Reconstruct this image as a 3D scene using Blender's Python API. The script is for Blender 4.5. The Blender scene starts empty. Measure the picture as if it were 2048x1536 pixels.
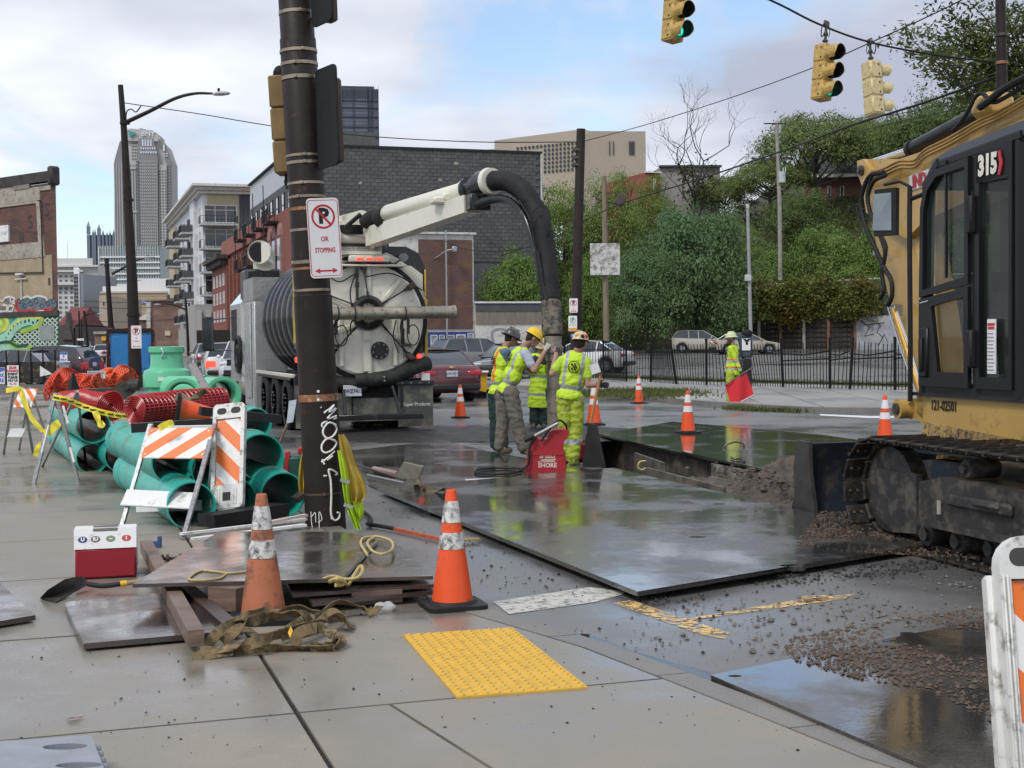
import bpy,bmesh,math,random
from math import sin,cos,pi,radians,atan2,sqrt,atan,hypot
from mathutils import Vector,Matrix,noise
from mathutils.geometry import tessellate_polygon
V=Vector
SC=bpy.context.scene
COL=SC.collection
rnd=random.Random(11)
FPX,HZ,ROLL,EYE=2750.0,682.0,radians(0.6),1.65
cam=bpy.data.objects.new('camera',bpy.data.cameras.new('camera'))
COL.objects.link(cam)
cam.data.sensor_width=36
cam.data.lens=36*FPX/2048
cam.data.clip_start=0.1
cam.data.clip_end=9000
CM=Matrix.Rotation(pi/2-atan((768-HZ)/FPX),3,'X')@Matrix.Rotation(-ROLL,3,'Z')
cam.matrix_world=Matrix.Translation((0,0,EYE))@CM.to_4x4()
SC.camera=cam
SUN_EL,SUN_AZ=radians(50),radians(215)
world=bpy.data.worlds.new('World');SC.world=world;world.use_nodes=True
wn,wl=world.node_tree.nodes,world.node_tree.links
wn.clear()
def wnode(t,**k):
 n=wn.new(t)
 for a,b in k.items():setattr(n,a,b)
 return n
sky=wnode('ShaderNodeTexSky',sky_type='NISHITA',sun_disc=False,sun_elevation=SUN_EL,sun_rotation=SUN_AZ)
sky.air_density=1.0;sky.dust_density=0.6;sky.ozone_density=1.6
tcw=wnode('ShaderNodeTexCoord')
sepw=wnode('ShaderNodeSeparateXYZ');wl.new(tcw.outputs['Generated'],sepw.inputs[0])
zz=wnode('ShaderNodeMath',operation='ADD');wl.new(sepw.outputs['Z'],zz.inputs[0]);zz.inputs[1].default_value=0.16
dx=wnode('ShaderNodeMath',operation='DIVIDE');wl.new(sepw.outputs['X'],dx.inputs[0]);wl.new(zz.outputs[0],dx.inputs[1])
dy=wnode('ShaderNodeMath',operation='DIVIDE');wl.new(sepw.outputs['Y'],dy.inputs[0]);wl.new(zz.outputs[0],dy.inputs[1])
cmb=wnode('ShaderNodeCombineXYZ');wl.new(dx.outputs[0],cmb.inputs[0]);wl.new(dy.outputs[0],cmb.inputs[1])
mpw=wnode('ShaderNodeMapping');wl.new(cmb.outputs[0],mpw.inputs[0]);mpw.inputs['Location'].default_value=(3.1,0.35,0);mpw.inputs['Scale'].default_value=(1.0,0.62,1)
n1=wnode('ShaderNodeTexNoise');n1.inputs['Scale'].default_value=1.25;n1.inputs['Detail'].default_value=7;n1.inputs['Roughness'].default_value=0.52;n1.inputs['Distortion'].default_value=0.25
wl.new(mpw.outputs[0],n1.inputs['Vector'])
cov=wnode('ShaderNodeValToRGB');cov.color_ramp.elements[0].position=0.36;cov.color_ramp.elements[0].color=(.10,.10,.10,1);cov.color_ramp.elements[1].position=0.48;cov.color_ramp.elements[1].color=(.97,.97,.97,1)
wl.new(n1.outputs['Fac'],cov.inputs[0])
n2=wnode('ShaderNodeTexNoise');n2.inputs['Scale'].default_value=0.8;n2.inputs['Detail'].default_value=5;n2.inputs['Roughness'].default_value=0.5
mp2=wnode('ShaderNodeMapping');wl.new(cmb.outputs[0],mp2.inputs[0]);mp2.inputs['Location'].default_value=(0.9,5.2,0)
wl.new(mp2.outputs[0],n2.inputs['Vector'])
cr=wnode('ShaderNodeValToRGB');cr.color_ramp.elements[0].position=0.38;cr.color_ramp.elements[0].color=(3.5,3.75,4.6,1);cr.color_ramp.elements[1].position=0.60;cr.color_ramp.elements[1].color=(6.9,7.15,7.7,1)
wl.new(n2.outputs['Fac'],cr.inputs[0])
skb=wnode('ShaderNodeMix',data_type='RGBA',blend_type='MULTIPLY');skb.inputs[0].default_value=1.0
wl.new(sky.outputs[0],skb.inputs[6]);skb.inputs[7].default_value=(1.3,1.3,1.3,1)
mxw=wnode('ShaderNodeMix',data_type='RGBA');wl.new(cov.outputs['Color'],mxw.inputs[0]);wl.new(skb.outputs[2],mxw.inputs[6]);wl.new(cr.outputs['Color'],mxw.inputs[7])
bgw=wnode('ShaderNodeBackground');bgw.inputs['Strength'].default_value=0.1;wl.new(mxw.outputs[2],bgw.inputs['Color'])
wo=wnode('ShaderNodeOutputWorld');wl.new(bgw.outputs[0],wo.inputs[0])
sl=bpy.data.lights.new('sun','SUN');sl.energy=1.5;sl.angle=radians(16);sl.color=(1,.96,.9)
so=bpy.data.objects.new('sun',sl);COL.objects.link(so)
sd=V((sin(SUN_AZ)*cos(SUN_EL),cos(SUN_AZ)*cos(SUN_EL),sin(SUN_EL)))
so.rotation_euler=sd.to_track_quat('Z','Y').to_euler();so.location=(0,0,60)
vs=SC.view_settings;vs.view_transform='Standard';vs.look='None';vs.exposure=0.5;vs.gamma=1;vs.use_curve_mapping=False
SC.cycles.max_bounces=6;SC.cycles.diffuse_bounces=2;SC.cycles.glossy_bounces=3;SC.cycles.transmission_bounces=4;SC.cycles.transparent_max_bounces=8
def ray(px,py):return CM@V(((px-1024)/FPX,-(py-768)/FPX,-1))
def G(px,py,z=0.0):
 d=ray(px,py);t=(z-EYE)/d.z
 return V((d.x*t,d.y*t,z))
def A(px,py,Y):
 d=ray(px,py);t=Y/d.y
 return V((d.x*t,Y,EYE+d.z*t))
class Plane:
 """a vertical plane through (x, y) running along angle a (0 = to the right); local x along it, local y behind it"""
 def __init__(s,x,y,a):s.p=V((x,y,0));s.a=a;s.d=V((cos(a),sin(a),0));s.n=V((-sin(a),cos(a),0))
 def at(s,px,py,off=0.0):
  r=ray(px,py);p=s.p+s.n*off;o=V((0,0,EYE))
  t=(p-o).dot(s.n)/r.dot(s.n);q=o+r*t
  return((q-s.p).dot(s.d),q.z)
STR=radians(18)
def S(w,u,z=0.0):return V((w*cos(STR)-u*sin(STR),w*sin(STR)+u*cos(STR),z))
def WU(p):return(p.x*cos(STR)+p.y*sin(STR),-p.x*sin(STR)+p.y*cos(STR))
_m={}
def nt_new(name):
 m=bpy.data.materials.new(name);m.use_nodes=True;nt=m.node_tree
 b=nt.nodes['Principled BSDF'];return m,nt,b
def mixc(nt,fac,a,b,mode='MIX'):
 x=nt.nodes.new('ShaderNodeMix');x.data_type='RGBA';x.blend_type=mode
 for i,v in((0,fac),(6,a),(7,b)):
  if isinstance(v,(int,float)):x.inputs[i].default_value=v
  elif isinstance(v,tuple):x.inputs[i].default_value=v if len(v)==4 else(*v,1)
  else:nt.links.new(v,x.inputs[i])
 return x.outputs[2]
def mth(nt,op,a,b=0.0,c=None,clamp=False):
 x=nt.nodes.new('ShaderNodeMath');x.operation=op;x.use_clamp=clamp
 for i,v in enumerate((a,b)if c is None else(a,b,c)):
  if isinstance(v,(int,float)):x.inputs[i].default_value=v
  else:nt.links.new(v,x.inputs[i])
 return x.outputs[0]
def noi(nt,vec,scale,det=4,rough=.55,st=None):
 if st:
  mp=nt.nodes.new('ShaderNodeMapping');nt.links.new(vec,mp.inputs[0]);mp.inputs['Scale'].default_value=st;vec=mp.outputs[0]
 n=nt.nodes.new('ShaderNodeTexNoise');n.inputs['Scale'].default_value=scale;n.inputs['Detail'].default_value=det;n.inputs['Roughness'].default_value=rough
 nt.links.new(vec,n.inputs['Vector']);return n.outputs['Fac']
def ramp(nt,f,p0,p1,c0=0.0,c1=1.0):
 r=nt.nodes.new('ShaderNodeMapRange');nt.links.new(f,r.inputs[0])
 for i,v in((1,p0),(2,p1),(3,c0),(4,c1)):r.inputs[i].default_value=v
 return r.outputs[0]
def bump(nt,b,h,st,dist=.01,prev=None):
 n=nt.nodes.new('ShaderNodeBump');n.inputs['Strength'].default_value=st;n.inputs['Distance'].default_value=dist
 nt.links.new(h,n.inputs['Height'])
 if prev is not None:nt.links.new(prev,n.inputs['Normal'])
 nt.links.new(n.outputs[0],b.inputs['Normal']);return n.outputs[0]
def oc(nt,kind='Object'):
 t=nt.nodes.new('ShaderNodeTexCoord');return t.outputs[kind]
def M(name,col,rough=.6,metal=0.0,var=.18,scale=3.0,bmp=.0,bs=40.0,dirt=None,da=.0,coat=0.0,em=0.0,rv=.0,alpha=None,trans=0.0,st=None,col2=None):
 """painted / plain surface: base colour with soft variation, optional dirt patches, optional bump"""
 if name in _m:return _m[name]
 m,nt,b=nt_new(name);L=nt.links
 vec=oc(nt)
 n=noi(nt,vec,scale,5,.6,st)
 c=tuple(col)
 lo=tuple(x*(1-var)for x in c);hi=tuple(min(1,x*(1+var))for x in(col2 or c))
 o=mixc(nt,ramp(nt,n,.3,.7),lo,hi)
 if dirt:
  d=noi(nt,vec,scale*2.3,6,.7)
  k=ramp(nt,d,.62-.35*da,.72-.25*da)
  o=mixc(nt,k,o,tuple(dirt))
 L.new(o,b.inputs['Base Color'])
 b.inputs['Metallic'].default_value=metal
 if rv:L.new(ramp(nt,noi(nt,vec,scale*1.7,5,.6),.3,.7,max(.02,rough-rv),min(1,rough+rv)),b.inputs['Roughness'])
 else:b.inputs['Roughness'].default_value=rough
 b.inputs['Coat Weight'].default_value=coat
 if max(c[:3])<.05 and not coat and rough>.3:b.inputs['Specular IOR Level'].default_value=.28
 if bmp:bump(nt,b,noi(nt,vec,bs,4,.6),bmp,.01)
 if em:b.inputs['Emission Color'].default_value=(*c,1);b.inputs['Emission Strength'].default_value=em
 if alpha is not None:b.inputs['Alpha'].default_value=alpha
 if trans:b.inputs['Transmission Weight'].default_value=trans
 _m[name]=m;return m
def stripes(name,ca,cb,kx,kz,period,duty=.5,off=0.0,rough=.35,dirty=.25):
 """flat printed diagonal stripes in the panel's own coordinates"""
 if name in _m:return _m[name]
 m,nt,b=nt_new(name);v=oc(nt);s=nt.nodes.new('ShaderNodeSeparateXYZ');nt.links.new(v,s.inputs[0])
 a=mth(nt,'ADD',mth(nt,'MULTIPLY',s.outputs[0],kx),mth(nt,'MULTIPLY',s.outputs[2],kz))
 f=mth(nt,'FRACT',mth(nt,'DIVIDE',mth(nt,'ADD',a,off+100*period),period))
 g=mth(nt,'GREATER_THAN',f,duty)
 o=mixc(nt,g,ca,cb)
 o=mixc(nt,ramp(nt,noi(nt,v,9,6,.7),.52,.8,0,dirty*2),o,(.22,.2,.18))
 nt.links.new(o,b.inputs['Base Color']);b.inputs['Roughness'].default_value=rough
 bump(nt,b,noi(nt,v,60,2),.08,.004)
 _m[name]=m;return m
def brickm(name,c1,c2,mortar,bw=.22,bh=.075,ms=.012,rough=.85,stain=None,sa=.5,rot=False):
 if name in _m:return _m[name]
 m,nt,b=nt_new(name);v=oc(nt)
 s=nt.nodes.new('ShaderNodeSeparateXYZ');nt.links.new(v,s.inputs[0])
 cx=mth(nt,'ADD',s.outputs[0],s.outputs[1]);cc=nt.nodes.new('ShaderNodeCombineXYZ');nt.links.new(cx,cc.inputs[0]);nt.links.new(s.outputs[2],cc.inputs[1])
 t=nt.nodes.new('ShaderNodeTexBrick');nt.links.new(cc.outputs[0],t.inputs['Vector'])
 t.inputs['Scale'].default_value=1;t.inputs['Brick Width'].default_value=bw;t.inputs['Row Height'].default_value=bh;t.inputs['Mortar Size'].default_value=ms
 t.inputs['Color1'].default_value=(*c1,1);t.inputs['Color2'].default_value=(*c2,1);t.inputs['Mortar'].default_value=(*mortar,1)
 o=t.outputs['Color']
 o=mixc(nt,ramp(nt,noi(nt,v,.9,6,.65),.35,.7,.0,.45),o,tuple(x*.45 for x in c1))
 if stain:o=mixc(nt,ramp(nt,noi(nt,v,.5,5,.7,(1,1,2.5)),.5,.62,0,sa),o,stain)
 nt.links.new(o,b.inputs['Base Color']);b.inputs['Roughness'].default_value=rough
 bump(nt,b,t.outputs['Fac'],-.5,.02)
 _m[name]=m;return m
def wetm(name,dry,wet,wscale,lo,hi,rdry,rwet,spk=0.0,bs=80,bst=.25,metal=0.0,mud=None,mscale=1.2,mlo=.6,mhi=.7,big=.6,spec=.5,ripple=0.0,film=0.0):
 """asphalt, concrete or steel with wet, darker, glossier patches, aggregate speckle and mud"""
 if name in _m:return _m[name]
 m,nt,b=nt_new(name);v=oc(nt);L=nt.links
 w=ramp(nt,noi(nt,v,wscale,6,.62),lo,hi)
 o=mixc(nt,w,dry,wet);oi=nt.nodes.new('ShaderNodeObjectInfo');o=mixc(nt,mth(nt,'MULTIPLY',oi.outputs['Random'],.16),o,tuple(x*.3 for x in dry))
 o=mixc(nt,ramp(nt,noi(nt,v,wscale*4.3,8,.75),.56,.78,0,.45),o,tuple(x*.45 for x in dry))
 o=mixc(nt,ramp(nt,noi(nt,v,big,4,.6),.35,.65,0,.35),o,tuple(x*.6 for x in dry))
 if spk:
  s1=noi(nt,v,bs*1.6,3,.8);o=mixc(nt,ramp(nt,s1,.35,.72,0,1),mixc(nt,spk,o,(0,0,0)),mixc(nt,spk*.6,o,(.45,.44,.42)))
 r=ramp(nt,w,0,1,rdry,rwet)
 if mud:
  k=ramp(nt,noi(nt,v,mscale,7,.72),mlo,mhi);o=mixc(nt,k,o,mud);r=mth(nt,'ADD',r,mth(nt,'MULTIPLY',k,.35),clamp=True)
 L.new(o,b.inputs['Base Color']);L.new(r,b.inputs['Roughness'])
 b.inputs['Metallic'].default_value=metal;b.inputs['Specular IOR Level'].default_value=spec
 if film:L.new(mth(nt,'MULTIPLY',w,film),b.inputs['Coat Weight']);b.inputs['Coat Roughness'].default_value=.10;b.inputs['Coat IOR'].default_value=1.4
 st=mth(nt,'MULTIPLY',mth(nt,'SUBTRACT',1.0,mth(nt,'MULTIPLY',w,.85)),noi(nt,v,bs,4,.7))
 pv=bump(nt,b,st,bst,.006)
 if ripple:pv=bump(nt,b,mixc(nt,.35,noi(nt,v,4,3,.5,(1,2.2,1)),noi(nt,v,28,3,.6)),ripple,.03,pv)
 if film:L.new(pv,b.inputs['Coat Normal'])
 _m[name]=m;return m
def foliage(name,c,c2,rough=.6,vs=.35):
 if name in _m:return _m[name]
 m,nt,b=nt_new(name);v=oc(nt)
 g=nt.nodes.new('ShaderNodeNewGeometry')
 o=mixc(nt,ramp(nt,noi(nt,v,vs,4,.6),.35,.65),c,c2)
 o=mixc(nt,g.outputs['Random Per Island'],mixc(nt,.3,o,(0.01,.02,0.01)),mixc(nt,.25,o,(.2,.24,.05)))
 nt.links.new(o,b.inputs['Base Color']);b.inputs['Roughness'].default_value=rough;b.inputs['Specular IOR Level'].default_value=.35
 tr=nt.nodes.new('ShaderNodeBsdfTranslucent');nt.links.new(o,tr.inputs[0])
 mx=nt.nodes.new('ShaderNodeMixShader');mx.inputs[0].default_value=.3
 nt.links.new(b.outputs[0],mx.inputs[1]);nt.links.new(tr.outputs[0],mx.inputs[2])
 nt.links.new(mx.outputs[0],nt.nodes['Material Output'].inputs[0])
 _m[name]=m;return m
def frame_of(d):
 d=d.normalized();u=V((0,0,1))if abs(d.z)<.95 else V((1,0,0))
 x=d.cross(u).normalized();return x,x.cross(d).normalized()
class B:
 def __init__(s):s.v=[];s.f=[];s.m=[];s.cm=0
 def add(s,vs,fs):
  o=len(s.v);s.v+=[tuple(p)for p in vs];s.f+=[[i+o for i in f]for f in fs];s.m+=[s.cm]*len(fs);return s
 def box(s,c,d,R=None,bev=0.0):
  hx,hy,hz=d[0]/2,d[1]/2,d[2]/2;c=V(c)
  if not bev:
   vs=[V((x*hx,y*hy,z*hz))for x in(-1,1)for y in(-1,1)for z in(-1,1)]
   fs=[(0,1,3,2),(4,6,7,5),(0,4,5,1),(2,3,7,6),(0,2,6,4),(1,5,7,3)]
  else:
   b=min(bev,hx*.9,hy*.9,hz*.9);h=(hx,hy,hz);vs=[];ix={}
   for x in(-1,1):
    for y in(-1,1):
     for z in(-1,1):
      sg=(x,y,z)
      for a in range(3):
       ix[sg,a]=len(vs);vs.append(V([sg[k]*(h[k]if k==a else h[k]-b)for k in range(3)]))
   fs=[]
   for a in range(3):
    p,q=[(1,2),(0,2),(0,1)][a]
    for sa in(-1,1):
     f=[]
     for sp,sq in((-1,-1),(1,-1),(1,1),(-1,1)):
      t=[0,0,0];t[a]=sa;t[p]=sp;t[q]=sq;f.append(ix[tuple(t),a])
     fs.append(f)
    for sp in(-1,1):
     for sq in(-1,1):
      t0=[0,0,0];t0[a]=-1;t0[p]=sp;t0[q]=sq;t1=list(t0);t1[a]=1
      fs.append((ix[tuple(t0),p],ix[tuple(t1),p],ix[tuple(t1),q],ix[tuple(t0),q]))
   for x in(-1,1):
    for y in(-1,1):
     for z in(-1,1):fs.append([ix[(x,y,z),a]for a in range(3)])
  if R is not None:vs=[R@v for v in vs]
  return s.add([v+c for v in vs],fs)
 def tube(s,pts,r,n=10,caps=True,closed=False,sq=False):
  pts=[V(p)for p in pts];k=len(pts);rs=r if isinstance(r,(list,tuple))else[r]*k
  vs=[];x=None
  for i,p in enumerate(pts):
   d=(pts[(i+1)%k]-pts[i-1])if closed else(pts[min(i+1,k-1)]-pts[max(i-1,0)])
   if d.length<1e-9:d=V((0,0,1))
   d.normalize()
   if x is None:x,y=frame_of(d)
   else:
    x=x-d*x.dot(d)
    if x.length<1e-6:x,y=frame_of(d)
    x.normalize();y=x.cross(d).normalized()
   for j in range(n):
    a=2*pi*(j+(.5 if sq else 0))/n;vs.append(p+(x*cos(a)+y*sin(a))*rs[i])
  fs=[]
  for i in range(k if closed else k-1):
   for j in range(n):
    a,b=i*n+j,i*n+(j+1)%n;i2=(i+1)%k
    fs.append((a,b,i2*n+(j+1)%n,i2*n+j))
  if caps and not closed:fs+=[list(range(n))[::-1],[(k-1)*n+j for j in range(n)]]
  return s.add(vs,fs)
 def cyl(s,p0,p1,r0,r1=None,n=16,caps=True):return s.tube([p0,p1],[r0,r0 if r1 is None else r1],n,caps)
 def pipe(s,p0,p1,ro,ri,n=32):
  p0,p1=V(p0),V(p1);x,y=frame_of(p1-p0);vs=[]
  for p,r in((p0,ro),(p1,ro),(p1,ri),(p0,ri)):
   for j in range(n):
    a=2*pi*j/n;vs.append(p+(x*cos(a)+y*sin(a))*r)
  fs=[(k*n+j,k*n+(j+1)%n,((k+1)%4)*n+(j+1)%n,((k+1)%4)*n+j)for k in range(4)for j in range(n)]
  return s.add(vs,fs)
 def lathe(s,prof,n=24,X=None,caps=True,sq=1.0):
  vs=[];X=X or Matrix.Identity(4)
  for r,z in prof:
   for j in range(n):
    a=2*pi*j/n;vs.append(X@V((r*cos(a),r*sin(a)*sq,z)))
  fs=[(i*n+j,i*n+(j+1)%n,(i+1)*n+(j+1)%n,(i+1)*n+j)for i in range(len(prof)-1)for j in range(n)]
  if caps:
   if prof[0][0]>1e-4:fs.append(list(range(n))[::-1])
   if prof[-1][0]>1e-4:fs.append([(len(prof)-1)*n+j for j in range(n)])
  return s.add(vs,fs)
 def poly(s,pts,vec):
  pts=[V(p)for p in pts];vec=V(vec);n=len(pts)
  vs=pts+[p+vec for p in pts]
  return s.add(vs,[list(range(n))[::-1],[n+i for i in range(n)]]+[(i,(i+1)%n,n+(i+1)%n,n+i)for i in range(n)])
 def xz(s,pts,y0,y1):return s.poly([(x,y0,z)for x,z in pts],(0,y1-y0,0))
 def yz(s,pts,x0,x1):return s.poly([(x0,y,z)for y,z in pts],(x1-x0,0,0))
 def xy(s,pts,z0,z1):return s.poly([(x,y,z0)for x,y in pts],(0,0,z1-z0))
 def ring(s,outer,inner,vec):
  """a plate with a hole: two loops of the same count"""
  n=len(outer);vec=V(vec);o=[V(p)for p in outer];i=[V(p)for p in inner]
  vs=o+i+[p+vec for p in o]+[p+vec for p in i];fs=[]
  for k in range(n):
   q=(k+1)%n
   fs+=[(k,q,n+q,n+k),(2*n+k,3*n+k,3*n+q,2*n+q),(k,2*n+k,2*n+q,q),(n+k,n+q,3*n+q,3*n+k)]
  return s.add(vs,fs)
 def holed(s,outer,holes,z0,z1):
  """horizontal plate with polygon holes"""
  loops=[[V((p[0],p[1],0))for p in l]for l in[outer]+holes]
  tri=tessellate_polygon(loops);fl=[p for l in loops for p in l];n=len(fl)
  vs=[V((p.x,p.y,z1))for p in fl];fs=[tuple(t)for t in tri]
  if z0 is not None:
   vs+=[V((p.x,p.y,z0))for p in fl];fs+=[tuple(i+n for i in t)for t in tri];o=0
   for l in loops:
    k=len(l);fs+=[(o+i,o+(i+1)%k,n+o+(i+1)%k,n+o+i)for i in range(k)];o+=k
  return s.add(vs,fs)
 def ball(s,c,r,n=12,m=8,R=None):
  r=r if isinstance(r,(tuple,list))else(r,r,r);c=V(c);vs=[]
  for i in range(1,m):
   t=pi*i/m
   for j in range(n):
    a=2*pi*j/n;p=V((r[0]*sin(t)*cos(a),r[1]*sin(t)*sin(a),r[2]*cos(t)));vs.append(c+(R@p if R else p))
  for z in(1,-1):
   p=V((0,0,z*r[2]));vs.append(c+(R@p if R else p))
  k=(m-1)*n;fs=[(i*n+j,i*n+(j+1)%n,(i+1)*n+(j+1)%n,(i+1)*n+j)for i in range(m-2)for j in range(n)]
  fs+=[(k,(j+1)%n,j)for j in range(n)]+[(k+1,(m-2)*n+j,(m-2)*n+(j+1)%n)for j in range(n)]
  return s.add(vs,fs)
 def torus(s,c,R,r,X=None,n=24,m=8,a0=0,a1=2*pi):
  X=X or Matrix.Identity(3);c=V(c);cl=abs(a1-a0-2*pi)<1e-6;k=n if cl else n+1
  return s.tube([c+X@V((R*cos(a0+(a1-a0)*i/n),R*sin(a0+(a1-a0)*i/n),0))for i in range(k)],r,m,closed=cl)
 def ribbon(s,pts,w,t,up=(0,0,1)):
  """a strap: rectangular section w x t swept along a path"""
  pts=[V(p)for p in pts];k=len(pts);vs=[]
  for i,p in enumerate(pts):
   d=(pts[min(i+1,k-1)]-pts[max(i-1,0)]).normalized()
   u=V(up[i]if isinstance(up,list)else up);side=d.cross(u)
   side=side.normalized()if side.length>1e-5 else V((1,0,0));nn=side.cross(d).normalized()
   for a,b in((-1,-1),(1,-1),(1,1),(-1,1)):vs.append(p+side*a*w/2+nn*b*t/2)
  fs=[(i*4+j,i*4+(j+1)%4,i*4+4+(j+1)%4,i*4+4+j)for i in range(k-1)for j in range(4)]
  fs+=[(0,3,2,1),tuple((k-1)*4+j for j in range(4))]
  return s.add(vs,fs)
 def grid(s,fn,nu,nv,close=False):
  vs=[fn(i/nu,j/nv)for i in range(nu+1)for j in range(nv+1)]
  return s.add(vs,[(i*(nv+1)+j,(i+1)*(nv+1)+j,(i+1)*(nv+1)+j+1,i*(nv+1)+j+1)for i in range(nu)for j in range(nv)])
 def mesh(s,name,mats,ang=38,fix=True):
  me=bpy.data.meshes.new(name);me.from_pydata(s.v,[],s.f)
  for m in(mats if isinstance(mats,(list,tuple))else[mats]):me.materials.append(m)
  if any(s.m):me.polygons.foreach_set('material_index',s.m)
  if fix and len(s.f)<60000:
   bm=bmesh.new();bm.from_mesh(me);bmesh.ops.recalc_face_normals(bm,faces=bm.faces);bm.to_mesh(me);bm.free()
  if ang is None:me.polygons.foreach_set('use_smooth',[False]*len(me.polygons))
  else:
   me.polygons.foreach_set('use_smooth',[True]*len(me.polygons));me.set_sharp_from_angle(angle=radians(ang))
  me.update();return me
 def out(s,name,mats,parent=None,loc=None,rz=None,**k):
  return put(name,s.mesh(name,mats,**k),parent,loc,rz)
def put(name,me,parent=None,loc=None,rz=None):
 o=bpy.data.objects.new(name,me);COL.objects.link(o)
 if parent:o.parent=parent
 if loc is not None:o.location=loc
 if rz is not None:o.rotation_euler=(0,0,rz)if isinstance(rz,(int,float))else rz
 return o
def tag(o,label=None,cat=None,group=None,kind=None):
 for k,v in(('label',label),('category',cat),('group',group),('kind',kind)):
  if v:o[k]=v
 return o
def T(name,label,cat,loc=(0,0,0),rz=0.0,group=None):
 o=bpy.data.objects.new(name,None);COL.objects.link(o);o.empty_display_size=.2
 o.location=loc;o.rotation_euler=(0,0,rz)if isinstance(rz,(int,float))else rz
 return tag(o,label,cat,group)
_kids={}
def kids():
 _kids.clear()
 for o in COL.objects:
  if o.parent:_kids.setdefault(o.parent.name,[]).append(o)
def dup(o,parent=None,fresh=True):
 if fresh:kids()
 c=o.copy();COL.objects.link(c);c.parent=parent
 for ch in _kids.get(o.name,[]):dup(ch,c,False)
 return c
def clone(o,label,loc,rz=None,group=None):
 c=dup(o);c['label']=label;c.location=loc
 if rz is not None:c.rotation_euler=(0,0,rz)if isinstance(rz,(int,float))else rz
 if group:c['group']=group
 return c
TMP=bpy.data.scenes.new('workbench')
def baked(ob):
 """the object's final mesh, evaluated in a scratch scene of its own"""
 TMP.collection.objects.link(ob);vl=TMP.view_layers[0];vl.update();me=bpy.data.meshes.new_from_object(ob.evaluated_get(vl.depsgraph));bpy.data.objects.remove(ob);return me
def text(s,size,mat,name,parent,X,bold=0.0,sx=1.0,ext=.001,align='CENTER'):
 """raised lettering: X places the text (its own x to the right, y up)"""
 cu=bpy.data.curves.new('t','FONT');cu.body=s;cu.size=size;cu.extrude=ext;cu.offset=bold;cu.align_x=align;cu.align_y='CENTER';cu.resolution_u=2
 ob=bpy.data.objects.new('t',cu)
 me=baked(ob);me.materials.clear();me.materials.append(mat)
 me.transform(X@Matrix.Diagonal((sx,1,1,1)))
 return put(name,me,parent)
def XF(o,rx=0,ry=0,rz=0):return Matrix.Translation(o)@Matrix.Rotation(rz,4,'Z')@Matrix.Rotation(ry,4,'Y')@Matrix.Rotation(rx,4,'X')
UPR=radians(90)
def crv(pts,n=8):
 """smooth curve through points (Catmull-Rom)"""
 pts=[V(p)for p in pts];out=[];q=[pts[0]*2-pts[1]]+pts+[pts[-1]*2-pts[-2]]
 for i in range(1,len(q)-2):
  a,b,c,d=q[i-1:i+3]
  for k in range(n):
   t=k/n;out.append(.5*((2*b)+(c-a)*t+(2*a-5*b+4*c-d)*t*t+(3*b-a-3*c+d)*t**3))
 return out+[pts[-1]]
def rrect(w,h,r,n=4):
 o=[]
 for cx,cy,a in((w/2-r,h/2-r,0),(-w/2+r,h/2-r,90),(-w/2+r,-h/2+r,180),(w/2-r,-h/2+r,270)):
  for k in range(n+1):t=radians(a+90*k/n);o.append((cx+r*cos(t),cy+r*sin(t)))
 return o
black=M('black_rubber',(.018,.018,.019),.6,var=.3,bmp=.1)
blackp=M('black_paint',(.02,.02,.022),.38,var=.3,rv=.1)
steel=M('galvanised_steel',(.42,.43,.44),.42,.7,var=.15,scale=12,dirt=(.2,.18,.16),da=.3)
dsteel=M('dark_steel',(.07,.068,.066),.45,.5,var=.4,scale=6,dirt=(.12,.08,.05),da=.4)
chrome=M('chrome',(.75,.76,.78),.15,1.0,var=.05)
white=M('white_paint',(.74,.74,.73),.45,var=.06,dirt=(.4,.38,.35),da=.2)
glassd=M('dark_window_glass',(.035,.045,.055),.06,var=.3,scale=.7,coat=.5)
glassl=M('pale_window_glass',(.30,.34,.37),.08,var=.35,scale=.5)
redl=M('red_lens',(.5,.015,.02),.15,var=.1,coat=.5)
redlit=M('lit_red_lamp',(.9,.05,.03),.3,em=1.6)
# ================================================================ THE SETTING
import numpy as np
asph=wetm('wet_asphalt',(.20,.198,.19),(.095,.097,.10),.35,.38,.62,.5,.16,film=.7,spk=.55,bs=70,bst=.5,mud=(.10,.085,.065),mscale=.8,mlo=.66,mhi=.8,spec=.6)
gmat=M('bare_ground',(.10,.095,.085),.9,var=.3,scale=.3)
slabm=wetm('damp_concrete',(.36,.315,.245),(.165,.146,.117),.42,.42,.60,.55,.14,film=.45,spk=.28,bs=110,bst=.18,mud=(.13,.11,.09),mscale=2.1,mlo=.68,mhi=.82)
slabf=wetm('far_concrete',(.42,.40,.36),(.28,.27,.26),.3,.35,.6,.6,.28,spk=.2,bs=30,bst=.15)
kerbm=wetm('kerb_concrete',(.30,.28,.25),(.18,.17,.16),1.1,.4,.6,.6,.35,spk=.4,bs=90,bst=.3)
soilm=M('wet_soil',(.075,.058,.043),.7,var=.55,scale=5,bmp=.8,bs=25,rv=.25)
EDGE=[(3,3.5),(4.54,3.04),(5.2,2.95),(5.92,2.84),(6.7,2.72),(7.2,2.58),(7.67,2.44),(8.2,2.32),(8.9,2.27),(12,2.27),(400,2.27)]
def edge_w(u):
 for(a,wa),(b,wb)in zip(EDGE,EDGE[1:]):
  if u<=b:return wa+(wb-wa)*(u-a)/(b-a)
 return 2.27
TR=[(6.47,10.9),(6.5,14.5),(6.62,18.3),(6.95,21.0),(8.8,22.2),(8.5,19),(8.05,16),(7.95,10.9)]
trw=[tuple(S(w,u)[:2])for w,u in TR]
b=B();b.holed([(-3000,-60),(3000,-60),(3000,6000),(-3000,6000)],[trw],None,-.04)
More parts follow.
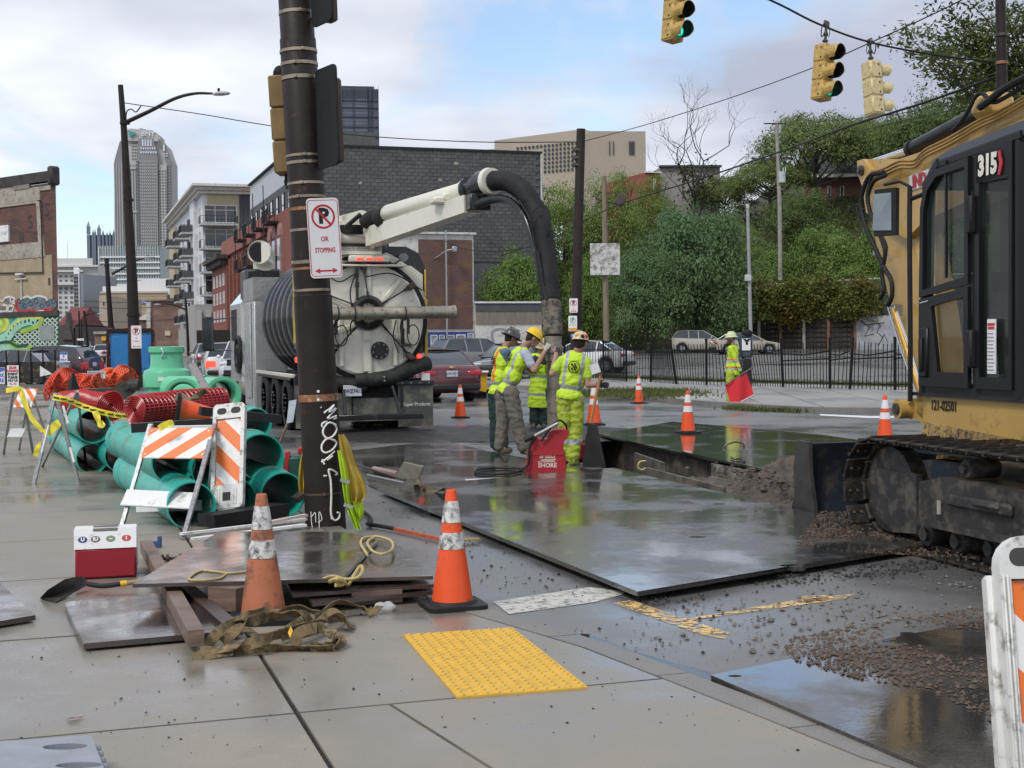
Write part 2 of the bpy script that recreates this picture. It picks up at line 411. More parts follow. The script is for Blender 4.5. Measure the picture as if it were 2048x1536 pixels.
tag(b.out('ground',gmat,ang=None,fix=False),kind='structure')
FK=[G(x,y)for x,y in((1000,776),(1150,786),(1240,795),(1330,806),(1420,814),(1520,821),(1640,827),(1860,829),(2100,826))]
FK=[S(14.6,400),S(14.6,90),S(14.6,56)]+FK+[V((40,30,0))]
b=B()
road=[tuple(S(edge_w(u)-.05,u)[:2])for u in(400,60,12,8.9,8.2,7.67,7.2,6.7,5.92,4.54,3)]+[(3,-5),(40,-5),(40,29.5)]+[(p.x+.05,p.y+.08)for p in reversed(FK[:-1])]
b.holed(road,[trw],None,0.0)
tag(b.out('road',asph,ang=None,fix=False),kind='structure')
b=B();n=len(trw)
for i in range(n):
 p,q=V((*trw[i],0)),V((*trw[(i+1)%n],0));k=max(2,int((q-p).length/.18))
 mid=V((sum(t[0]for t in trw)/n,sum(t[1]for t in trw)/n,0))
 def fn(a,c,p=p,q=q):
  x=p.lerp(q,a);d=-c*1.7;o=noise.noise(V((x.x*3,x.y*3,d*3)))*.16+noise.noise(x*9+V((0,0,d*9)))*.07
  if d<-.12:x=x+(mid-x).normalized()*(o+.05)
  return V((x.x,x.y,d))
 b.grid(fn,k,12)
b.grid(lambda a,c:S(6.3+2.7*a,10.5+12*c,-1.35+.5*noise.noise(V((a*4,c*9,0)))+(.9*max(0,1-abs(c-.2)*4))),14,50)
tag(b.out('trench',soilm,ang=60,fix=False),kind='structure')
b=B()
conc_edge=M('broken_concrete_edge',(.27,.25,.21),.8,var=.3,scale=4,dirt=(.06,.05,.04),da=.5,bmp=.6)
b.grid(lambda a,c:S(7.93+(.02*noise.noise(V((a*30,c*4,0))))+(.07 if c>.9 else 0),11.5+4.6*a,.045-.42*c),60,5)
tag(b.out('road_base',conc_edge,ang=None,fix=False),kind='structure')
sw=T('sidewalk',None,None);sw['kind']='structure'
us=[1.6,3.72,WU(G(0,1481,.04))[1]];us+=[us[2]+2.02*i for i in range(1,5)]
us+=[us[-1]+2.0*i for i in range(1,26)]
W1=WU(G(560,1372,.04))[0]
for i in range(len(us)-1):
 u0,u1=us[i]+.012,us[i+1]-.012
 for w0,w1 in((-14.5,-9.3),(-9.3,-4.1),(-4.1,W1),(W1,None)):
  l=w0+.012
  if w1 is None:
   uu=[u0]+[a for a,_ in EDGE if u0<a<u1]+[u1]
   pts=[(l,u0)]+[(edge_w(a)-.17,a)for a in uu]+[(l,u1)]
  else:pts=[(l,u0),(w1-.012,u0),(w1-.012,u1),(l,u1)]
  if i in(0,1)and w1 is None:
   a0,a1=WU(G(785,1412,.04)),WU(G(985,1538,.04))
   s=(a1[0]-a0[0])/(a1[1]-a0[1]);wd=lambda u:a0[0]+s*(u-a0[1])
   b=B();b.xy([tuple(S(w,u)[:2])for w,u in[(l,u0),(wd(u0)-.009,u0),(wd(u1)-.009,u1),(l,u1)]],-.1,.04);b.out('slab',slabm,sw,ang=None)
   pts=[(wd(u0)+.009,u0)]+[(edge_w(a)-.17,a)for a in uu]+[(wd(u1)+.009,u1)]
  b=B();b.xy([tuple(S(w,u)[:2])for w,u in pts],-.1,.04+rnd.uniform(-.002,.002));b.out('slab',slabm,sw,ang=None)
u=3.0
while u<62:
 v=u+(1.0 if u<9 else 2.0);uu=[u+.006]+[a for a,_ in EDGE if u<a<v]+[v-.006]
 b=B();b.xy([tuple(S(edge_w(a)-.162,a)[:2])for a in uu]+[tuple(S(edge_w(a),a)[:2])for a in reversed(uu)],-.12,.043)
 b.out('kerb_stone',kerbm,sw,ang=None);u=v
jm=M('joint_grit',(.03,.027,.023),.9,var=.5,scale=30)
b=B();b.xy([tuple(S(w,u)[:2])for w,u in[(-14.5,1.6),(-14.5,60)]+[(2.2,60),(2.2,9),(2.4,7.6),(2.75,5.9),(2.95,4.5),(2.95,1.6)]],-.1,.026);b.out('joint_filling',jm,sw,ang=None)
tm=M('yellow_tactile',(.68,.40,.035),.5,var=.12,scale=6,dirt=(.36,.22,.06),da=.22,bmp=.1)
c0,c1,c3=G(806,1270,.046),G(1022,1256,.046),G(940,1392,.046)
ax=(c1-c0);ay=(c3-c0);lx,ly=.62,1.38
pad=T('tactile_paving','yellow tactile paving pad with raised domes set in the sidewalk ramp','tactile paving',c0,0)
ex=(c1-c0).normalized();ey=V((ex.y,-ex.x,0));pR=Matrix(((ex.x,-ey.x,0,0),(ex.y,-ey.y,0,0),(0,0,1,0),(0,0,0,1)));pad.matrix_world=Matrix.Translation(c0)@pR
b=B();b.box((lx/2,-ly/2,-.003),(lx,ly,.012));b.out('panel',tm,pad)
dm=B();dm.lathe([(.017,0),(.0155,.004),(.011,.0062),(0.0001,.0068)],8,caps=False);dm=dm.mesh('dome',tm,ang=None)
for i in range(11):
 for j in range(24):put('dome',dm,pad,((i+.5)*lx/11,-(j+.5)*ly/24,.003))
def paintm(name,col,lo=.42,hi=.5):
 m,nt,bs=nt_new(name);v=oc(nt);bs.inputs['Base Color'].default_value=(*col,1);bs.inputs['Roughness'].default_value=.5
 nt.links.new(ramp(nt,noi(nt,v,14,7,.75),lo,hi),bs.inputs['Alpha']);return m
def mark(name,pts,m,z=.004,seg=1):
 b=B();p=[G(x,y,z)for x,y in pts];b.add(p,[list(range(len(p)))]);return tag(b.out(name,m,ang=None,fix=False),kind='structure')
mark('stop_line',[(1018,1228),(985,1203),(1180,1174),(1262,1184),(1190,1204)],paintm('worn_white_paint',(.52,.51,.46),.36,.5))
ym=paintm('worn_yellow_spray',(.75,.5,.18),.44,.56);wm=paintm('worn_white_line',(.6,.6,.58),.4,.5)
mark('spray_mark',[(1225,1206),(1262,1200),(1465,1268),(1450,1278),(1400,1268)],ym)
mark('spray_mark',[(1365,1242),(1380,1236),(1590,1200),(1712,1187),(1690,1197),(1600,1210)],ym)
mark('spray_mark',[(1600,1192),(1652,1190),(1660,1200),(1610,1205)],ym)
mark('edge_line',[(1640,831),(1640,828),(1740,832),(1860,831),(1860,835),(1740,836)],paintm('white_edge_paint',(.7,.7,.7),.2,.3))
fk=T('far_sidewalk',None,None);fk['kind']='structure'
back=[G(x,y)for x,y in((905,748),(1060,754),(1200,761),(1350,767),(1500,772),(1680,777),(1840,781),(2100,785))]
for i in range(1,len(FK)-1):
 p,q=FK[i],FK[i+1];L=(q-p).length;k=max(1,min(14,int(L/2.2)))
 d=(q-p).normalized();nrm=V((-d.y,d.x,0));
 if nrm.y<0:nrm=-nrm
 for j in range(k):
  a,c=p.lerp(q,j/k),p.lerp(q,(j+1)/k-.004);b=B()
  b.xy([(a.x,a.y),(c.x,c.y),((c+nrm*.16).x,(c+nrm*.16).y),((a+nrm*.16).x,(a+nrm*.16).y)],-.05,.135);b.out('kerb_stone',kerbm,fk,ang=None)
front=[p+V((.12,.12,0))for p in FK[2:]]
bk=[S(18.5,56),*back,V((45,45,0))]
def along(pl,t):
 Ls=[(b_-a_).length for a_,b_ in zip(pl,pl[1:])];t*=sum(Ls)
 for i,l in enumerate(Ls):
  if t<=l or i==len(Ls)-1:return pl[i].lerp(pl[i+1],t/l)
  t-=l
N=34
for i in range(N):
 a0,a1=i/N+.0004,(i+1)/N-.0004
 p,q,r,s=along(front,a0),along(front,a1),along(bk,a1),along(bk,a0)
 for f0,f1 in((0,.497),(.503,1)):
  b=B();b.xy([(v.x,v.y)for v in(p.lerp(s,f0),q.lerp(r,f0),q.lerp(r,f1),p.lerp(s,f1))],-.04,.13);b.out('slab',slabf,fk,ang=None)
b=B();b.xy([(v.x,v.y)for v in[S(14.9,56),S(14.9,400),S(19.2,400),S(19.2,56)]],-.02,.125);tag(b.out('far_pavement',slabf,ang=None),kind='structure')
lotm=wetm('lot_asphalt',(.17,.16,.15),(.08,.08,.08),.12,.4,.6,.5,.14,spk=.4,bs=18,bst=.5,mud=(.2,.17,.13),mscale=.3,mlo=.55,mhi=.7)
b=B()
def lotz(x,y):return max(.08,min(.85,(y-52)*.0135))
b.grid(lambda a,c:(lambda p:V((p.x,p.y,lotz(p.x,p.y)+.02*noise.noise(V((p.x*.4,p.y*.4,0))))))(along(bk,a).lerp(V((-14+110*a,122-10*a,0)),c)),30,24)
tag(b.out('car_park',lotm,ang=60,fix=False),kind='structure')
def grass(name,n,pos,h,m):
 b=B()
 for i in range(n):
  p=pos();a=rnd.uniform(0,pi);k=rnd.uniform(.6,1.3)*h;w=.02+.012*rnd.random();l=V((rnd.uniform(-.5,.5),rnd.uniform(-.5,.5),0))*k
  d=V((cos(a)*w,sin(a)*w,0));b.add([p-d,p+d,p+l+V((0,0,k))],[(0,1,2)])
 return tag(b.out(name,m,ang=None,fix=False),'green weeds and grass '+name.replace('_',' '),'grass',kind='stuff')
gm=foliage('grass_green',(.09,.12,.03),(.14,.14,.05),vs=1)
grass('grass_along_fence',9000,lambda:along(bk[2:],rnd.random()**.8)+V((rnd.gauss(0,.15),rnd.gauss(-.5,.35),.125)),.16,gm)
gp=G(1275,788,.13)
grass('grass_on_verge',3500,lambda:gp+V((rnd.gauss(0,.75),rnd.gauss(0,1.2),0)),.13,gm)
gk=[G(x,y,.0)for x,y in((1455,818),(1500,822),(1600,826))]
grass('weeds_in_gutter',500,lambda:along(gk,rnd.random())+V((rnd.gauss(0,.1),rnd.gauss(0,.1),.01)),.1,gm)
def hillz(x,y):
 t=max(0,y-112);e=min(1,t/60.0);r=9+8.5*min(1,max(0,(x-5)/34))+(7 if x>40 else 0)
 return 2.6+r*e*e*(3-2*e)+2*noise.noise(V((x*.05,y*.05,0)))-max(0,(-x)*.12)
hillm=M('hillside_soil',(.045,.05,.022),.9,var=.5,scale=.4)
b=B();b.grid(lambda a,c:(lambda x,y:V((x,y,hillz(x,y)if c>.001 else-.2)))(-20+240*a,112.5+(-6*max(0,a-.25)*2)*(1-c)+190*c*c),60,30)
tag(b.out('hill',hillm,ang=80,fix=False),kind='structure')
npr=np.random.default_rng(5)
def leafmesh(name,P,size,mat,flat=.35,asp=2.2,NR=None):
 """many leaf-sized faces at the points P"""
 n=len(P);N_=npr.normal(size=(n,3))*(1 if NR is None else .42)+(0 if NR is None else NR);N_[:,2]=np.abs(N_[:,2])+flat;N_/=np.linalg.norm(N_,axis=1)[:,None]
 T_=np.cross(N_,npr.normal(size=(n,3)));T_/=np.linalg.norm(T_,axis=1)[:,None];U_=np.cross(N_,T_)
 s=size*npr.uniform(.6,1.35,n)[:,None];w=s/asp
 vs=np.stack([P-T_*s,P+U_*w-N_*s*.15,P+T_*s,P-U_*w-N_*s*.15],1).reshape(-1,3)
 me=bpy.data.meshes.new(name);me.vertices.add(4*n);me.vertices.foreach_set('co',vs.astype('f').ravel())
 me.loops.add(4*n);me.loops.foreach_set('vertex_index',np.arange(4*n,dtype='i'));me.polygons.add(n);me.polygons.foreach_set('loop_start',np.arange(0,4*n,4,dtype='i'));me.polygons.foreach_set('loop_total',np.full(n,4,'i'))
 me.materials.append(mat);me.update(calc_edges=True);me.validate();return me
def crown_pts(nc,per,shape,rad=.16,seed=1):
 r=np.random.default_rng(seed);cs=[]
 while len(cs)<nc:
  p=r.uniform(-1,1,3);k=shape(p)
  if k:cs.append(p)
 cs=np.array(cs);out=[];nr=[]
 for c in cs:
  q=rad*r.uniform(.6,1.4);p=r.normal(size=(per,3))*np.array([q,q,q*.45]);p[:,2]-=(p[:,0]**2+p[:,1]**2)*.9;out.append(c+p);e=p/q*np.array([1,1,1.6])+c*.8+np.array([0,0,.7]);nr.append(e/(np.linalg.norm(e,axis=1)[:,None]+.2))
 return np.concatenate(out),np.concatenate(nr)
def lob(p):return .30*noise.noise(V(p*2.2)+V((7,3,1)))+.12*noise.noise(V(p*5))
def sh_round(p):l=np.linalg.norm(p*[1,1,1.05]);return .35<l<.80+lob(p)and p[2]>-.75
def sh_tall(p):l=np.linalg.norm(p*[1.1+.5*(p[2]>.3),1.1,1]);return .4<l<.84+lob(p)
def sh_umb(p):l=hypot(p[0],p[1]);return l<.95 and(.55-l*l*.5+.25*sin(p[0]*7)*cos(p[1]*6))-.3<p[2]<.75-l*l*.5
CR={}
def crown(kind):
 if kind in CR:return CR[kind]
 c,nc,per,shape,rad,sz,cl={'locust':((0.094,0.193,0.091),250,120,sh_round,.13,.025,(0.154,0.251,0.109)),'bright':((0.190,0.285,0.050),200,95,sh_tall,.13,.024,(0.199,0.285,0.074)),'dark':((0.088,0.155,0.044),200,110,sh_round,.14,.026,(0.147,0.213,0.059)),'airy':((0.135,0.193,0.050),210,80,sh_umb,.13,.025,(0.175,0.251,0.074)),'bush':((0.139,0.270,0.050),160,110,sh_round,.15,.03,(0.190,0.285,0.066)),'olive':((0.108,0.155,0.029),130,75,sh_round,.16,.026,(0.108,0.155,0.044))}[kind]
 P_,NR=crown_pts(nc,per,shape,rad,len(CR)+3);CR[kind]=leafmesh('crown',P_,sz,foliage('leaves_'+kind,c,cl),flat=0,NR=NR);return CR[kind]
bark=M('bark',(.06,.048,.038),.9,var=.35,scale=8,bmp=.6,bs=20)
TK={}
def trunk(kind,seed):
 k=(kind,seed)
 if k in TK:return TK[k]
 r=random.Random(seed);b=B()
 top=V((r.uniform(-.1,.1),r.uniform(-.1,.1),.1))
 b.tube(crv([V((0,0,-1.25)),V((.03,.02,-.7)),V((-.02,0,-.3)),top],4),[.055-.0028*i for i in range(13)],8)
 for i in range(9 if kind!='airy' else 15):
  h=r.uniform(-.75,0);a=r.uniform(0,2*pi);l=r.uniform(.5,.85);q=V((0,0,h));e=V((cos(a)*l,sin(a)*l,h+r.uniform(.35,.85)));m_=q.lerp(e,.5)+V((0,0,-.08))
  b.tube(crv([q,m_,e],4),[.028-.0027*j for j in range(9)],6)
  for _ in range(3):
   f=r.uniform(.4,.9);s_=q.lerp(e,f);e2=s_+V((r.uniform(-.3,.3),r.uniform(-.3,.3),r.uniform(.05,.3)));b.tube([s_,s_.lerp(e2,.5)+V((0,0,.03)),e2],[.01,.007,.003],5)
 TK[k]=b.mesh('trunk',bark);return TK[k]
def tree(px,ytop,ybot,wpx,Y,kind,label,group=None,name='tree',base=None,dz=None):
 top=A(px,ytop,Y);bot=A(px,ybot,Y);h=(top.z-bot.z)/2;r=wpx/2*Y/FPX;c=(top+bot)/2
 zb=base if base is not None else(lotz(c.x,Y)if Y<112 else hillz(c.x,Y));zb=min(zb,bot.z-.1)
 t=T(name,label,'tree',(c.x,Y,zb),0,group)
 s=int(px+ytop)
 o=put('crown',crown(kind),t,(0,0,c.z-zb),random.Random(s).uniform(0,6));o.scale=(r,r*.9,h)
 k=trunk(kind,s%4);o=put('trunk',k,t,(0,0,c.z-zb),0);o.scale=(r*.8,r*.8,(c.z-zb)/1.25)
 return t
GH='trees on the hillside'
TREES=[(1390,372,690,290,104,'locust','large blue green locust tree behind the two parked pale cars'),(1295,470,700,190,101,'locust','dark spreading tree between the wooden billboard pole and the parked crossover'),(1020,330,640,190,122,'dark','dark leafy tree beside the black block wall behind the suction hose'),(1040,470,700,170,108,'bush','bright leaved tree just left of the suction hose above the low white building'),(1130,345,640,190,128,'bright','yellow green tree right behind the suction hose bend'),(1225,322,600,150,126,'bright','tall yellow green tree behind the billboard pole below the concrete building'),(1180,480,700,120,106,'bush','leafy tree between the dark lamp post and the hose'),(1240,560,700,110,104,'dark','shaded tree over the graffiti wall behind the billboard'),(1300,335,520,120,140,'bright','pale green treetop left of the bare tree'),(1480,430,600,150,128,'bright','light green tree left of the transformer pole'),(1560,470,660,170,122,'bush','dense bush at the foot of the transformer pole'),(1440,540,700,130,103,'locust','rounded locust crown above the beige sedan'),(1650,430,600,170,118,'bush','feathery bright sumac clump on the slope'),(1690,500,640,190,116,'bush','feathery bright sumac beside the excavator stick'),(1600,360,520,170,140,'dark','dark tree on the slope above the transformer'),(1540,300,440,190,150,'airy','thin crowned tree left of the transformer pole top'),(1630,195,420,250,150,'airy','tall airy tree on the skyline below the middle traffic signal'),(1735,205,400,190,156,'airy','tall airy tree behind the rear facing traffic signal'),(1860,160,420,240,135,'dark','dark tall tree on the skyline above the excavator boom'),(1990,130,400,230,130,'dark','dark tree behind the dark pole at the far right'),(1450,330,470,130,155,'airy','sparse reddish treetop right of the bare tree'),(1350,420,560,120,118,'bright','olive green tree under the bare tree'),(940,480,700,90,120,'dark','dark tree in the gap between brick shop and hose'),(1760,420,620,150,116,'bush','green tree partly behind the excavator stick'),(1900,380,640,220,112,'dark','dark tree seen through the excavator cab window'),(2020,400,660,160,112,'bush','bright tree seen through the rear cab window')]
for t_ in TREES:tree(*t_,group=GH)
P=[]
for i in range(1500):
 x=rnd.uniform(0,75);y=113.5+rnd.random()**1.4*45;z=hillz(x,y);q=rnd.uniform(.5,1.3)
 P.append(np.array([x,y,z+q*.6])+npr.normal(size=(60,3))*[q,q*.8,q*.6])
o=put('undergrowth',leafmesh('undergrowth',np.concatenate(P),.17,foliage('undergrowth_leaves',(.09,.14,.04),(.16,.16,.05))));tag(o,'mass of bushes covering the hillside','undergrowth',kind='stuff')
P=[]
for i in range(62):
 px=1470+rnd.random()*285;t_=rnd.random();yy=580+52*t_-(px-1500)*.05+rnd.uniform(-10,4);k_=int(rnd.uniform(4,15)*(1.25-.75*(px>1660)))
 for _ in range(k_):
  x=px+rnd.gauss(0,9);y=yy+abs(rnd.gauss(0,11))-6;p=A(x,y,114-10*(px-1350)/450-.35-rnd.random()*.6)
  P.append(np.array(p)+npr.normal(size=(44,3))*[.42,.2,.40])
for i in range(60):
 p=A(rnd.uniform(1120,1260),rnd.uniform(600,650),110);P.append(np.array(p)+npr.normal(size=(38,3))*[.5,.3,.4])
ivy=put('ivy',leafmesh('ivy',np.concatenate(P),.15,foliage('ivy_leaves',(.17,.20,.04),(.20,.13,.04))));tag(ivy,'yellowing ivy hanging over the chain link fence and retaining wall','ivy',kind='stuff')
def bare(px,yt,yb,Y,label):
 p=A(px,yb,Y);top=A(px,yt,Y);H=top.z-p.z;t=T('bare_tree',label,'tree',p,0,None);b=B();r=random.Random(4)
 def br(p,d,l,rad,n):
  q=p+d*l;m_=p.lerp(q,.5)+V((r.uniform(-1,1),r.uniform(-1,1),r.uniform(-1,1)))*l*.1
  b.tube([p,m_,q],[rad,rad*.8,rad*.6],5 if n<4 else 4,caps=False)
  if n<6:
   for k in range(2 if n else 5):
    a=V((r.uniform(-1,1),r.uniform(-.8,.8),r.uniform(-.15,.9))).normalized();br(q if k<2 else p.lerp(q,r.uniform(.3,1)),(d*.62+a*.62).normalized(),l*r.uniform(.62,.86),rad*.6,n+1)
 br(V((0,0,-3)),V((0,0,1)),H*.19+3,H*.019,0)
 b.out('trunk',M('grey_bark',(.05,.045,.045),.9),t)
 P=[npr.normal(size=(45,3))*[.45,.45,.5]+[rnd.uniform(-1.2,1.8),0,H*.15+rnd.random()*H*.4]for _ in range(24)]
 put('ivy_leaves',leafmesh('ivy_leaves',np.concatenate(P),.16,foliage('dark_ivy',(.03,.045,.015),(.06,.06,.02))),t);return t
bare(1390,240,440,135,'bare leafless tree with ivy on its trunk against the sky')
def near_tree():
 Y=34;base=A(2120,700,Y);t=T('tree','broad leaved tree reaching in at the upper right behind the dark pole','tree',(base.x,Y,0),0)
 b=B();b.tube(crv([V((0,0,0)),V((.2,0,3)),V((0,0,6)),V((.3,0,9))],4),[.3-.015*i for i in range(13)],10);P=[]
 tips=[(1800,95),(1850,60),(1870,110),(1885,10),(1920,45),(1930,100),(1950,140),(1880,140),(1960,20),(2000,60),(2010,130),(2040,30),(2050,100),(2060,160),(1985,175),(2100,60),(1840,85),(1905,75),(1975,90),(2030,185),(1895,150),(2080,-40),(1990,-30),(1925,-10),(1815,72),(1860,130)]
 for x,y in tips:
  e=A(x,y,Y+rnd.uniform(-1.2,1.2))-V((base.x,Y,0));s_=V((.15,0,rnd.uniform(5,8.5)));m_=s_.lerp(e,.5)+V((0,0,rnd.uniform(-.2,.5)))
  b.tube(crv([s_,m_,e],5),[.055-.0048*j for j in range(11)],5,caps=False)
  for _ in range(14):
   f=s_.lerp(m_,rnd.random())if rnd.random()<.15 else m_.lerp(e,rnd.random());f=f+V((rnd.gauss(0,.22),rnd.gauss(0,.3),rnd.gauss(0,.16)))
   for s in range(26):P.append(np.array(f)+npr.normal(size=3)*[.2,.2,.1])
 b.out('trunk',bark,t);put('leaves',leafmesh('leaves',np.array(P),.085,foliage('broad_leaves',(.08,.12,.03),(.12,.16,.05)),flat=.8,asp=2.6),t)
near_tree()
pr=A(1800,690,104);pl_=A(1350,690,114);RW=Plane(pl_.x,pl_.y,atan2(pr.y-pl_.y,pr.x-pl_.x))
tim=M('creosoted_timber',(.035,.03,.027),.8,var=.5,scale=2.5,st=(.5,1,6),dirt=(.12,.08,.05),da=.25,bmp=.4,bs=15)
wall=T('retaining_wall','retaining wall of blackened horizontal timbers between rusty posts at the back of the car park','wall',(RW.p.x,RW.p.y,0),RW.a)
b=B();b.box((30,.35,1.6),(170,.3,3.0));b.out('backing',M('dark_backing',(.02,.018,.016),.9),wall,ang=None)
edges=[1060,1110,1160,1210,1260,1312,1365,1420,1475,1519,1562,1609,1658,1711]
pcol=[M('rusty_post',(.20,.10,.06),.8,var=.3,scale=3),M('chalky_post',(.42,.39,.33),.8,var=.2,scale=3)]
bd={}
for i,(a,c)in enumerate(zip(edges,edges[1:])):
 s0,z1=RW.at(a,640);s1,_=RW.at(c,640);zb=.55;zt=2.75+i*.035;L=s1-s0-.1;n_=7;h=(zt-zb)/n_
 for j in range(n_):
  b=B();b.box((0,0,0),(L,.12,h-.03),bev=.012);o=b.out('timber',tim,wall,((s0+s1)/2,rnd.uniform(0,.05),zb+(j+.5)*h));
for i,a in enumerate(edges):
 s0,_=RW.at(a,640);b=B();b.box((s0,-.06,1.75),(.2,.2,2.6),bev=.01);b.out('post',pcol[i%3!=1 and i%2],wall)
s0,_=RW.at(1713,640);s1,_=RW.at(1860,640);b=B();b.box(((s0+s1)/2,.05,1.9),(s1-s0,.3,2.75),bev=.03)
cw=B();gpan=b.out('concrete_panel',M('painted_grey_panel',(.30,.32,.35),.7,var=.25,scale=1.5,dirt=(.5,.48,.45),da=.2),wall)
b=B()
for st_ in([(1722,640),(1740,655),(1730,672),(1748,668)],[(1745,640),(1762,650),(1755,664),(1768,676)],[(1758,690),(1770,668),(1776,684)],[(1730,650),(1770,645)]):
 b.tube([V((RW.at(x,y)[0],-.115,RW.at(x,y)[1]))for x,y in st_],.03,5)
b.out('graffiti',M('black_spray',(.03,.03,.035),.6),wall)
b=B()
for st_ in([(1185,655),(1178,670),(1190,684),(1199,668),(1188,655)],[(1210,660),(1214,684),(1224,688),(1222,662)],[(1232,690),(1244,655),(1250,686)]):
 b.tube([V((RW.at(x,y)[0],-.11,RW.at(x,y)[1]))for x,y in st_],.05,5)
b.out('graffiti',M('white_spray',(.6,.62,.65),.6),wall)
fn=T('chain_link_fence','chain link fence with steel rail standing on top of the retaining wall','fence',(RW.p.x,RW.p.y,0),RW.a)
zt=6.0
for a in(1500,1580,1660,1740,1820,1900):
 s_,_=RW.at(a,560);b=B();b.cyl((s_,.5,2.9),(s_,.5,zt+(s_-10)*.02),.045,n=6);b.out('post',steel,fn)
sa,_=RW.at(1480,560);sb,_=RW.at(1950,560);b=B();b.cyl((sa,.5,zt+(sa-10)*.02),(sb,.5,zt+(sb-10)*.02),.035,n=6);b.out('top_rail',steel,fn)
wm_,nt,bb=nt_new('wire_mesh');v=oc(nt);s_=nt.nodes.new('ShaderNodeSeparateXYZ');nt.links.new(v,s_.inputs[0])
f1=mth(nt,'FRACT',mth(nt,'MULTIPLY',mth(nt,'ADD',s_.outputs[0],s_.outputs[2]),9));f2=mth(nt,'FRACT',mth(nt,'MULTIPLY',mth(nt,'SUBTRACT',s_.outputs[0],s_.outputs[2]),9))
nt.links.new(mth(nt,'MAXIMUM',mth(nt,'LESS_THAN',f1,.12),mth(nt,'LESS_THAN',f2,.12)),bb.inputs['Alpha']);bb.inputs['Base Color'].default_value=(.2,.2,.2,1)
b=B();b.add([(sa,.5,2.9),(sb,.5,2.9),(sb,.5,zt),(sa,.5,zt)],[(0,1,2,3)]);b.out('wire_mesh',wm_,fn,ang=None)
ironm=M('black_iron',(.012,.012,.013),.42,.3,var=.3)
fpts=[(790,738),(850,741),(905,745),(950,748),(985,750),(1060,753),(1130,757),(1207,758),(1253,763),(1301,764),(1353,768),(1413,770),(1497,771),(1566,774),(1660,777),(1700,778),(1790,780),(1846,778),(1935,780)]
fence=T('iron_fence','black iron picket fence with leaning and bent sections along the car park','fence')
tops={1253:688,1301:687,1353:686,1413:690}
pk=0;stuffb=B();pm=B();pm.box((0,0,.5),(.022,.022,1),bev=0);pm=pm.mesh('picket',ironm,ang=None)
lean={10:(-.14,0),12:(-.2,0),9:(.03,0),13:(-.04,0),15:(.06,0)}
H=1.36;P3=[G(x,y,.13)for x,y in fpts]
for i,p in enumerate(P3):
 lx_=lean.get(i,(0,0))[0]*1.4;b=B();b.box((0,0,0),(.075,.075,1),bev=.006);b.box((0,0,.52),(.09,.09,.04),bev=.006)
 o=b.out('post',ironm,fence,p+V((lx_/2,0,H/2+.05)));o.scale=(1,1,H+.12);o.rotation_euler=(0,atan(lx_/H),0)
allp=[]
for i in range(len(P3)-1):
 p,q=P3[i],P3[i+1];L=(q-p).length;n_=int(L/.128);l0,l1=lean.get(i,(0,0))[0]*1.4,lean.get(i+1,(0,0))[0]*1.4
 sag={13:.0,14:.0,15:.0}.get(i,0)
 for zr in(.16,H-.22):
  if i in(13,14,15,16)and zr>.5:
   pts=[p+V((0,0,zr-.1)),p.lerp(q,.4)+V((0,-.08,zr-.14)),p.lerp(q,.7)+V((0,-.1,zr-.08)),q+V((0,0,zr-.02))]
   b=B();b.tube(crv(pts,4),.028,4,sq=True);b.out('rail',ironm,fence)
   b=B();b.tube([p+V((0,-.1,zr-.35+.03*i-.36)),q+V((0,-.1,zr-.28+.03*i-.36))],.028,4,sq=True);b.out('rail',ironm,fence)
   continue
  b=B();b.tube([p+V((l0*zr/H,0,zr)),q+V((l1*zr/H,0,zr))],.026,4,sq=True);b.out('rail',ironm,fence)
 for j in range(1,n_):
  t=j/n_;allp.append((p.lerp(q,t),l0+(l1-l0)*t,i,t))
allp.sort(key=lambda a:a[0].y)
for k,(p,l,i,t)in enumerate(allp):
 h=H+(.04*sin(t*6)if i in(13,14,15)else 0)+rnd.uniform(-.008,.008);tl=(l+rnd.gauss(0,.008)+(rnd.gauss(0,.03)if i in(14,15)else 0))/h
 if k<290:
  o=put('picket',pm,fence,p);o.scale=(1,1,h);o.rotation_euler=(0,atan(tl),0)
 else:stuffb.box(p+V((l/2,0,h/2)),(.022,.022,h),Matrix.Rotation(atan(tl),3,'Y'))
o=stuffb.out('picket',ironm,fence,ang=None);o['kind']='stuff'
# ================================================================ BUILDINGS
_w={}
def winmesh(kind,w,h,fm,gm_,style):
 k=(kind,round(w,2),round(h,2),fm.name,gm_.name,style)
 if k not in _w:
  f=B();t=min(.09,w*.1)
  f.ring([(-w/2,.0,-h/2),(w/2,.0,-h/2),(w/2,.0,h/2),(-w/2,.0,h/2)],[(-w/2+t,.0,-h/2+t),(w/2-t,.0,-h/2+t),(w/2-t,.0,h/2-t),(-w/2+t,.0,h/2-t)],(0,-.09,0))
  if 'm' in style:f.box((0,-.045,0),(w,.07,t*.8))
  if 'v' in style:f.box((-w/6,-.04,0),(t*.7,.06,h));f.box((w/6,-.04,0),(t*.7,.06,h));f.box((0,-.042,h*.22),(w,.065,t*.7))
  g=B();g.box((0,-.015,0),(w-t,.03,h-t))
  _w[k]=(f.mesh('window',fm,ang=None),g.mesh('pane',gm_,ang=None))
 return _w[k]
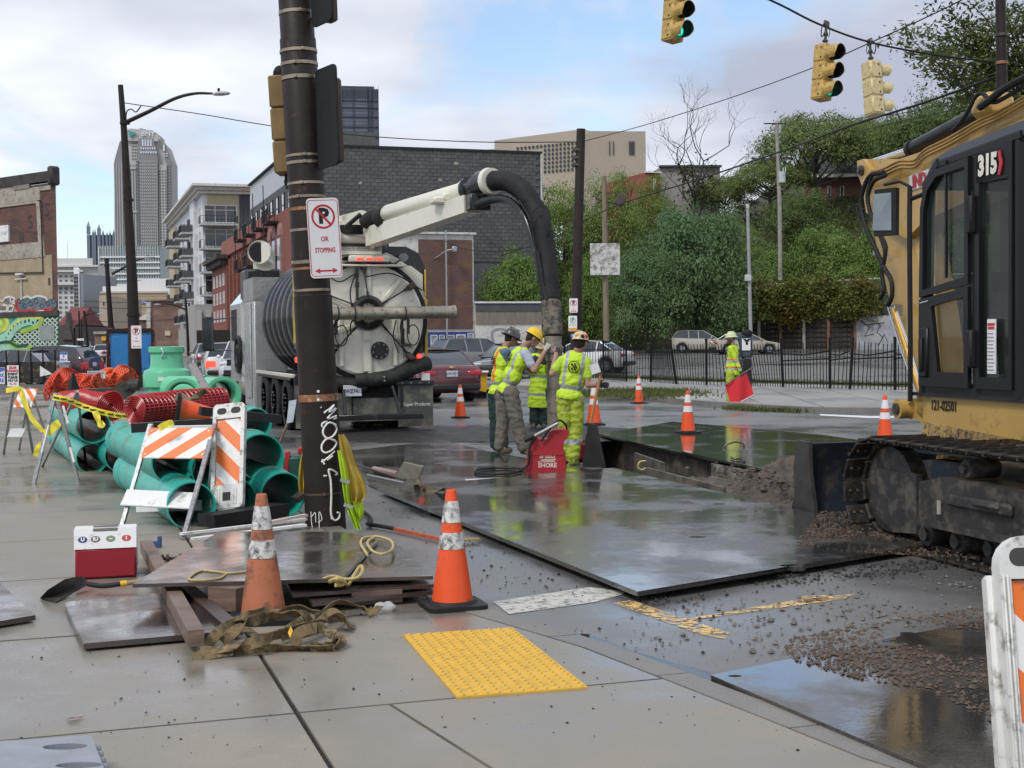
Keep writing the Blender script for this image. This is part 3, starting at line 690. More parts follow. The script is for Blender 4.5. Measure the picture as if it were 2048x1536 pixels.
class Bd:
 """a building whose front lies on plane P between two columns of the photograph"""
 def __init__(s,name,label,P,s0,s1,z0,z1,depth,mat,cat='building',group=None,bdir=None):
  s.P=P;s.t=T(name,label,cat,(P.p.x,P.p.y,0),P.a,group);s.s0,s.s1,s.z0,s.z1=s0,s1,z0,z1
  b=B()
  if bdir is None:b.box(((s0+s1)/2,depth/2,(z0+z1)/2),(s1-s0,depth,z1-z0))
  else:
   d_=V((bdir.dot(P.d),bdir.dot(P.n)))*depth;b.xy([(s0,0),(s1,0),(s1+d_.x,d_.y),(s0+d_.x,d_.y)],z0,z1)
  b.out('wall',mat,s.t,ang=None)
 def part(s,name,b,mat,**k):return b.out(name,mat,s.t,**k)
 def slab(s,name,px0,py0,px1,py1,mat,proud=.1,d=None,y=0.0):
  a=s.P.at(px0,py0);c=s.P.at(px1,py1);b=B();d=d or proud
  b.box(((a[0]+c[0])/2,y+d/2-proud,(a[1]+c[1])/2),(abs(c[0]-a[0]),d,abs(c[1]-a[1])));return b.out(name,mat,s.t,ang=None)
 def grid(s,s0,z0,s1,z1,nx,nz,fx,fz,fm,gm_,style='',side=0,indiv=True,y=0.0,skip=None):
  """windows in nx columns and nz rows; side=1 puts them on the right hand end wall, -1 on the left"""
  dx_,dz_=(s1-s0)/nx,(z1-z0)/nz;w,h=dx_*fx,dz_*fz
  if indiv:
   f,g=winmesh('w',w,h,fm,gm_,style)
   for i in range(nx):
    for j in range(nz):
     if skip and skip(i,j):continue
     a=s0+(i+.5)*dx_;z=z0+(j+.5)*dz_
     loc=(a,y-.005,z)if not side else((s.s1+.005 if side>0 else s.s0-.005),a,z)
     o=put('window',f,s.t,loc,0 if not side else(pi/2 if side>0 else-pi/2));put('pane',g,o)
  else:
   b=B()
   for i in range(nx):
    for j in range(nz):
     a=s0+(i+.5)*dx_;z=z0+(j+.5)*dz_
     if not side:b.box((a,y-.02,z),(w,.3,h))
     else:b.box((s.s1 if side>0 else s.s0,a,z),(.3,w,h))
   o=b.out('window',gm_,s.t,ang=None);o['kind']='stuff';return o
 def pg(s,px0,py0,px1,py1,nx,nz,fx,fz,fm,gm_,**k):
  """window grid between two points of the photograph"""
  a=s.P.at(px0,py1,k.get('y',0));c=s.P.at(px1,py0,k.get('y',0));return s.grid(a[0],a[1],c[0],c[1],nx,nz,fx,fz,fm,gm_,**k)
def front(px,py,Y,ang,**k):
 p=A(px,py,Y);return Plane(p.x,p.y,ang)
def streetY(px,w=19.0):
 d=ray(px,682);return w/(d.x*cos(STR)+d.y*sin(STR))*d.y
def mk(name,label,px0,px1,py,Y,ang,depth,mat,pyb=None,**k):
 P=front(px0,py,Y,ang);s1,_=P.at(px1,py);_,z1=P.at(px0,py);return Bd(name,label,P,0,s1,-1 if pyb is None else P.at(px0,pyb)[1],z1,depth,mat,**k)
ALONG=radians(-72)
bk1=brickm('old_red_brick',(.17,.058,.040),(.11,.04,.032),(.16,.12,.10),stain=(.045,.04,.038),sa=.75)
Yb=61.7;P=front(-90,690,Yb+5.5,radians(-38));s1=P.at(118,690)[0];zt=P.at(100,366)[1]
L_=Bd('brick_building','old dark red brick building with a green mural and graffiti on its wall',P,-6,s1,-.5,zt,16,bk1,bdir=V((-sin(STR+.03),cos(STR+.03),0)))
q=lambda x,y,o=0:(P.at(x,y,-o)[0],-o,P.at(x,y,-o)[1])
cream=M('cream_painted_wall',(.36,.29,.19),.85,var=.14,scale=1.2,dirt=(.25,.2,.15),da=.2);cap=M('dark_coping',(.05,.042,.04),.8,var=.4)
white_tr=M('worn_plaster_trim',(.36,.33,.27),.85,var=.2,scale=2,dirt=(.2,.15,.12),da=.3)
L_.slab('painted_wall',-100,526,107,632,cream,.03)
b=B();b.box((s1-.15,0,zt+.3),(.35,.5,.85),bev=.08);b.out('chimney_pier',cap,L_.t);L_.slab('coping',-100,371,100,362,cap,.12,.5)
L_.slab('parapet_block',31,366,62,377,M('grey_stone',(.22,.2,.17),.8),.1)
for n_,(x0,y0,x1,y1)in enumerate(((-100,374,32,380),(68,375,103,379),(-100,403,78,406),(-100,500,90,514),(-100,398,82,400))):L_.slab('plaster_trim',x0,y0,x1,y1,white_tr,.05+n_*.004)
b=B();b.poly([q(74,403),q(80,403),q(92,513),q(80,513)],(0,-.06,0));b.out('plaster_trim',white_tr,L_.t)
b=B();b.tube([q(81,400,.09),q(86,545,.09),q(-80,547,.09)],.035,6);b.out('conduit',cap,L_.t)
o=L_.slab('wall_sign',-30,455,20,483,white,.08);text('THE',.24,M('grey_print',(.35,.35,.35)),'sign_text',L_.t,XF(V(q(7,467,.085)),UPR))
b=B();m_=q(40,549,.15);b.box(m_,(.5,.25,.12),bev=.03);b.cyl((m_[0],-.1,m_[2]),(m_[0],-.1,m_[2]-1.1),.03,n=6);b.box((m_[0],-.12,m_[2]-.2),(.9,.05,.05));b.out('wall_lamp',M('lamp_housing',(.6,.6,.58),.5),L_.t)
L_.slab('vent',98,556,102,570,cap,.05)
for wrd,px,py in(('E',-20,440),('S',60,445),('S',93,420),('R',44,478),('S',70,478)):text(wrd,.85,M('ghost_lettering',(.06,.05,.05),.9),'faded_lettering',L_.t,XF(V(q(px,py,.012)),UPR),bold=.02)
spw,spr,spb,spk_=M('white_graffiti',(.62,.60,.56),.7),M('red_graffiti',(.45,.03,.03),.7),M('blue_graffiti',(.13,.18,.23),.7,var=.4,scale=1.3),M('grey_graffiti',(.16,.15,.14),.7,var=.2)
def stroke(pts,w,mat,off,par=None,name='graffiti',n=6):
 b=B();b.ribbon(crv([q(x,y,off)for x,y in pts],n),w,.008,(0,-1,0));return b.out(name,mat,par or L_.t)
def fill(pts,mat,off,name='graffiti'):
 b=B();b.poly([q(x,y,off)for x,y in pts],(0,.01,0));return b.out(name,mat,L_.t,ang=None)
fill([(32+2*sin(i),602-6*sin(i*2.1))if 0 else p for i,p in enumerate([(30,610),(34,597),(45,594),(60,596),(75,593),(90,597),(104,598),(112,600),(113,612),(108,618),(95,619),(80,620),(64,622),(48,623),(38,622),(33,616)])],spb,.035)
for k in range(13):cx=38+k*5.7;cy=602+(k%3)*5;stroke([(cx+4*cos(t),cy+4.2*sin(t))for t in[radians(a)for a in range(0,361,60)]],.045,spk_ if k%2 else M('dark_blue_spray',(.05,.07,.1),.7),.045)
stroke([(29,601),(34,606),(31,612),(38,622),(46,624),(60,621),(75,623),(90,620),(104,619)],.16,spr,.05)
for pts in([(-30,600),(-10,598),(5,602),(10,596),(20,594),(30,598),(22,606)],[(5,610),(14,612),(12,622),(2,623),(-10,620)],[(18,612),(26,612),(24,622),(16,622),(18,612)],[(20,594),(22,604),(30,607)],[(40,598),(55,593),(62,596),(75,592),(90,595),(95,601)],[(-20,625),(20,626),(60,626),(85,622),(86,626)]):stroke(pts,.10,spw,.055)
fill([(10,600),(20,595),(32,597),(30,608),(10,607)],spk_,.032);fill([(-20,612),(12,612),(12,622),(-20,622)],spk_,.032);fill([(16,611),(28,611),(28,622),(16,622)],spk_,.033)
mg=M('mural_dark_green',(.012,.085,.045),.7,var=.2);ml=M('mural_lime',(.30,.46,.06),.7,var=.25,scale=1);mm_=M('mural_mint',(.30,.55,.42),.7,var=.25,scale=1);mw=M('mural_white',(.55,.62,.55),.7);mt=M('mural_teal',(.03,.28,.18),.7,var=.3);mp_=M('mural_magenta',(.5,.05,.12),.7);myl=M('mural_yellow',(.55,.6,.12),.7)
fill([(-100,634),(118,630),(119,725),(-100,726)],mg,.04,'mural');L_.slab('mural_ledge',-100,629,119,632,cap,.1)
for d in range(-9,15):
 for sg in(1,-1):
  a=max(0,0);pts=[]
  for x in range(28,120,4):
   y=660+sg*(x-70)*.95+d*9.5
   if 634<y<706 and(x>62 or y>650+(62-x)*.4):pts.append((x,y))
  if len(pts)>1:stroke([pts[0],pts[-1]],.055,mw,.052,name='mural',n=1)
fill([(-100,634),(-100,700),(20,672),(60,655),(75,645),(60,634)],mt,.056,'mural')
fill([(-60,634),(8,634),(18,640),(20,655),(12,662),(0,668),(-60,680)],ml,.06,'mural')
for r_,m__ in((1.0,myl),(.62,ml),(.3,myl)):fill([(0+18*r_*cos(t),646+18*r_*sin(t))for t in[i*.42 for i in range(15)]],m__,.064+.004*(1-r_),'mural')
stroke([(-40,690),(0,682),(18,670),(28,655),(45,642),(62,638),(72,645)],.55,mm_,.07,name='mural')
stroke([(18,662),(28,650),(45,637),(62,635),(74,636),(82,636)],.12,myl,.075,name='mural');stroke([(84,634),(84,642),(76,652),(60,658),(40,664)],.2,ml,.075,name='mural')
for x,y in((12,675),(17,667),(21,660),(27,652),(35,648),(42,645),(50,643),(58,641),(66,645)):
 b=B();c_=q(x,y,.08);b.cyl((c_[0],-.08,c_[2]),(c_[0],-.09,c_[2]),.045+.03*(x>45),n=8);b.out('mural',mg,L_.t)
fill([(-100,700),(-30,690),(0,685),(25,682),(38,690),(52,700),(56,690),(66,692),(76,700),(90,696),(119,708),(119,725),(-100,726)],ml,.066,'mural')
fill([(-60,704),(0,692),(20,690),(32,700),(30,722),(-60,724)],mm_,.07,'mural');fill([(40,714),(70,706),(100,708),(119,716),(119,725),(40,725)],mm_,.07,'mural')
stroke([(-40,694),(0,686),(18,684),(34,692),(54,690)],.14,mg,.08,name='mural');fill([(78,700),(84,696),(100,697),(119,700),(119,707),(100,703)],mp_,.08,'mural')
for k in range(10):x=42+k*7.5;fill([(x,713),(x+5,713),(x+2.5,706)],myl,.078,'mural')
for k in range(5):stroke([(14+k*4,700),(14+k*4,719)],.1,mt if k%2 else mw,.078,name='mural',n=1)
for j in range(7):L_.slab('block',82,651+j*4.1,112,654.7+j*4.1,M('bare_block',(.26,.30,.29),.9,var=.2,scale=3),.085)
blk=M('dark_grey_block',(.085,.087,.092),.85,var=.2,scale=.7,bmp=.3,bs=8);blk2=M('grey_block',(.10,.102,.106),.85,var=.22,scale=2,bmp=.3,bs=8);cop=M('black_coping',(.02,.02,.022),.6)
Yk=streetY(640);P=front(640,700,Yk,STR);s1=P.at(1083,500)[0];_,zt=P.at(660,294)
K=Bd('block_building','large windowless building of dark grey concrete blocks',P,0,s1,-.5,zt-.02,5,blk)
bw,bh=.6,.295;nb=B();cnt=0;bmesh_=B();bmesh_.box((0,0,0),(bw-.03,.09,bh-.025));bms=[bmesh_.mesh('block',m,ang=None)for m in(blk,blk2,M('brownish_block',(.10,.095,.09),.85,var=.3))]
nr=int((zt-8)/bh)
for r_ in range(nr):
 z=zt-(r_+.5)*bh;n_=int(s1/bw)
 for c_ in range(0,n_+1):
  x=c_*bw+(bw/2 if r_%2 else 0)
  if x<.45 or x>s1-.41:continue
  dy_=rnd.uniform(0,.02)
  if x<14 and 4<r_<22 and cnt<290:put('block',bms[int(rnd.random()*2.15)],K.t,(x,-.02-dy_,z));cnt+=1
  else:nb.cm=int(rnd.random()*2.1);nb.box((x,-.02-dy_,z),(bw-.03,.09,bh-.025))
o=nb.out('block',[blk,blk2,M('brownish_block',(0,0,0))],K.t,ang=None,fix=False);o['kind']='stuff'
b=B();b.box((s1/2,.1,zt+.1),(s1+.2,.5,.2));b.out('coping',cop,K.t);b=B();b.box((s1+.02,.1,zt-5),(.12,.5,10));b.out('corner_trim',M('pale_flashing',(.5,.52,.54),.5),K.t)
for px,py,w_ in((912,327,9),(880,360,8),(720,366,6)):
 a=P.at(px,py);b=B();b.box((a[0],-.075,a[1]),(w_*.04,.03,.2));b.out('patch',white_tr,K.t)
pe=P.at(740,288);b=B();b.box((pe[0]-1,6,zt+.9),(4.4,5,1.8));b.out('roof_hut',blk2,K.t)
P=front(800,700,95,STR);zt=P.at(800,467)[1];sb=P.at(836,500)[0];s1=P.at(947,500)[0];se=P.at(1083,640)[0]
whw=M('white_rendered_wall',(.62,.61,.57),.8,var=.1,scale=.8,dirt=(.4,.36,.3),da=.3);bk2=brickm('purple_brown_brick',(.16,.075,.055),(.10,.055,.055),(.13,.1,.09),stain=(.20,.11,.045),sa=.6)
Sh=Bd('corner_shop','old shop with brown brick upper wall, white base and blue framed windows',P,-1.2,s1,-.3,zt,12,whw)
a=P.at(836,476);c=P.at(945,655);b=B();b.box(((sb+s1)/2-.05,-.03,(a[1]+c[1])/2-.1),(s1-sb-.15,.1,a[1]-c[1]));b.out('brick_wall',bk2,Sh.t,ang=None)
b=B();b.box(((s1-1.2)/2,0,zt+.06),(s1+1.5,.5,.14));b.out('coping',whw,Sh.t)
ext=Bd('low_extension','low white walled extension with dark roof band and a grey spray loop',P,s1+.02,se,-.3,P.at(1010,608)[1],10,whw)
zr=[P.at(1010,y)[1]for y in(607,622,648)]
for nm,z0,z1,mt_,pr_ in(('roof_band',zr[1],zr[0],blk,.12),('fascia',zr[2],zr[1]-.02,M('weathered_board',(.22,.19,.15),.85,var=.3,scale=2,st=(4,1,.3)),.07)):
 b=B();b.box(((s1+se)/2+.05,-pr_/2,(z0+z1)/2),(se-s1-.1,pr_,z1-z0));b.out(nm,mt_,ext.t,ang=None)
b=B();b.box(((s1+se)/2,.1,zr[0]+.08),(se-s1,.6,.12));b.out('coping',M('white_metal',(.7,.71,.72),.4),ext.t)
q=lambda x,y,o=0:(P.at(x,y,-o)[0],-o,P.at(x,y,-o)[1])
b=B();b.ribbon(crv([q(x,y,.02)for x,y in((988,690),(984,668),(990,660),(1005,658),(1013,664),(1016,676))],6),.16,.01,(0,-1,0));b.out('graffiti',M('silver_spray',(.28,.29,.31),.6),ext.t)
blue=M('blue_shopfront_paint',(.02,.05,.2),.5,var=.2)
a,c=q(855,664),q(948,745);b=B();b.box(((a[0]+c[0])/2,-.05,(a[2]+c[2])/2),(c[0]-a[0],.1,a[2]-c[2]));b.out('shopfront',blue,Sh.t,ang=None)
for x0,x1,y0,y1 in((860,874,670,702),(877,888,670,700),(893,908,670,704),(911,930,669,712),(934,946,666,700)):
 a,c=q(x0,y0),q(x1,y1);f,g=winmesh('s',c[0]-a[0],a[2]-c[2],white,glassl,'m');o=put('window',f,Sh.t,((a[0]+c[0])/2,-.105,(a[2]+c[2])/2));put('pane',g,o)
b=B();dp=[P.at(888,y)[0]for y in(480,700)];b.cyl((dp[0],-.5,P.at(888,462)[1]),(dp[0],-.5,0),.07,n=8);b.out('downpipe',steel,Sh.t)
a=q(902,500);b=B();b.tube(crv([(a[0]-1.2,-.1,a[2]-.6),(a[0]-.5,-.5,a[2]-.1),(a[0],-.8,a[2])],4),.03,6);b.box((a[0],-.9,a[2]),(.35,.3,.4),bev=.05);b.out('floodlight',steel,Sh.t)
conc=M('beige_concrete',(.40,.345,.275),.85,var=.06,scale=.1);dwin=M('dark_office_glass',(.03,.033,.036),.2)
Cb=mk('concrete_tower_block','beige concrete institutional block with rows of deep square windows above the treetops',1180,1291,262,420,radians(6),60,conc,pyb=560)
P=front(989,300,445,radians(-24));s1=P.at(1182,262)[0];zt=P.at(989,281)[1]
pts=[P.at(x,y)for x,y in((989,281),(1166,258),(1182,262),(1182,420),(1080,420),(989,420))]
b=B();b.xz([(a,z)for a,z in pts],0,40);b_=b.mesh('wing',conc,ang=None);o=put('wing',b_,Cb.t);o.matrix_parent_inverse=Matrix.Identity(4)
rel=Matrix.Translation((-Cb.P.p));o.matrix_basis=Matrix.Rotation(-Cb.P.a,4,'Z')@Matrix.Translation(P.p-Cb.P.p)@Matrix.Rotation(P.a,4,'Z');WG=o
_,wgm=winmesh('cb',.85,.9,conc,dwin,'')
for i in range(19):
 for j in range(7):
  x=1036+i*7.8;ytop=297-(x-1036)*.09;a=P.at(x,ytop+j*8.6)
  if x<1086 and j>0:continue
  w=put('window',wgm,o,(a[0],-.3,a[1]))
for x in(1218,1226,1258,1261,1264,1267):Cb.slab('window_slot',x,282,x+1.2,310,dwin,.4)
a=P.at(920,289);b=B();bx_=P.at(989,300)[0];b.box(((a[0]+bx_)/2+8,20,(P.at(940,292)[1]+P.at(940,420)[1])/2),(bx_-a[0]+10,20,P.at(940,292)[1]-P.at(940,420)[1]));o=put('low_wing',b.mesh('low_wing',conc,ang=None),Cb.t);o.matrix_basis=WG.matrix_basis
Us=mk('steel_skyscraper','dark blue grey steel and glass skyscraper behind the block building',652,757,176,1400,radians(10),70,M('core_blue_steel',(.085,.10,.135),.4,var=.15,scale=.02),pyb=640)
fz=M('steel_fins',(.045,.052,.068),.4);gz=M('tower_glass',(.17,.20,.26),.3,var=.3,scale=.03)
Us.pg(655,196,735,290,24,14,.55,.45,fz,gz,indiv=False)
for x in(652,682,706,735,742,756):Us.slab('column',x,172,x+2,300,fz,2.0)
for y in(200,214,232,252,272):Us.slab('belt',652,y,757,y+2.5,fz,1.4)
for i in range(26):Us.slab('fin',653+i*4,178,654.2+i*4,197,fz,1.0)
b=B();b.box(((Us.s0+Us.s1)/2,35,Us.z1+1.5),(Us.s1-8,60,4));b.out('roof_plant',fz,Us.t)
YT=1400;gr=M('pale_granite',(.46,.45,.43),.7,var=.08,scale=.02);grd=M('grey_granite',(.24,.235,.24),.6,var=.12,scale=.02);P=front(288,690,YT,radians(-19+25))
q=lambda x,y,o=0:(P.at(x,y)[0],-o,P.at(x,y)[1])
tw=T('granite_tower','tall pale granite skyscraper with sloping crown and sign at its top','skyscraper',(P.p.x,P.p.y,0),P.a)
def face(name,pts,o0,o1,m):b=B();b.xz([P.at(x,y)for x,y in pts],-o0,-o1);return b.out(name,m,tw,ang=None)
face('core',[(229,640),(229,322),(240,282),(258,278),(318,278),(331,288),(343,322),(346,640)],-45,0,gr)
face('crown',[(252,282),(252,262),(262,258),(306,261),(319,270),(320,284)],-35,-4,gr)
face('bay',[(254,330),(254,282),(276,282),(281,300),(284,640),(262,640)],0,3,gr)
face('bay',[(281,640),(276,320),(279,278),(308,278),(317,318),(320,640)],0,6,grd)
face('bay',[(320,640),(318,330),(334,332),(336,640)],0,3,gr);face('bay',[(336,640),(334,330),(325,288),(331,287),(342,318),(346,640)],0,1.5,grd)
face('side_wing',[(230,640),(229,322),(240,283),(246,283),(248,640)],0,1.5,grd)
def tw_win(x0,y0,x1,y1,nx,nz,fx,fzz,m,o):
 b=B();a,c=P.at(x0,y1),P.at(x1,y0);dx_,dz_=(c[0]-a[0])/nx,(c[1]-a[1])/nz
 for i in range(nx):
  for j in range(nz):b.box((a[0]+(i+.5)*dx_,-o,a[1]+(j+.5)*dz_),(dx_*fx,.8,dz_*fzz))
 w=b.out('window',m,tw,ang=None,fix=False);w['kind']='stuff'
wlt=M('sky_lit_window',(.62,.66,.7),.25);tg=M('tower_window',(.13,.14,.16),.3);tg2=M('tower_window_pale',(.42,.42,.44),.3)
tw_win(285,322,316,560,9,38,.5,.5,tg2,6);tw_win(264,330,280,560,4,1,.25,1,tg,3.1);tw_win(322,340,334,560,3,38,.5,.5,tg,3);tw_win(338,330,344,560,2,38,.6,.5,tg,1.5);tw_win(231,326,246,560,4,1,.3,1,gr,1.6);tw_win(277.5,322,281,560,1,38,.7,.6,tg,6.2);tw_win(264,284,276,322,4,6,.5,.5,tg,3)
tw_win(285,281,306,294,4,1,.6,1,wlt,6.1);tw_win(282,296,314,301,7,1,.6,.8,wlt,6.2);tw_win(282,304,316,309,7,1,.7,.8,wlt,6.2);tw_win(326,290,331,303,1,1,.8,1,wlt,2);tw_win(327,306,337,315,2,2,.7,.5,wlt,2)
for y in(335,422):face('band',[(254,y+4),(254,y),(284,y),(284,y+4)],3.1,4,gr)
face('arrow_sign',[(259,263),(276,269),(262,276)],6.6,7.6,M('teal_sign',(.04,.32,.30),.5));face('crown_front',[(254,283),(254,262),(262,258.5),(306,262),(318,270),(318,284)],3.5,5.5,gr)
text('BNY',6.2,M('silver_sign',(.72,.73,.75),.5),'sign_text',tw,XF(V(q(298,270,6.2)),UPR),bold=.12,ext=.3,sx=1.15)
b=B();b.tube([q(276,254,-12),q(297,259,-12)],1,4,sq=True);b.tube([q(281,262,-12),q(279,255,-12)],1,4);b.out('roof_crane',grd,tw)
Pg=mk('spired_glass_tower','blue grey glass tower with castle like spires',175,236,470,2100,radians(0),60,M('blue_mirror_glass',(.13,.165,.21),.3,var=.2,scale=.02),pyb=640)
sg=M('spire_glass',(.15,.185,.23),.3)
for x,y in((175,446),(184,462),(188,461),(196,452),(204,462),(212,466),(218,464),(225,462),(231,452)):
 a=Pg.P.at(x,470);tz=Pg.P.at(x,y)[1];w_=4.6 if y<456 else 2.6;b=B();b.box((a[0]+2,-1.5,(Pg.z0+a[1])/2),(w_,3,a[1]-Pg.z0));b.box((a[0]+2,-1,(a[1]+tz)/2-2),(w_,w_,(tz-a[1])*.7));b.lathe([(w_*.6,0),(.01,7)],4,Matrix.Translation((a[0]+2,-1,tz-4))@Matrix.Rotation(pi/4,4,'Z'));b.out('spire',sg,Pg.t,ang=None)
Wb=mk('banded_office','glass office block with bright white floor bands below the granite tower',197,320,492,900,radians(5),40,M('green_grey_glass',(.20,.25,.25),.25,var=.3,scale=.05),pyb=680)
wb=M('white_band',(.78,.80,.80),.5);Wb.pg(202,494,318,512,22,3,.6,.6,wb,M('pale_green_glass',(.36,.42,.40),.3),indiv=False)
for i in range(11):Wb.slab('floor_band',200,513+i*11.2,320,515.2+i*11.2,wb,1.2)
for i in range(24):Wb.slab('mullion',202+i*5,492,203+i*5,640,M('pale_mullion',(.42,.46,.46),.5),.5)
Wb.slab('edge_column',197,494,202,660,wb,1.4)
Ut=mk('ornate_pale_building','pale ornate office building with arched windows beside the brick wall',110,196,531,700,radians(4),40,M('pale_terracotta',(.56,.55,.52),.7,var=.1,scale=.05),pyb=720)
ug=M('grey_windows',(.12,.13,.14),.3);Ut.pg(116,524,190,531,9,1,.4,.8,wb,ug,indiv=False)
Ut.pg(116,548,160,566,4,2,.62,.62,wb,ug,indiv=True);Ut.pg(116,580,160,640,4,6,.62,.6,wb,ug,indiv=True)
for x,y0,y1,w_ in((108,531,534,90),(108,541,544,60),(108,567,570,50)):Ut.slab('cornice',x,y0,x+w_,y1,M('cornice_stone',(.62,.61,.58),.7),2.5)
Ut.slab('mansard',112,517,186,531,M('white_storey',(.6,.6,.58),.6),1.2)
for k in range(4):
 a=Ut.P.at(121.5+k*11,577);b=B();b.cyl((a[0],-.2,a[1]),(a[0],.2,a[1]),.9,n=12);b.out('arch_window',ug,Ut.t)
b=B();a=Ut.P.at(130,515);b.cyl((a[0],5,a[1]),(a[0],5,a[1]+8),.12,n=5);b.out('antenna',steel,Ut.t)
Sl=mk('grey_slab_tower','plain grey concrete slab building with small slot windows',166,186,549,480,radians(6),30,M('light_grey_concrete',(.42,.40,.37),.8,var=.06),pyb=735)
Sl2=mk('grey_slab_wing','darker grey wing of the slab building with a column of dark slots',186,199,552,484,radians(30),20,M('mid_grey_concrete',(.30,.29,.27),.8),pyb=735)
Sl2.pg(190,560,196,710,1,14,.8,.25,wb,dwin,indiv=False)
Gt=mk('narrow_glass_tower','narrow glass tower with white mullions left of the grey slab',147,166,548,470,radians(-10),25,M('blue_grey_panel',(.22,.25,.28),.5),pyb=735)
Gt.pg(151,552,158,735,2,24,.7,.6,wb,dwin,indiv=False);Gt.slab('white_mullion',159,536,162,735,wb,.6);Gt.slab('roof_box',148,535,158,548,wb,.3)
Ch=mk('stone_church','dark stone church with red tiled roof at the end of the street',112,150,650,300,radians(0),30,M('dark_stone',(.085,.075,.07),.9,var=.3),pyb=730)
rt=M('red_roof_tiles',(.17,.045,.045),.8,var=.2);a0,a1,pk_=Ch.P.at(112,652),Ch.P.at(150,652),Ch.P.at(130,612)
b=B();b.yz([(0,a0[1]),(22,a0[1]),(11,pk_[1])],0,Ch.s1);b.out('roof',rt,Ch.t,ang=None)
a=Ch.P.at(134,625);b=B();b.poly([(a[0]-1,-.5,a0[1]-3),(a[0]+1.2,-.5,a0[1]-3),(a[0]+.1,-.5,a[1])],(0,3,0));b.out('gable',M('dark_stone',(0,0,0)),Ch.t,ang=None)
tan=M('tan_panel',(.47,.34,.21),.8,var=.06,scale=.1)
Ar=mk('arena','tan arena building with a white curved roof beyond the brick building',201,332,583,430,radians(8),60,tan,pyb=735)
a,c=Ar.P.at(205,583),Ar.P.at(358,583);rf=[Ar.P.at(x,y,4)for x,y in((205,583),(205,573),(268,571),(275,562),(300,558),(330,557),(356,557),(360,590),(332,590))]
b=B();b.xz(rf,4,50);b.out('roof',M('white_membrane',(.72,.74,.75),.5),Ar.t,ang=None)
Ar.slab('blue_sign',273,599,295,607,M('blue_sign',(.15,.25,.5),.5),.3);text('ARENA',1.1,wb,'sign_text',Ar.t,XF(V((Ar.P.at(284,604)[0],-.36,Ar.P.at(284,604)[1])),UPR))
for k in range(9):Ar.slab('panel_joint',204,592+k*9,332,592.4+k*9,M('tan_joint',(.36,.27,.18),.8),.05)
Ar.slab('parapet',200,583,333,586,M('pale_parapet',(.5,.46,.4),.7),.3)
Tn=mk('tan_low_building','low tan building with stepped gable left of the second lamp post',198,216,592,330,radians(0),30,M('pale_tan',(.44,.36,.27),.8,var=.1),pyb=735)
Tn.slab('window',206,604,209,611,dwin,.1)
Lb=mk('low_brick_building','low red brick building with a white corner strip and boarded base',302,372,600,230,radians(8),30,brickm('weathered_red_brick',(.22,.085,.06),(.17,.07,.05),(.3,.25,.22),bw=.5,bh=.2,ms=.03,stain=(.33,.26,.22),sa=.5),pyb=735)
P=front(293,650,236,radians(-60));Lb.slab('white_corner',293,601,303,735,M('chalk_white_wall',(.52,.51,.5),.8),.4);Lb.slab('parapet',292,599,372,602,M('grey_coping',(.24,.2,.18),.8),.5)
Lb.slab('small_sign',330,662,341,671,M('cream_sign',(.6,.5,.38),.7),.2)
Gb=mk('gabled_brick_building','small brick building with a white gable behind the van',272,302,640,250,radians(0),20,brickm('brown_brick',(.16,.07,.05),(.12,.06,.045),(.2,.16,.14)),pyb=735)
a0,a1=Gb.P.at(274,640),Gb.P.at(300,622);b=B();b.xz([a0,(a1[0],a0[1]),a1],-.3,8);b.out('roof',whw,Gb.t,ang=None)
Bb=mk('small_brick_shop','small brick building with a sign beyond the van at the left kerb',189,214,667,190,radians(0),20,brickm('shop_brick',(.24,.12,.09),(.18,.09,.07),(.3,.25,.22)),pyb=735)
Bb.slab('parapet',188,663,215,668,white_tr,.3);Bb.slab('yellow_sign',204,673,213,681,M('yellow_sign',(.6,.4,.05),.6),.3)
wr=M('white_cladding',(.66,.68,.70),.6,var=.05,scale=.3);be=M('beige_cladding',(.46,.39,.25),.7,var=.07,scale=.5);dk=M('charcoal_cladding',(.05,.055,.065),.6)
P=front(410,690,streetY(410),STR);zt=P.at(410,388)[1];s1=P.at(500,400)[0]
Ap=Bd('balcony_apartments','six storey white and beige apartment block with projecting balconies',P,0,s1,-.5,zt,60,wr)
q=lambda x,y,o=0:(P.at(x,y,-o)[0],-o,P.at(x,y,-o)[1])
cr_=M('cornice_white',(.64,.61,.55),.6)
PS=Plane(P.p.x-.01*cos(STR),P.p.y,ALONG);
FL=[q(430,y)[2]for y in(452,500,547,592,640,690)]
b=B();b.box((s1/2-.5,29,zt+1.1),(s1+2.2,62.5,.35));b.box((s1/2-.3,29.3,zt+.7),(s1+1.4,61.5,.45));b.box((s1/2-.2,29.6,zt+.25),(s1+.8,60.8,.45));b.out('cornice',cr_,Ap.t)
a=q(482,600)[0];b=B();b.box(((a+s1)/2,-.1,(zt+FL[3])/2),(s1-a,.3,zt-FL[3]));b.out('charcoal_bay',dk,Ap.t,ang=None)
a1_=q(418,600)[0];a2=q(480,600)[0];b=B();b.box(((a1_+a2)/2,-.08,(zt+FL[1]-.5)/2),(a2-a1_,.2,zt-FL[1]+.5));b.out('beige_bay',be,Ap.t,ang=None)
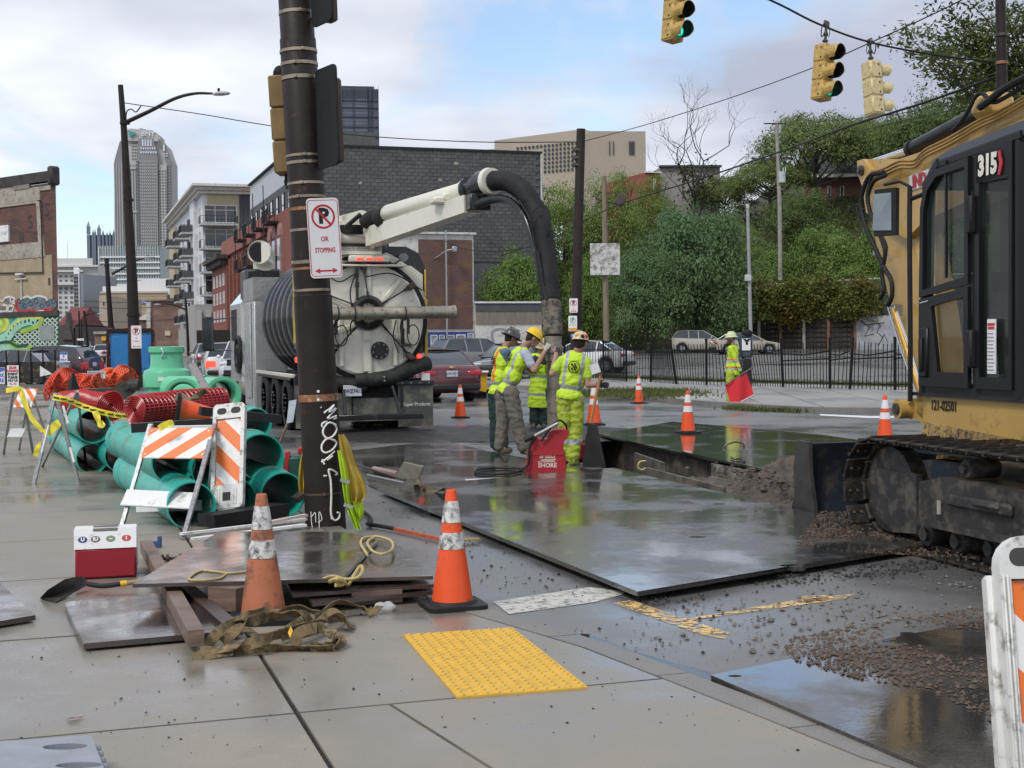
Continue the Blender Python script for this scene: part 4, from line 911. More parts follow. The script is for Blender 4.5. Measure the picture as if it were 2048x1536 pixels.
def balcony(x0,x1,z,dep,side=0,sol=False):
 """x0..x1 along the wall, rail posts and a concrete deck; side: on the end wall, running along local y"""
 w=x1-x0;t=B();f=(lambda a,d,zz:(a,-d,zz))if not side else(lambda a,d,zz:(-d,a,zz))
 def bx(t,a,d,zz,sa,sd_,sz):c=f(a,d,zz);t.box(c,(sa,sd_,sz)if not side else(sd_,sa,sz))
 bx(t,(x0+x1)/2,dep/2,z,w,dep,.28);o=t.out('balcony',M('balcony_deck',(.4,.42,.43),.6),Ap.t,ang=None)
 t=B();bx(t,(x0+x1)/2,dep,z+1.2,w,.06,.06);bx(t,x0,dep/2,z+1.2,.06,dep,.06);bx(t,x1,dep/2,z+1.2,.06,dep,.06)
 n_=max(2,int(w/.45))
 for i in range(n_+1):bx(t,x0+w*i/n_,dep,z+.66,.05,.05,1.05)
 for i in range(1,5):bx(t,x0,dep*i/5,z+.66,.05,.05,1.05);bx(t,x1,dep*i/5,z+.66,.05,.05,1.05)
 t.out('railing',blackp,o,ang=None);t=B();bx(t,x0,dep/2,z+.65,.03,dep*.98,.95);t.out('mesh_screen',M('grey_mesh',(.08,.08,.085),.6),o,ang=None)
 if sol:t=B();bx(t,(x0+x1)/2,dep-.05,z+.65,w,.03,.95);t.out('mesh_screen',M('grey_mesh',(0,0,0)),o,ang=None)
for i,z in enumerate(FL[:5]):
 x0,x1=(q(398,500)[0],q(472,500)[0]);balcony(x0,x1,z,3.0)
 f,g=winmesh('ap',4.6,2.5,white,glassd,'v');o=put('window',f,Ap.t,(q(442,500)[0],-.2,z+1.7));put('pane',g,o)
 b=B();b.box((q(462,500)[0]+.6,-.3,z+1.9),(.2,.25,.4));b.out('wall_light',blackp,Ap.t)
 f,g=winmesh('ap2',1.6,2.3,white,glassd,'m')
 for k,yy in enumerate((4,8.5,14,19,25,31,37,43,50)):
  o=put('window',f,Ap.t,(-.02,yy,z+1.8),-pi/2);put('pane',g,o)
 for yy in(10.5,22,40):balcony(yy,yy+4.5,z-.2,2.2,1,True)
 for yy in(16,34):b=B();b.box((-.4,yy,z+1.2),(.8,2.2,2.0));b.out('dark_bay',dk,Ap.t,ang=None)
b=B();b.box((-.25,12,(zt+FL[4])/2),(.5,7,zt-FL[4]));b.out('white_bay',wr,Ap.t,ang=None);b=B();b.box((-.3,52,zt/2+3),(.6,12,zt-8));b.out('beige_bay',be,Ap.t,ang=None)
Ga=Bd('podium','grey concrete garage podium below the balcony apartments',Plane(S(17.5,195).x,S(17.5,195).y,STR),-.2,6,-.5,7.2,30,M('podium_grey',(.34,.33,.31),.8))
for k in range(5):b=B();b.box((.3+k*1.3,-.15,3.6),(.7,.3,5.5));b.out('column',M('podium_column',(.44,.43,.41),.8),Ga.t,ang=None)
P=Plane(S(19.6,131).x,S(19.6,131).y,ALONG);q=lambda x,y,o=0:(P.at(x,y,-o)[0],-o,P.at(x,y,-o)[1])
a,c=P.at(501,400)[0],P.at(588,400)[0];zt=P.at(549,330)[1]
Gp=Bd('panel_apartments','grey panelled apartment building with black balconies above the red brick row',P,a,c,-.5,zt,4,M('silver_panel',(.44,.46,.50),.45,.2,var=.05));zf=P.at(549,392)[1]
b=B();b.box(((a+c)/2,-.05,zf/2+.3),(c-a,.12,zf));b.out('dark_storey',dk,Gp.t,ang=None)
b=B();b.box(((a+c)/2,.2,zt+.05),(c-a+.4,1,.15));b.out('coping',cop,Gp.t)
for lev,zz_ in enumerate((zf-3.2,zf-6.4)):
 n_=8
 for k in range(n_):
  x=a+(k+.5)*(c-a)/n_;f,g=winmesh('gp',1.9,2.3,blackp,glassl,'m');o=put('window',f,Gp.t,(x,-.12,zz_+1.7));put('pane',g,o)
  if k%2==0:
   b=B();b.box((x,-1.0,zz_),(3.4,1.8,.2));o=b.out('balcony',cop,Gp.t,ang=None);b=B()
   for j in range(9):b.box((x-1.7+j*.42,-1.9,zz_+.6),(.05,.05,1.1))
   for j in range(4):b.box((x+1.7,-.3-j*.45,zz_+.6),(.05,.05,1.1));b.box((x-1.7,-.3-j*.45,zz_+.6),(.05,.05,1.1))
   b.box((x,-1.9,zz_+1.18),(3.45,.07,.07));b.box((x,-1.95,zz_+1.8),(.08,.08,3.4));b.out('railing',blackp,o,ang=None)
P=Plane(S(19,135).x,S(19,135).y,ALONG);q=lambda x,y,o=0:(P.at(x,y,-o)[0],-o,P.at(x,y,-o)[1])
rb=brickm('red_row_brick',(.27,.085,.062),(.22,.075,.055),(.2,.09,.07),bw=.4,bh=.14,ms=.01);zt=P.at(536,431)[1]
a,c=P.at(450,600)[0],P.at(538,500)[0]
Rr=Bd('red_brick_row','three storey red brick row with tall narrow windows',P,a,c,-.5,zt,14,rb);b=B();b.box(((a+c)/2,.1,zt-.9),(c-a,.9,1.9));b.out('parapet',M('red_band',(.28,.10,.075),.8,var=.1),Rr.t,ang=None)
Rr.grid(a+1,zt-8.2,c-.5,zt-2.4,10,1,.62,.96,M('red_frame',(.3,.16,.13),.7),glassd,style='m')
Rr.grid(a+1,zt-13.2,c-.5,zt-9.2,10,1,.6,.8,M('grey_frame',(.3,.28,.27),.7),glassd,style='m')
for k in range(11):x=a+1+k*(c-a-1.5)/10;b=B();b.box((x,-.2,zt-5.4),(.9,.4,6));b.out('pilaster',rb,Rr.t,ang=None)
P2=Plane(S(18.8,118).x,S(18.8,118).y,ALONG);a,c=P2.at(538,600)[0],P2.at(582,500)[0];zt2=P2.at(560,425)[1]
R2=Bd('arched_brick_house','ornate red brick building with tall arched bays beside the leaning pole',P2,a,c,-.5,zt2,2.5,rb)
for k in range(3):
 x=a+2.2+k*3.2;b=B();b.box((x,-.1,zt2-4.2),(2.2,.3,4.2));b.cyl((x,-.25,zt2-2.1),(x,.05,zt2-2.1),1.1,n=16);o=b.out('window',M('red_frame',(0,0,0)),R2.t,ang=None);b=B();b.box((x,-.27,zt2-4.3),(1.7,.06,3.8));b.out('pane',glassl,o,ang=None)
 b=B();b.box((x,-.35,zt2-6.5),(2.6,.4,.3));b.out('sill',white,R2.t)
P3_=Plane(S(18.6,176).x,S(18.6,176).y,ALONG);a,c=P3_.at(425,600)[0],P3_.at(452,500)[0];zt3=P3_.at(445,517)[1]
R3=Bd('corniced_brick_house','narrow red brick house with a heavy dark cornice',P3_,a,c,-.5,zt3,12,rb);b=B();b.box(((a+c)/2,-.5,zt3),(c-a+.8,1.4,.5));b.box(((a+c)/2,-.3,zt3-.6),(c-a+.2,.8,.6));b.out('cornice',cap,R3.t);R3.grid(a+1,4,c-1,zt3-1.5,4,3,.35,.65,white,glassd,style='m')
hr=M('house_red_wall',(.30,.055,.055),.8,var=.15);hg=M('house_grey_wall',(.30,.28,.26),.8,var=.1);dr=M('dark_shingles',(.045,.045,.05),.8,var=.2)
H1=mk('red_house','red house end with white gutter on the hill left of the bare tree',1290,1320,345,150,radians(20),12,hr,pyb=470);H1.slab('gutter',1289,343,1321,347,white,.3);H1.slab('window',1306,357,1311,378,white,.1)
H2=mk('grey_house','long grey flat roofed house behind the bare tree on the hill',1320,1440,334,156,radians(4),12,hg,pyb=470);H2.slab('coping',1318,331,1442,335,dr,.4)
H3=mk('brick_hill_house','reddish brick house with dark roof among trees near the excavator boom',1610,1740,352,160,radians(-8),14,brickm('hill_brick',(.24,.09,.075),(.2,.08,.07),(.25,.16,.14)),pyb=480)
b=B();a0,a1=H3.P.at(1608,353),H3.P.at(1742,353);tz=H3.P.at(1680,285)[1];b.yz([(-.8,a0[1]),(15,a0[1]),(7.5,tz)],a0[0],a1[0]);b.out('roof',dr,H3.t,ang=None);H3.slab('gutter',1608,351,1742,354,white,.9);H3.slab('window',1655,372,1662,392,white,.1);H3.slab('window',1600+80,372,1688,392,white,.1)
for i in range(2):H3.slab('pane',1656+25*i,373,1661+25*i,391,glassd,.14)
# ================================================================ POLES, SIGNS, SIGNALS, WIRES
polem=M('dark_bronze_paint',(.020,.014,.012),.5,var=.3,scale=4,rv=.1,dirt=(.08,.035,.02),da=.04);bandm=M('weathered_steel_band',(.34,.29,.21),.4,.8,var=.3,scale=9);rustb=M('rusty_band',(.26,.12,.05),.7,.2,var=.4,scale=8,dirt=(.5,.48,.45),da=.2)
signw=M('sign_white',(.78,.78,.78),.3,var=.03,scale=8);signr=M('sign_red',(.50,.02,.03),.35,var=.05);signk=M('sign_black',(.02,.02,.02),.4)
def nopark(par,w,h,X,small=False):
 """white sign plate: barred P in a red ring, two lines, a double arrow; X places its centre, face towards -y"""
 b=B();rr=[(x,0,z)for x,z in rrect(w,h,w*.12)];b.poly(rr,(0,.004,0));m=b.mesh('sign',signw,ang=None);m.transform(X);o=put('sign',m,par)
 b=B();k=.955;b.ring([(x*k,-.0012,z*k)for x,z in rrect(w,h,w*.12)],[(x*k*.955,-.0012,z*k*.985)for x,z in rrect(w,h,w*.1)],(0,.0012,0));m=b.mesh('border',signr,ang=None);m.transform(X);put('border',m,o)
 r=w*.37;zc=h*.5-w*.56;b=B();b.torus((0,-.001,zc),r,.01,Matrix.Rotation(UPR,3,'X'),28,4)
 n_=28;b=B();b.ring([(r*cos(2*pi*i/n_),-.0016,zc+r*sin(2*pi*i/n_))for i in range(n_)],[(r*.83*cos(2*pi*i/n_),-.0016,zc+r*.83*sin(2*pi*i/n_))for i in range(n_)],(0,.0014,0))
 b.box((0,-.0025,zc),(r*1.8,.0012,w*.065),Matrix.Rotation(radians(48),3,'Y'));m=b.mesh('barred_ring',signr,ang=None);m.transform(X);put('barred_ring',m,o)
 text('P',w*.62,signk,'letter',o,X@XF((w*.01,-.0012,zc),UPR),bold=.009*w/.3,ext=.0005)
 text('OR',h*.085,signr,'lettering',o,X@XF((0,-.0012,zc-r-h*.13),UPR),bold=.0014,ext=.0005,sx=.8)
 text('STOPPING',h*.085,signr,'lettering',o,X@XF((0,-.0012,zc-r-h*.27),UPR),bold=.0014,ext=.0005,sx=.66)
 za=-h*.5+h*.09;b=B();b.box((0,-.001,za),(w*.5,.001,w*.05));b.xz([(-w*.36,za),(-w*.2,za-w*.08),(-w*.2,za+w*.08)],-.0016,0);b.xz([(w*.36,za),(w*.2,za+w*.08),(w*.2,za-w*.08)],-.0016,0);m=b.mesh('arrow',signr,ang=None);m.transform(X);put('arrow',m,o)
 return o
YP=12.16;base=A(652,1060,YP);base.z=.03;topp=A(591,0,YP);axis=(topp-base).normalized()
MP=T('signal_pole','thick leaning dark steel pole with steel bands and white graffiti in the foreground','pole',base);MP.rotation_euler=V((0,0,1)).rotation_difference(axis).to_euler()
MI=(Matrix.Translation(base)@MP.rotation_euler.to_matrix().to_4x4()).inverted()
def lp(px,py,Y=YP):return MI@A(px,py,Y)
hz_=lambda py:lp(652-(1060-py)*.0575,py).z
prof=[(.178,-.15),(.178,hz_(985)),(.172,hz_(984)),(.168,hz_(592)),(.161,hz_(590)),(.158,hz_(80)),(.150,hz_(76)),(.146,7.6),(.0001,7.6)]
b=B();b.lathe([prof[0]]+prof[1:],32);b.out('shaft',polem,MP,ang=25)
def rad(h):return next((prof[i][0]for i in range(len(prof)-1)if prof[i+1][1]>=h),.15)
for py,w_,m_ in((27,.028,bandm),(104,.026,bandm),(130,.028,bandm),(158,.032,bandm),(313,.022,bandm),(327,.026,bandm),(368,.022,bandm),(395,.022,bandm),(419,.03,rustb),(461,.022,bandm),(525,.03,bandm),(538,.022,rustb),(581,.022,bandm),(795,.062,rustb),(985,.016,dsteel)):
 h=hz_(py);r_=rad(h)+.004;b=B();b.lathe([(r_-.006,h-w_/2),(r_,h-w_/2),(r_,h+w_/2),(r_-.006,h+w_/2)],32,caps=False)
 if w_<.06:a=-1.1+(py%7)*.25;b.box((r_*sin(a),-r_*cos(a),h),(.03,.02,.03),Matrix.Rotation(a,3,'Z'),bev=.004)
 b.out('band',m_,MP)
wsp=M('white_spray_paint',(.78,.78,.76),.5,var=.1,scale=20)
def polestroke(pts,w=.009):
 P_=[]
 for zx,zy in pts:
  p=lp(560+zx/2.926,780+zy/2.926);r_=rad(p.z)+.0015;x=max(-r_*.985,min(r_*.985,p.x));P_.append(V((x,-sqrt(r_*r_-x*x),p.z)))
 b=B();b.tube(crv(P_,5),w,6);o=b.out('graffiti',wsp,MP);return o
for st_ in([(254,95),(257,98)],[(272,128),(325,84),(300,122),(334,105),(292,160),(336,148)],[(262,210),(268,186),(336,160)],[(334,200),(300,185),(272,215),(268,250),(290,275),(322,262),(338,225),(325,195)],[(330,290),(290,278),(262,310),(262,345),(285,358),(320,340),(338,305),(318,284)],[(258,412),(285,395),(330,352)],[(262,395),(275,425)],[(290,400),(320,378)],[(270,492),(345,485),(300,455),(310,520),(314,610),(312,690),(318,742)],[(310,712),(330,748),(352,742),(358,715),(345,705)]):polestroke(st_)
for st_ in([(195,700),(200,770),(215,830)],[(200,730),(222,705),(225,760)],[(240,760),(262,740),(245,700),(248,830)]):b=polestroke(st_,.004)
for y_ in(5,53):p=lp(560+240/2.926,780+y_/2.926);b=B();b.ball((p.x,-.174,p.z),(.013,.004,.013));b.out('paint_spot',wsp,MP)
NS=T('no_parking_sign','large white no parking or stopping sign strapped to the leaning pole','sign',A(649,476,11.96),(radians(1.2),radians(-3.2),radians(22)))
nopark(NS,.285,.69,Matrix.Identity(4))
b=B();b.box((0,.05,.22),(.05,.09,.03));b.box((0,.05,-.22),(.05,.09,.03));b.out('bracket',steel,NS)
ysig=M('faded_signal_yellow',(.50,.33,.09),.55,var=.2,scale=6,dirt=(.25,.15,.06),da=.35);ysig2=M('pale_signal_yellow',(.62,.52,.27),.55,var=.1,scale=6,dirt=(.35,.25,.12),da=.3);sblk=M('visor_black',(.012,.012,.013),.7)
led=M('green_led',(.02,.75,.55),.3,em=2.2);unlit=M('unlit_lens',(.012,.01,.01),.25)
def visor(b,z,L=.24,r=.155,y0=-.17):
 vs=[];n_=18
 for k,(rr,)in enumerate(((r,),(r-.008,))):
  for j in range(n_+1):
   a=radians(-140+280*j/n_)+pi/2
   for yy in(0,1):l=L*(1-.45*max(0,-sin(a)))if yy else 0;vs.append(V((rr*cos(a),y0-l,z+rr*sin(a))))
 f=[]
 for k in(0,1):
  o=k*2*(n_+1);f+=[(o+2*j,o+2*j+1,o+2*j+3,o+2*j+2)for j in range(n_)]
 o=2*(n_+1);f+=[(2*j+1,o+2*j+1,o+2*j+3,2*j+3)for j in range(n_)];b.add(vs,f)
def signal(name,label,loc,rz,tilt,mat,green=True,lit=True):
 t=T(name,label,'traffic light',loc);t.rotation_euler=(0,tilt,rz)
 b=B()
 for k in range(3):b.box((0,0,-.21-k*.37),(.34,.3,.355),bev=.03)
 b.box((0,0,-.58),(.30,.27,1.1));b.out('housing',mat,t)
 for k in range(3):
  z=-.21-k*.37;b=B();b.lathe([(.165,0),(.165,.02),(.15,.035),(.15,0)],20,XF((0,-.145,z),UPR),caps=False);visor(b,z);b.out('visor',mat if not lit else mat,t)
  b=B();visor(b,z,.235,.146);b.out('visor_lining',sblk,t)
  if k==2 and lit:
   b=B();b.lathe([(.138,0),(.12,.03),(.0001,.045)],20,XF((0,-.15,z),UPR));o=b.out('lens',M('green_lens',(.01,.22,.15),.15,em=.25),t);b=B()
   for i in range(-5,6):
    for j in range(-5,6):
     if i*i+j*j<29:b.ball((i*.022,-.195+(i*i+j*j)*.0009,z+j*.022),.0075,6,4)
   b.out('led_array',led,o)
  else:b=B();b.lathe([(.138,0),(.12,.03),(.0001,.045)],20,XF((0,-.15,z),UPR));b.out('lens',unlit,t)
  for s_ in(-1,1):b=B();b.box((s_*.172,-.05,z+.1),(.02,.03,.04),bev=.004);b.box((s_*.172,-.05,z-.1),(.02,.03,.04),bev=.004);b.out('latch',dsteel,t)
 b=B();b.cyl((0,0,0),(0,0,.42),.028,n=8);b.box((0,0,.06),(.1,.1,.06),bev=.02);b.ball((0,0,.2),.05);b.box((0,0,.40),(.16,.06,.14),bev=.02);b.out('hanger',dsteel,t)
 b=B();b.tube(crv([(-.05,0,.42),(-.16,-.02,.3),(-.13,0,.12),(-.03,0,.2)],6),.012,6);b.tube(crv([(.03,0,.42),(.12,0,.3),(.1,0,.18),(.02,0,.2)],6),.008,6);b.out('cable_loop',black,t)
 return t
pA,pB,pC=A(1352,-36,26),A(1650,88,27.5),A(1742,122,28.5)
signal('traffic_signal','yellow traffic light showing green, cut by the top edge of the picture',pA,radians(38),radians(6),ysig)
signal('traffic_signal','yellow traffic light showing green, middle of the three on the span wire',pB,radians(40),radians(7),ysig)
signal('traffic_signal','pale yellow traffic light seen from behind, right of the other two',pC,radians(112),radians(6),ysig2,lit=False)
SB=T('side_signal_head','old yellow signal housing seen from behind on the left of the leaning pole','traffic light',A(562,250,12.3),(0,radians(-3.2),0))
b=B()
for k in range(3):b.box((0,.06,.29-k*.29),(.16,.26,.285),bev=.015)
b.out('housing',M('dull_ochre_housing',(.20,.125,.04),.6,var=.2,scale=5),SB);b=B();b.ball((.02,.06,.46),(.07,.07,.08));b.out('top_cap',sblk,SB);b=B();b.cyl((.04,.06,-.42),(.04,.06,-.56),.05,n=10);b.ball((.05,.06,-.5),.07);b.box((.1,.06,-.52),(.18,.06,.06));b.out('bracket',sblk,SB)
for nm,y0,y1,x0,x1,lab in(('signal_backplate',143,338,633,674,'dark signal back plate seen edge on at the right of the leaning pole'),('signal_backplate',-150,55,620,672,'dark signal back plate at the top of the leaning pole')):
 p0,p1=A(x0,(y0+y1)/2,12.05),A(x1,(y0+y1)/2,12.05);h=(y1-y0)/226;t=T(nm,lab,'traffic light',p0,(0,radians(-2.5),radians(-52)))
 b=B();rr=rrect(.34,h,.05);b.poly([(x+.17,0,z)for x,z in rr],(0,.02,0));b.out('plate',M('backplate_black',(.016,.018,.019),.65,var=.25),t)
 b=B();b.box((.05,.12,0),(.12,.18,h*.86),bev=.02);b.out('housing',M('brown_housing',(.07,.045,.025),.6),t);b=B();b.box((-.02,.05,h*.36),(.07,.07,.05));b.box((-.02,.05,-h*.36),(.07,.07,.05));b.out('bracket',steel,t)
def pole(name,label,pts,Y,r0,r1,mat,cat='pole',n=14,steps=()):
 P_=[A(x,y,Y)for x,y in pts];t=T(name,label,cat,P_[0]);b=B();k=len(P_);L_=[(P_[0]-p).length for p in P_];rr=[r0+(r1-r0)*l/L_[-1]for l in L_]
 b.tube([p-P_[0]for p in P_],rr,n);b.out('shaft',mat,t);t['_']=0;del t['_'];return t,P_[0],[p-P_[0]for p in P_]
def arm(t,o,pts,Y0,Y1,r0,r1,head,mat,hl=.75):
 k=len(pts);P_=[A(x,y,Y0+(Y1-Y0)*i/(k-1))-o for i,(x,y)in enumerate(pts)];c=crv(P_,5);b=B();b.tube(c,[r0+(r1-r0)*i/(len(c)-1)for i in range(len(c))],8);b.out('arm',mat,t)
 d=(P_[-1]-P_[-2]).normalized();e=P_[-1];b=B();b.ball(e+d*hl/2,(hl/2,.17,.085),14,8,Matrix.Rotation(atan2(d.y,d.x),3,'Z'));b.box(e+V((d.x,d.y,0))*hl*.45-V((0,0,.05)),(hl*.8,.26,.05),Matrix.Rotation(atan2(d.y,d.x),3,'Z'),bev=.02);h=b.out('lamp_head',head,t);b=B();b.cyl(e+d*hl*.35+V((0,0,.08)),e+d*hl*.35+V((0,0,.2)),.05,n=8);b.out('photocell',mat,h)
lamph=M('lamp_grey',(.42,.43,.45),.4)
t,o,pp=pole('street_lamp','tall dark street lamp with a long curved arm over the van',[(272,776),(264,560),(252,330),(248,260),(241,170)],53.3,.26,.10,polem,'street lamp')
b=B();b.lathe([(.33,0),(.33,.25),(.26,.5)],16);b.out('base',polem,t);arm(t,o,[(249,246),(300,222),(350,197),(390,187),(425,187)],53.3,52.5,.09,.045,lamph,polem)
for y_ in(630,400,246):p=A(267-(630-y_)*.045,y_,53.3)-o;b=B();b.cyl(p-V((0,0,.05)),p+V((0,0,.05)),.26 if y_>500 else .19,n=14);b.out('collar',polem,t)
b=B();b.tube(crv([A(x,y,53.2)-o for x,y in((252,250),(253,225),(262,218),(272,224),(282,212))],4),.025,6);b.out('cable_loop',black,t)
q_=A(272.5,674,52.9);t=T('no_parking_sign','small no parking sign on the street lamp beside the blue van doors','sign',q_,radians(5));nopark(t,.40,.88,Matrix.Identity(4))
t,o,pp=pole('street_lamp','second street lamp down the street in front of the banded office',[(223,672),(218,600),(213,517)],112,.24,.16,polem,'street lamp');arm(t,o,[(224,548),(250,534),(275,520),(288,517)],112,112,.11,.07,lamph,polem,.9)
t,o,pp=pole('street_lamp','thin street lamp in front of the podium right of the van',[(377,712),(374,640),(371,598)],150,.17,.12,polem,'street lamp');arm(t,o,[(372,620),(350,610),(330,607),(322,608)],150,150,.1,.07,lamph,polem,.8)
t,o,pp=pole('street_lamp','far street lamp beside the grey slab building',[(176,700),(172,650),(168,622)],180,.2,.15,polem,'street lamp');arm(t,o,[(170,632),(178,627),(188,625),(194,626)],180,180,.12,.08,lamph,polem,.9)
for x,h,Y in((158,622,200),(163,640,230),(148,656,150),(154,690,160)):pole('utility_pole','far dark pole down the street at column %s of the row beside the church'%('one','two','three','four')[(158,163,148,154).index(x)],[(x+1,735),(x,h)],Y,.16,.12,polem)
t,o,pp=pole('lamp_post','dark brown steel post right of the suction hose carrying two parking signs',[(1150,778),(1153,600),(1158,400),(1162,258)],48,.20,.155,M('brown_post_paint',(.028,.018,.016),.55,var=.3))
b=B()
for y_ in(300,316,330):p=A(1148,y_,47.9)-o;b.cyl(p-V((.05,0,0)),p+V((.2,0,0)),.06,n=8);b.box(p,(.12,.12,.16),bev=.02)
b.out('insulator',dsteel,t);p=A(1140,470,47.8)-o
t=T('no_parking_sign','no parking sign on the dark post behind the workers','sign',A(1147,611,47.6));nopark(t,.30,.5,Matrix.Identity(4))
t=T('parking_sign','white and green P parking sign with an orange strip on the dark post','sign',A(1145.5,647,47.6));b=B();b.poly([(x,0,z)for x,z in rrect(.3,.53,.03)],(0,.01,0));b.out('plate',signw,t,ang=None)
grs=M('sign_green',(.02,.22,.10),.4);b=B();b.ring([(.1*cos(i*.393),-.003,.11+.1*sin(i*.393))for i in range(16)],[(.085*cos(i*.393),-.003,.11+.085*sin(i*.393))for i in range(16)],(0,.003,0));b.out('ring',grs,t,ang=None);text('P',.17,grs,'letter',t,XF((0,-.002,.11),UPR),bold=.006);b=B();b.box((0,-.003,-.2),(.29,.004,.1));b.out('orange_strip',M('sign_orange',(.75,.32,.04),.4),t,ang=None);text('PARKING',.055,grs,'lettering',t,XF((0,-.002,-.05),UPR))
woodp=M('weathered_pole_wood',(.20,.165,.11),.85,var=.3,scale=3,st=(6,6,.5),bmp=.3)
t,o,pp=pole('wooden_pole','weathered wooden pole with crossarms holding a blank white board',[(1213,712),(1211,560),(1208,352)],72,.17,.13,woodp,'pole',10)
b=B();a,c=A(1190,397,72)-o,A(1240,410,72)-o;b.cyl(a,c,.05,n=6);b.cyl(A(1197,384,72)-o,A(1225,386,72)-o,.04,n=6);b.out('crossarm',dsteel,t);b=B();b.box(A(1241,400,71.8)-o,(.45,.4,.6),Matrix.Rotation(.4,3,'Y'),bev=.04);b.out('floodlight',dsteel,t)
bbm=M('peeling_white_board',(.60,.60,.58),.8,var=.12,scale=1.5,dirt=(.22,.2,.17),da=.5);a,c=A(1180,487,71.7),A(1240,550,71.7);t=T('blank_board','square blank sign board with peeling white paint on the wooden pole','board',((a.x+c.x)/2,71.7,(a.z+c.z)/2));b=B();b.box((0,0,0),(c.x-a.x,.1,a.z-c.z),bev=.01);b.out('panel',bbm,t);b=B();b.box((0,.09,.4),(c.x-a.x,.07,.1));b.box((0,.09,-.4),(c.x-a.x,.07,.1));b.out('batten',woodp,t)
t,o,pp=pole('utility_pole','grey utility pole with crossarm and transformer on the hillside',[(1561,560),(1559,400),(1553,248)],118,.21,.14,M('grey_wood',(.30,.28,.25),.85,var=.25,scale=2),'pole',10)
b=B();b.box((A(1522,316,118)+A(1563,317,118))/2-o,(3.4,.14,.16));b.box(A(1550,247,118)-o,(1.9,.1,.1));b.cyl(A(1528,322,118)-o,A(1557,349,118)-o,.07,n=6);b.out('crossarm',M('arm_wood',(.05,.04,.035),.9),t)
for x in(1492,1495,1512,1515,1533,1536):p=A(x,313,118)-o;b=B();b.lathe([(.1,-.15),(.12,-.05),(.06,0),(.12,.05),(.05,.12)],8,Matrix.Translation(p));b.out('insulator',M('pale_insulator',(.6,.62,.62),.3),t)
b=B();p=A(1564,354,117.6)-o;b.cyl(p-V((0,0,.48)),p+V((0,0,.45)),.3,n=14);b.cyl(p+V((.1,0,.45)),p+V((.1,0,.8)),.05,n=6);b.cyl(p+V((.3,0,.4)),p+V((.3,0,.85)),.05,n=6);b.out('transformer',M('transformer_grey',(.45,.5,.5),.5),t)
t,o,pp=pole('slim_steel_pole','slim grey steel pole with a small box above the flagger',[(1502,695),(1499,560),(1495,408)],62,.085,.07,M('dull_galvanised',(.33,.33,.33),.5,.3),'pole',8)
b=B();b.box(A(1496,556,61.9)-o,(.28,.2,.28),bev=.02);b.box(A(1495,413,62)-o,(.14,.14,.2),bev=.02);b.out('junction_box',M('box_grey',(.5,.5,.49),.5),t)
t,o,pp=pole('dark_pole','dark pole rising behind the excavator boom at the upper right',[(2013,420),(2004,185),(2001,0),(1998,-120)],29,.13,.10,polem,'pole',14)
for y_,m_ in((70,dsteel),(126,rustb)):p=A(2003,y_,29)-o;b=B();b.cyl(p-V((0,0,.03)),p+V((0,0,.03)),.14,n=14);b.out('band',m_,t)
b=B();b.cyl(V((0,0,-4.5)),V((0,0,0)),.14,n=12);b.out('lower_shaft',polem,t)
a=G(1492,779,.13);t=T('pay_station','black parking pay station with a white and blue panel behind the flagger','pay station',a,radians(6));t.scale=(.85,.85,.68);b=B();b.box((0,0,.68),(.36,.3,1.36),bev=.04);b.out('cabinet',blackp,t);b=B();b.box((0,0,1.9),(.42,.22,1.0),bev=.04);b.out('display_unit',M('payst_blue',(.02,.03,.05),.5),t)
b=B();b.box((-.02,-.125,1.98),(.3,.02,.52));b.out('panel',signw,t);text('Y',.3,signk,'letter',t,XF((0,-.14,2.08),UPR),bold=.03);b=B();b.box((0,-.115,1.55),(.26,.02,.2));b.out('screen',glassd,t);b=B();b.ball((.05,0,2.45),(.2,.16,.2));b.out('top',sblk,t)
wire_m=M('wire_black',(.012,.012,.013),.6)
def wire(label,pts,r,name='overhead_wire',cat='wire',n=6,sag=0):
 P_=crv([A(x,y,Y)for x,y,Y in pts],8);o=P_[0];b=B();b.tube([p-o for p in P_],r,5);w=b.out(name,wire_m,None,o);tag(w,label,cat,'overhead wires');return w
wire('thick span wire carrying the hanging traffic lights',[(1180,-190,24),(1352,-80,26),(1540,0,27),(1637,48,27.5),(1738,84,28.5),(1870,110,28.8),(2003,126,29)],.022)
wire('thin wire from the tall street lamp to the brown post behind the truck',[(250,206,53),(400,228,52),(560,254,51),(757,274,50),(960,284,49),(1158,284,48)],.018)
wire('thin wire climbing from the brown post past the traffic lights to the upper right',[(1162,284,48),(1290,250,46),(1460,196,42),(1620,138,36),(1735,88,30),(1900,12,27),(1990,-40,25)],.014)
wire('thick black cable running from the hose across the hillside to the dark pole',[(1000,512,100),(1100,478,80),(1170,440,70),(1250,405,60),(1400,358,50),(1570,300,40),(1700,252,34),(1850,205,31),(2003,150,29)],.03)
wire('thin wire below the thick cable near the upper right trees',[(1560,318,60),(1700,268,45),(1850,232,38),(2003,200,32)],.012)
wire('thin upper wire among three in front of the right hand trees',[(1560,250,118),(1760,232,70),(1900,205,45),(2040,180,36)],.02)
wire('wire running right from the transformer pole at mid height',[(1561,440,118),(1640,441,110),(1740,441,100),(1900,436,90)],.03)
wire('lower wire running right from the transformer pole',[(1561,463,118),(1650,465,110),(1740,462,100),(1900,455,90)],.02)
wire('guy wire slanting down from the transformer pole',[(1563,505,118),(1600,528,116),(1640,560,113)],.025)
wire('wire sagging from the corner shop downpipe to the hose',[(890,482,94),(930,498,92),(990,503,88),(1060,494,82),(1150,470,48)],.025)
for k,y_ in enumerate((602,614,641)):wire('%s of three wires crossing the far street'%('highest','middle','lowest')[k],[(165,y_,170),(230,y_+3,165),(300,y_+1,160),(372,y_-4,150)],.035)
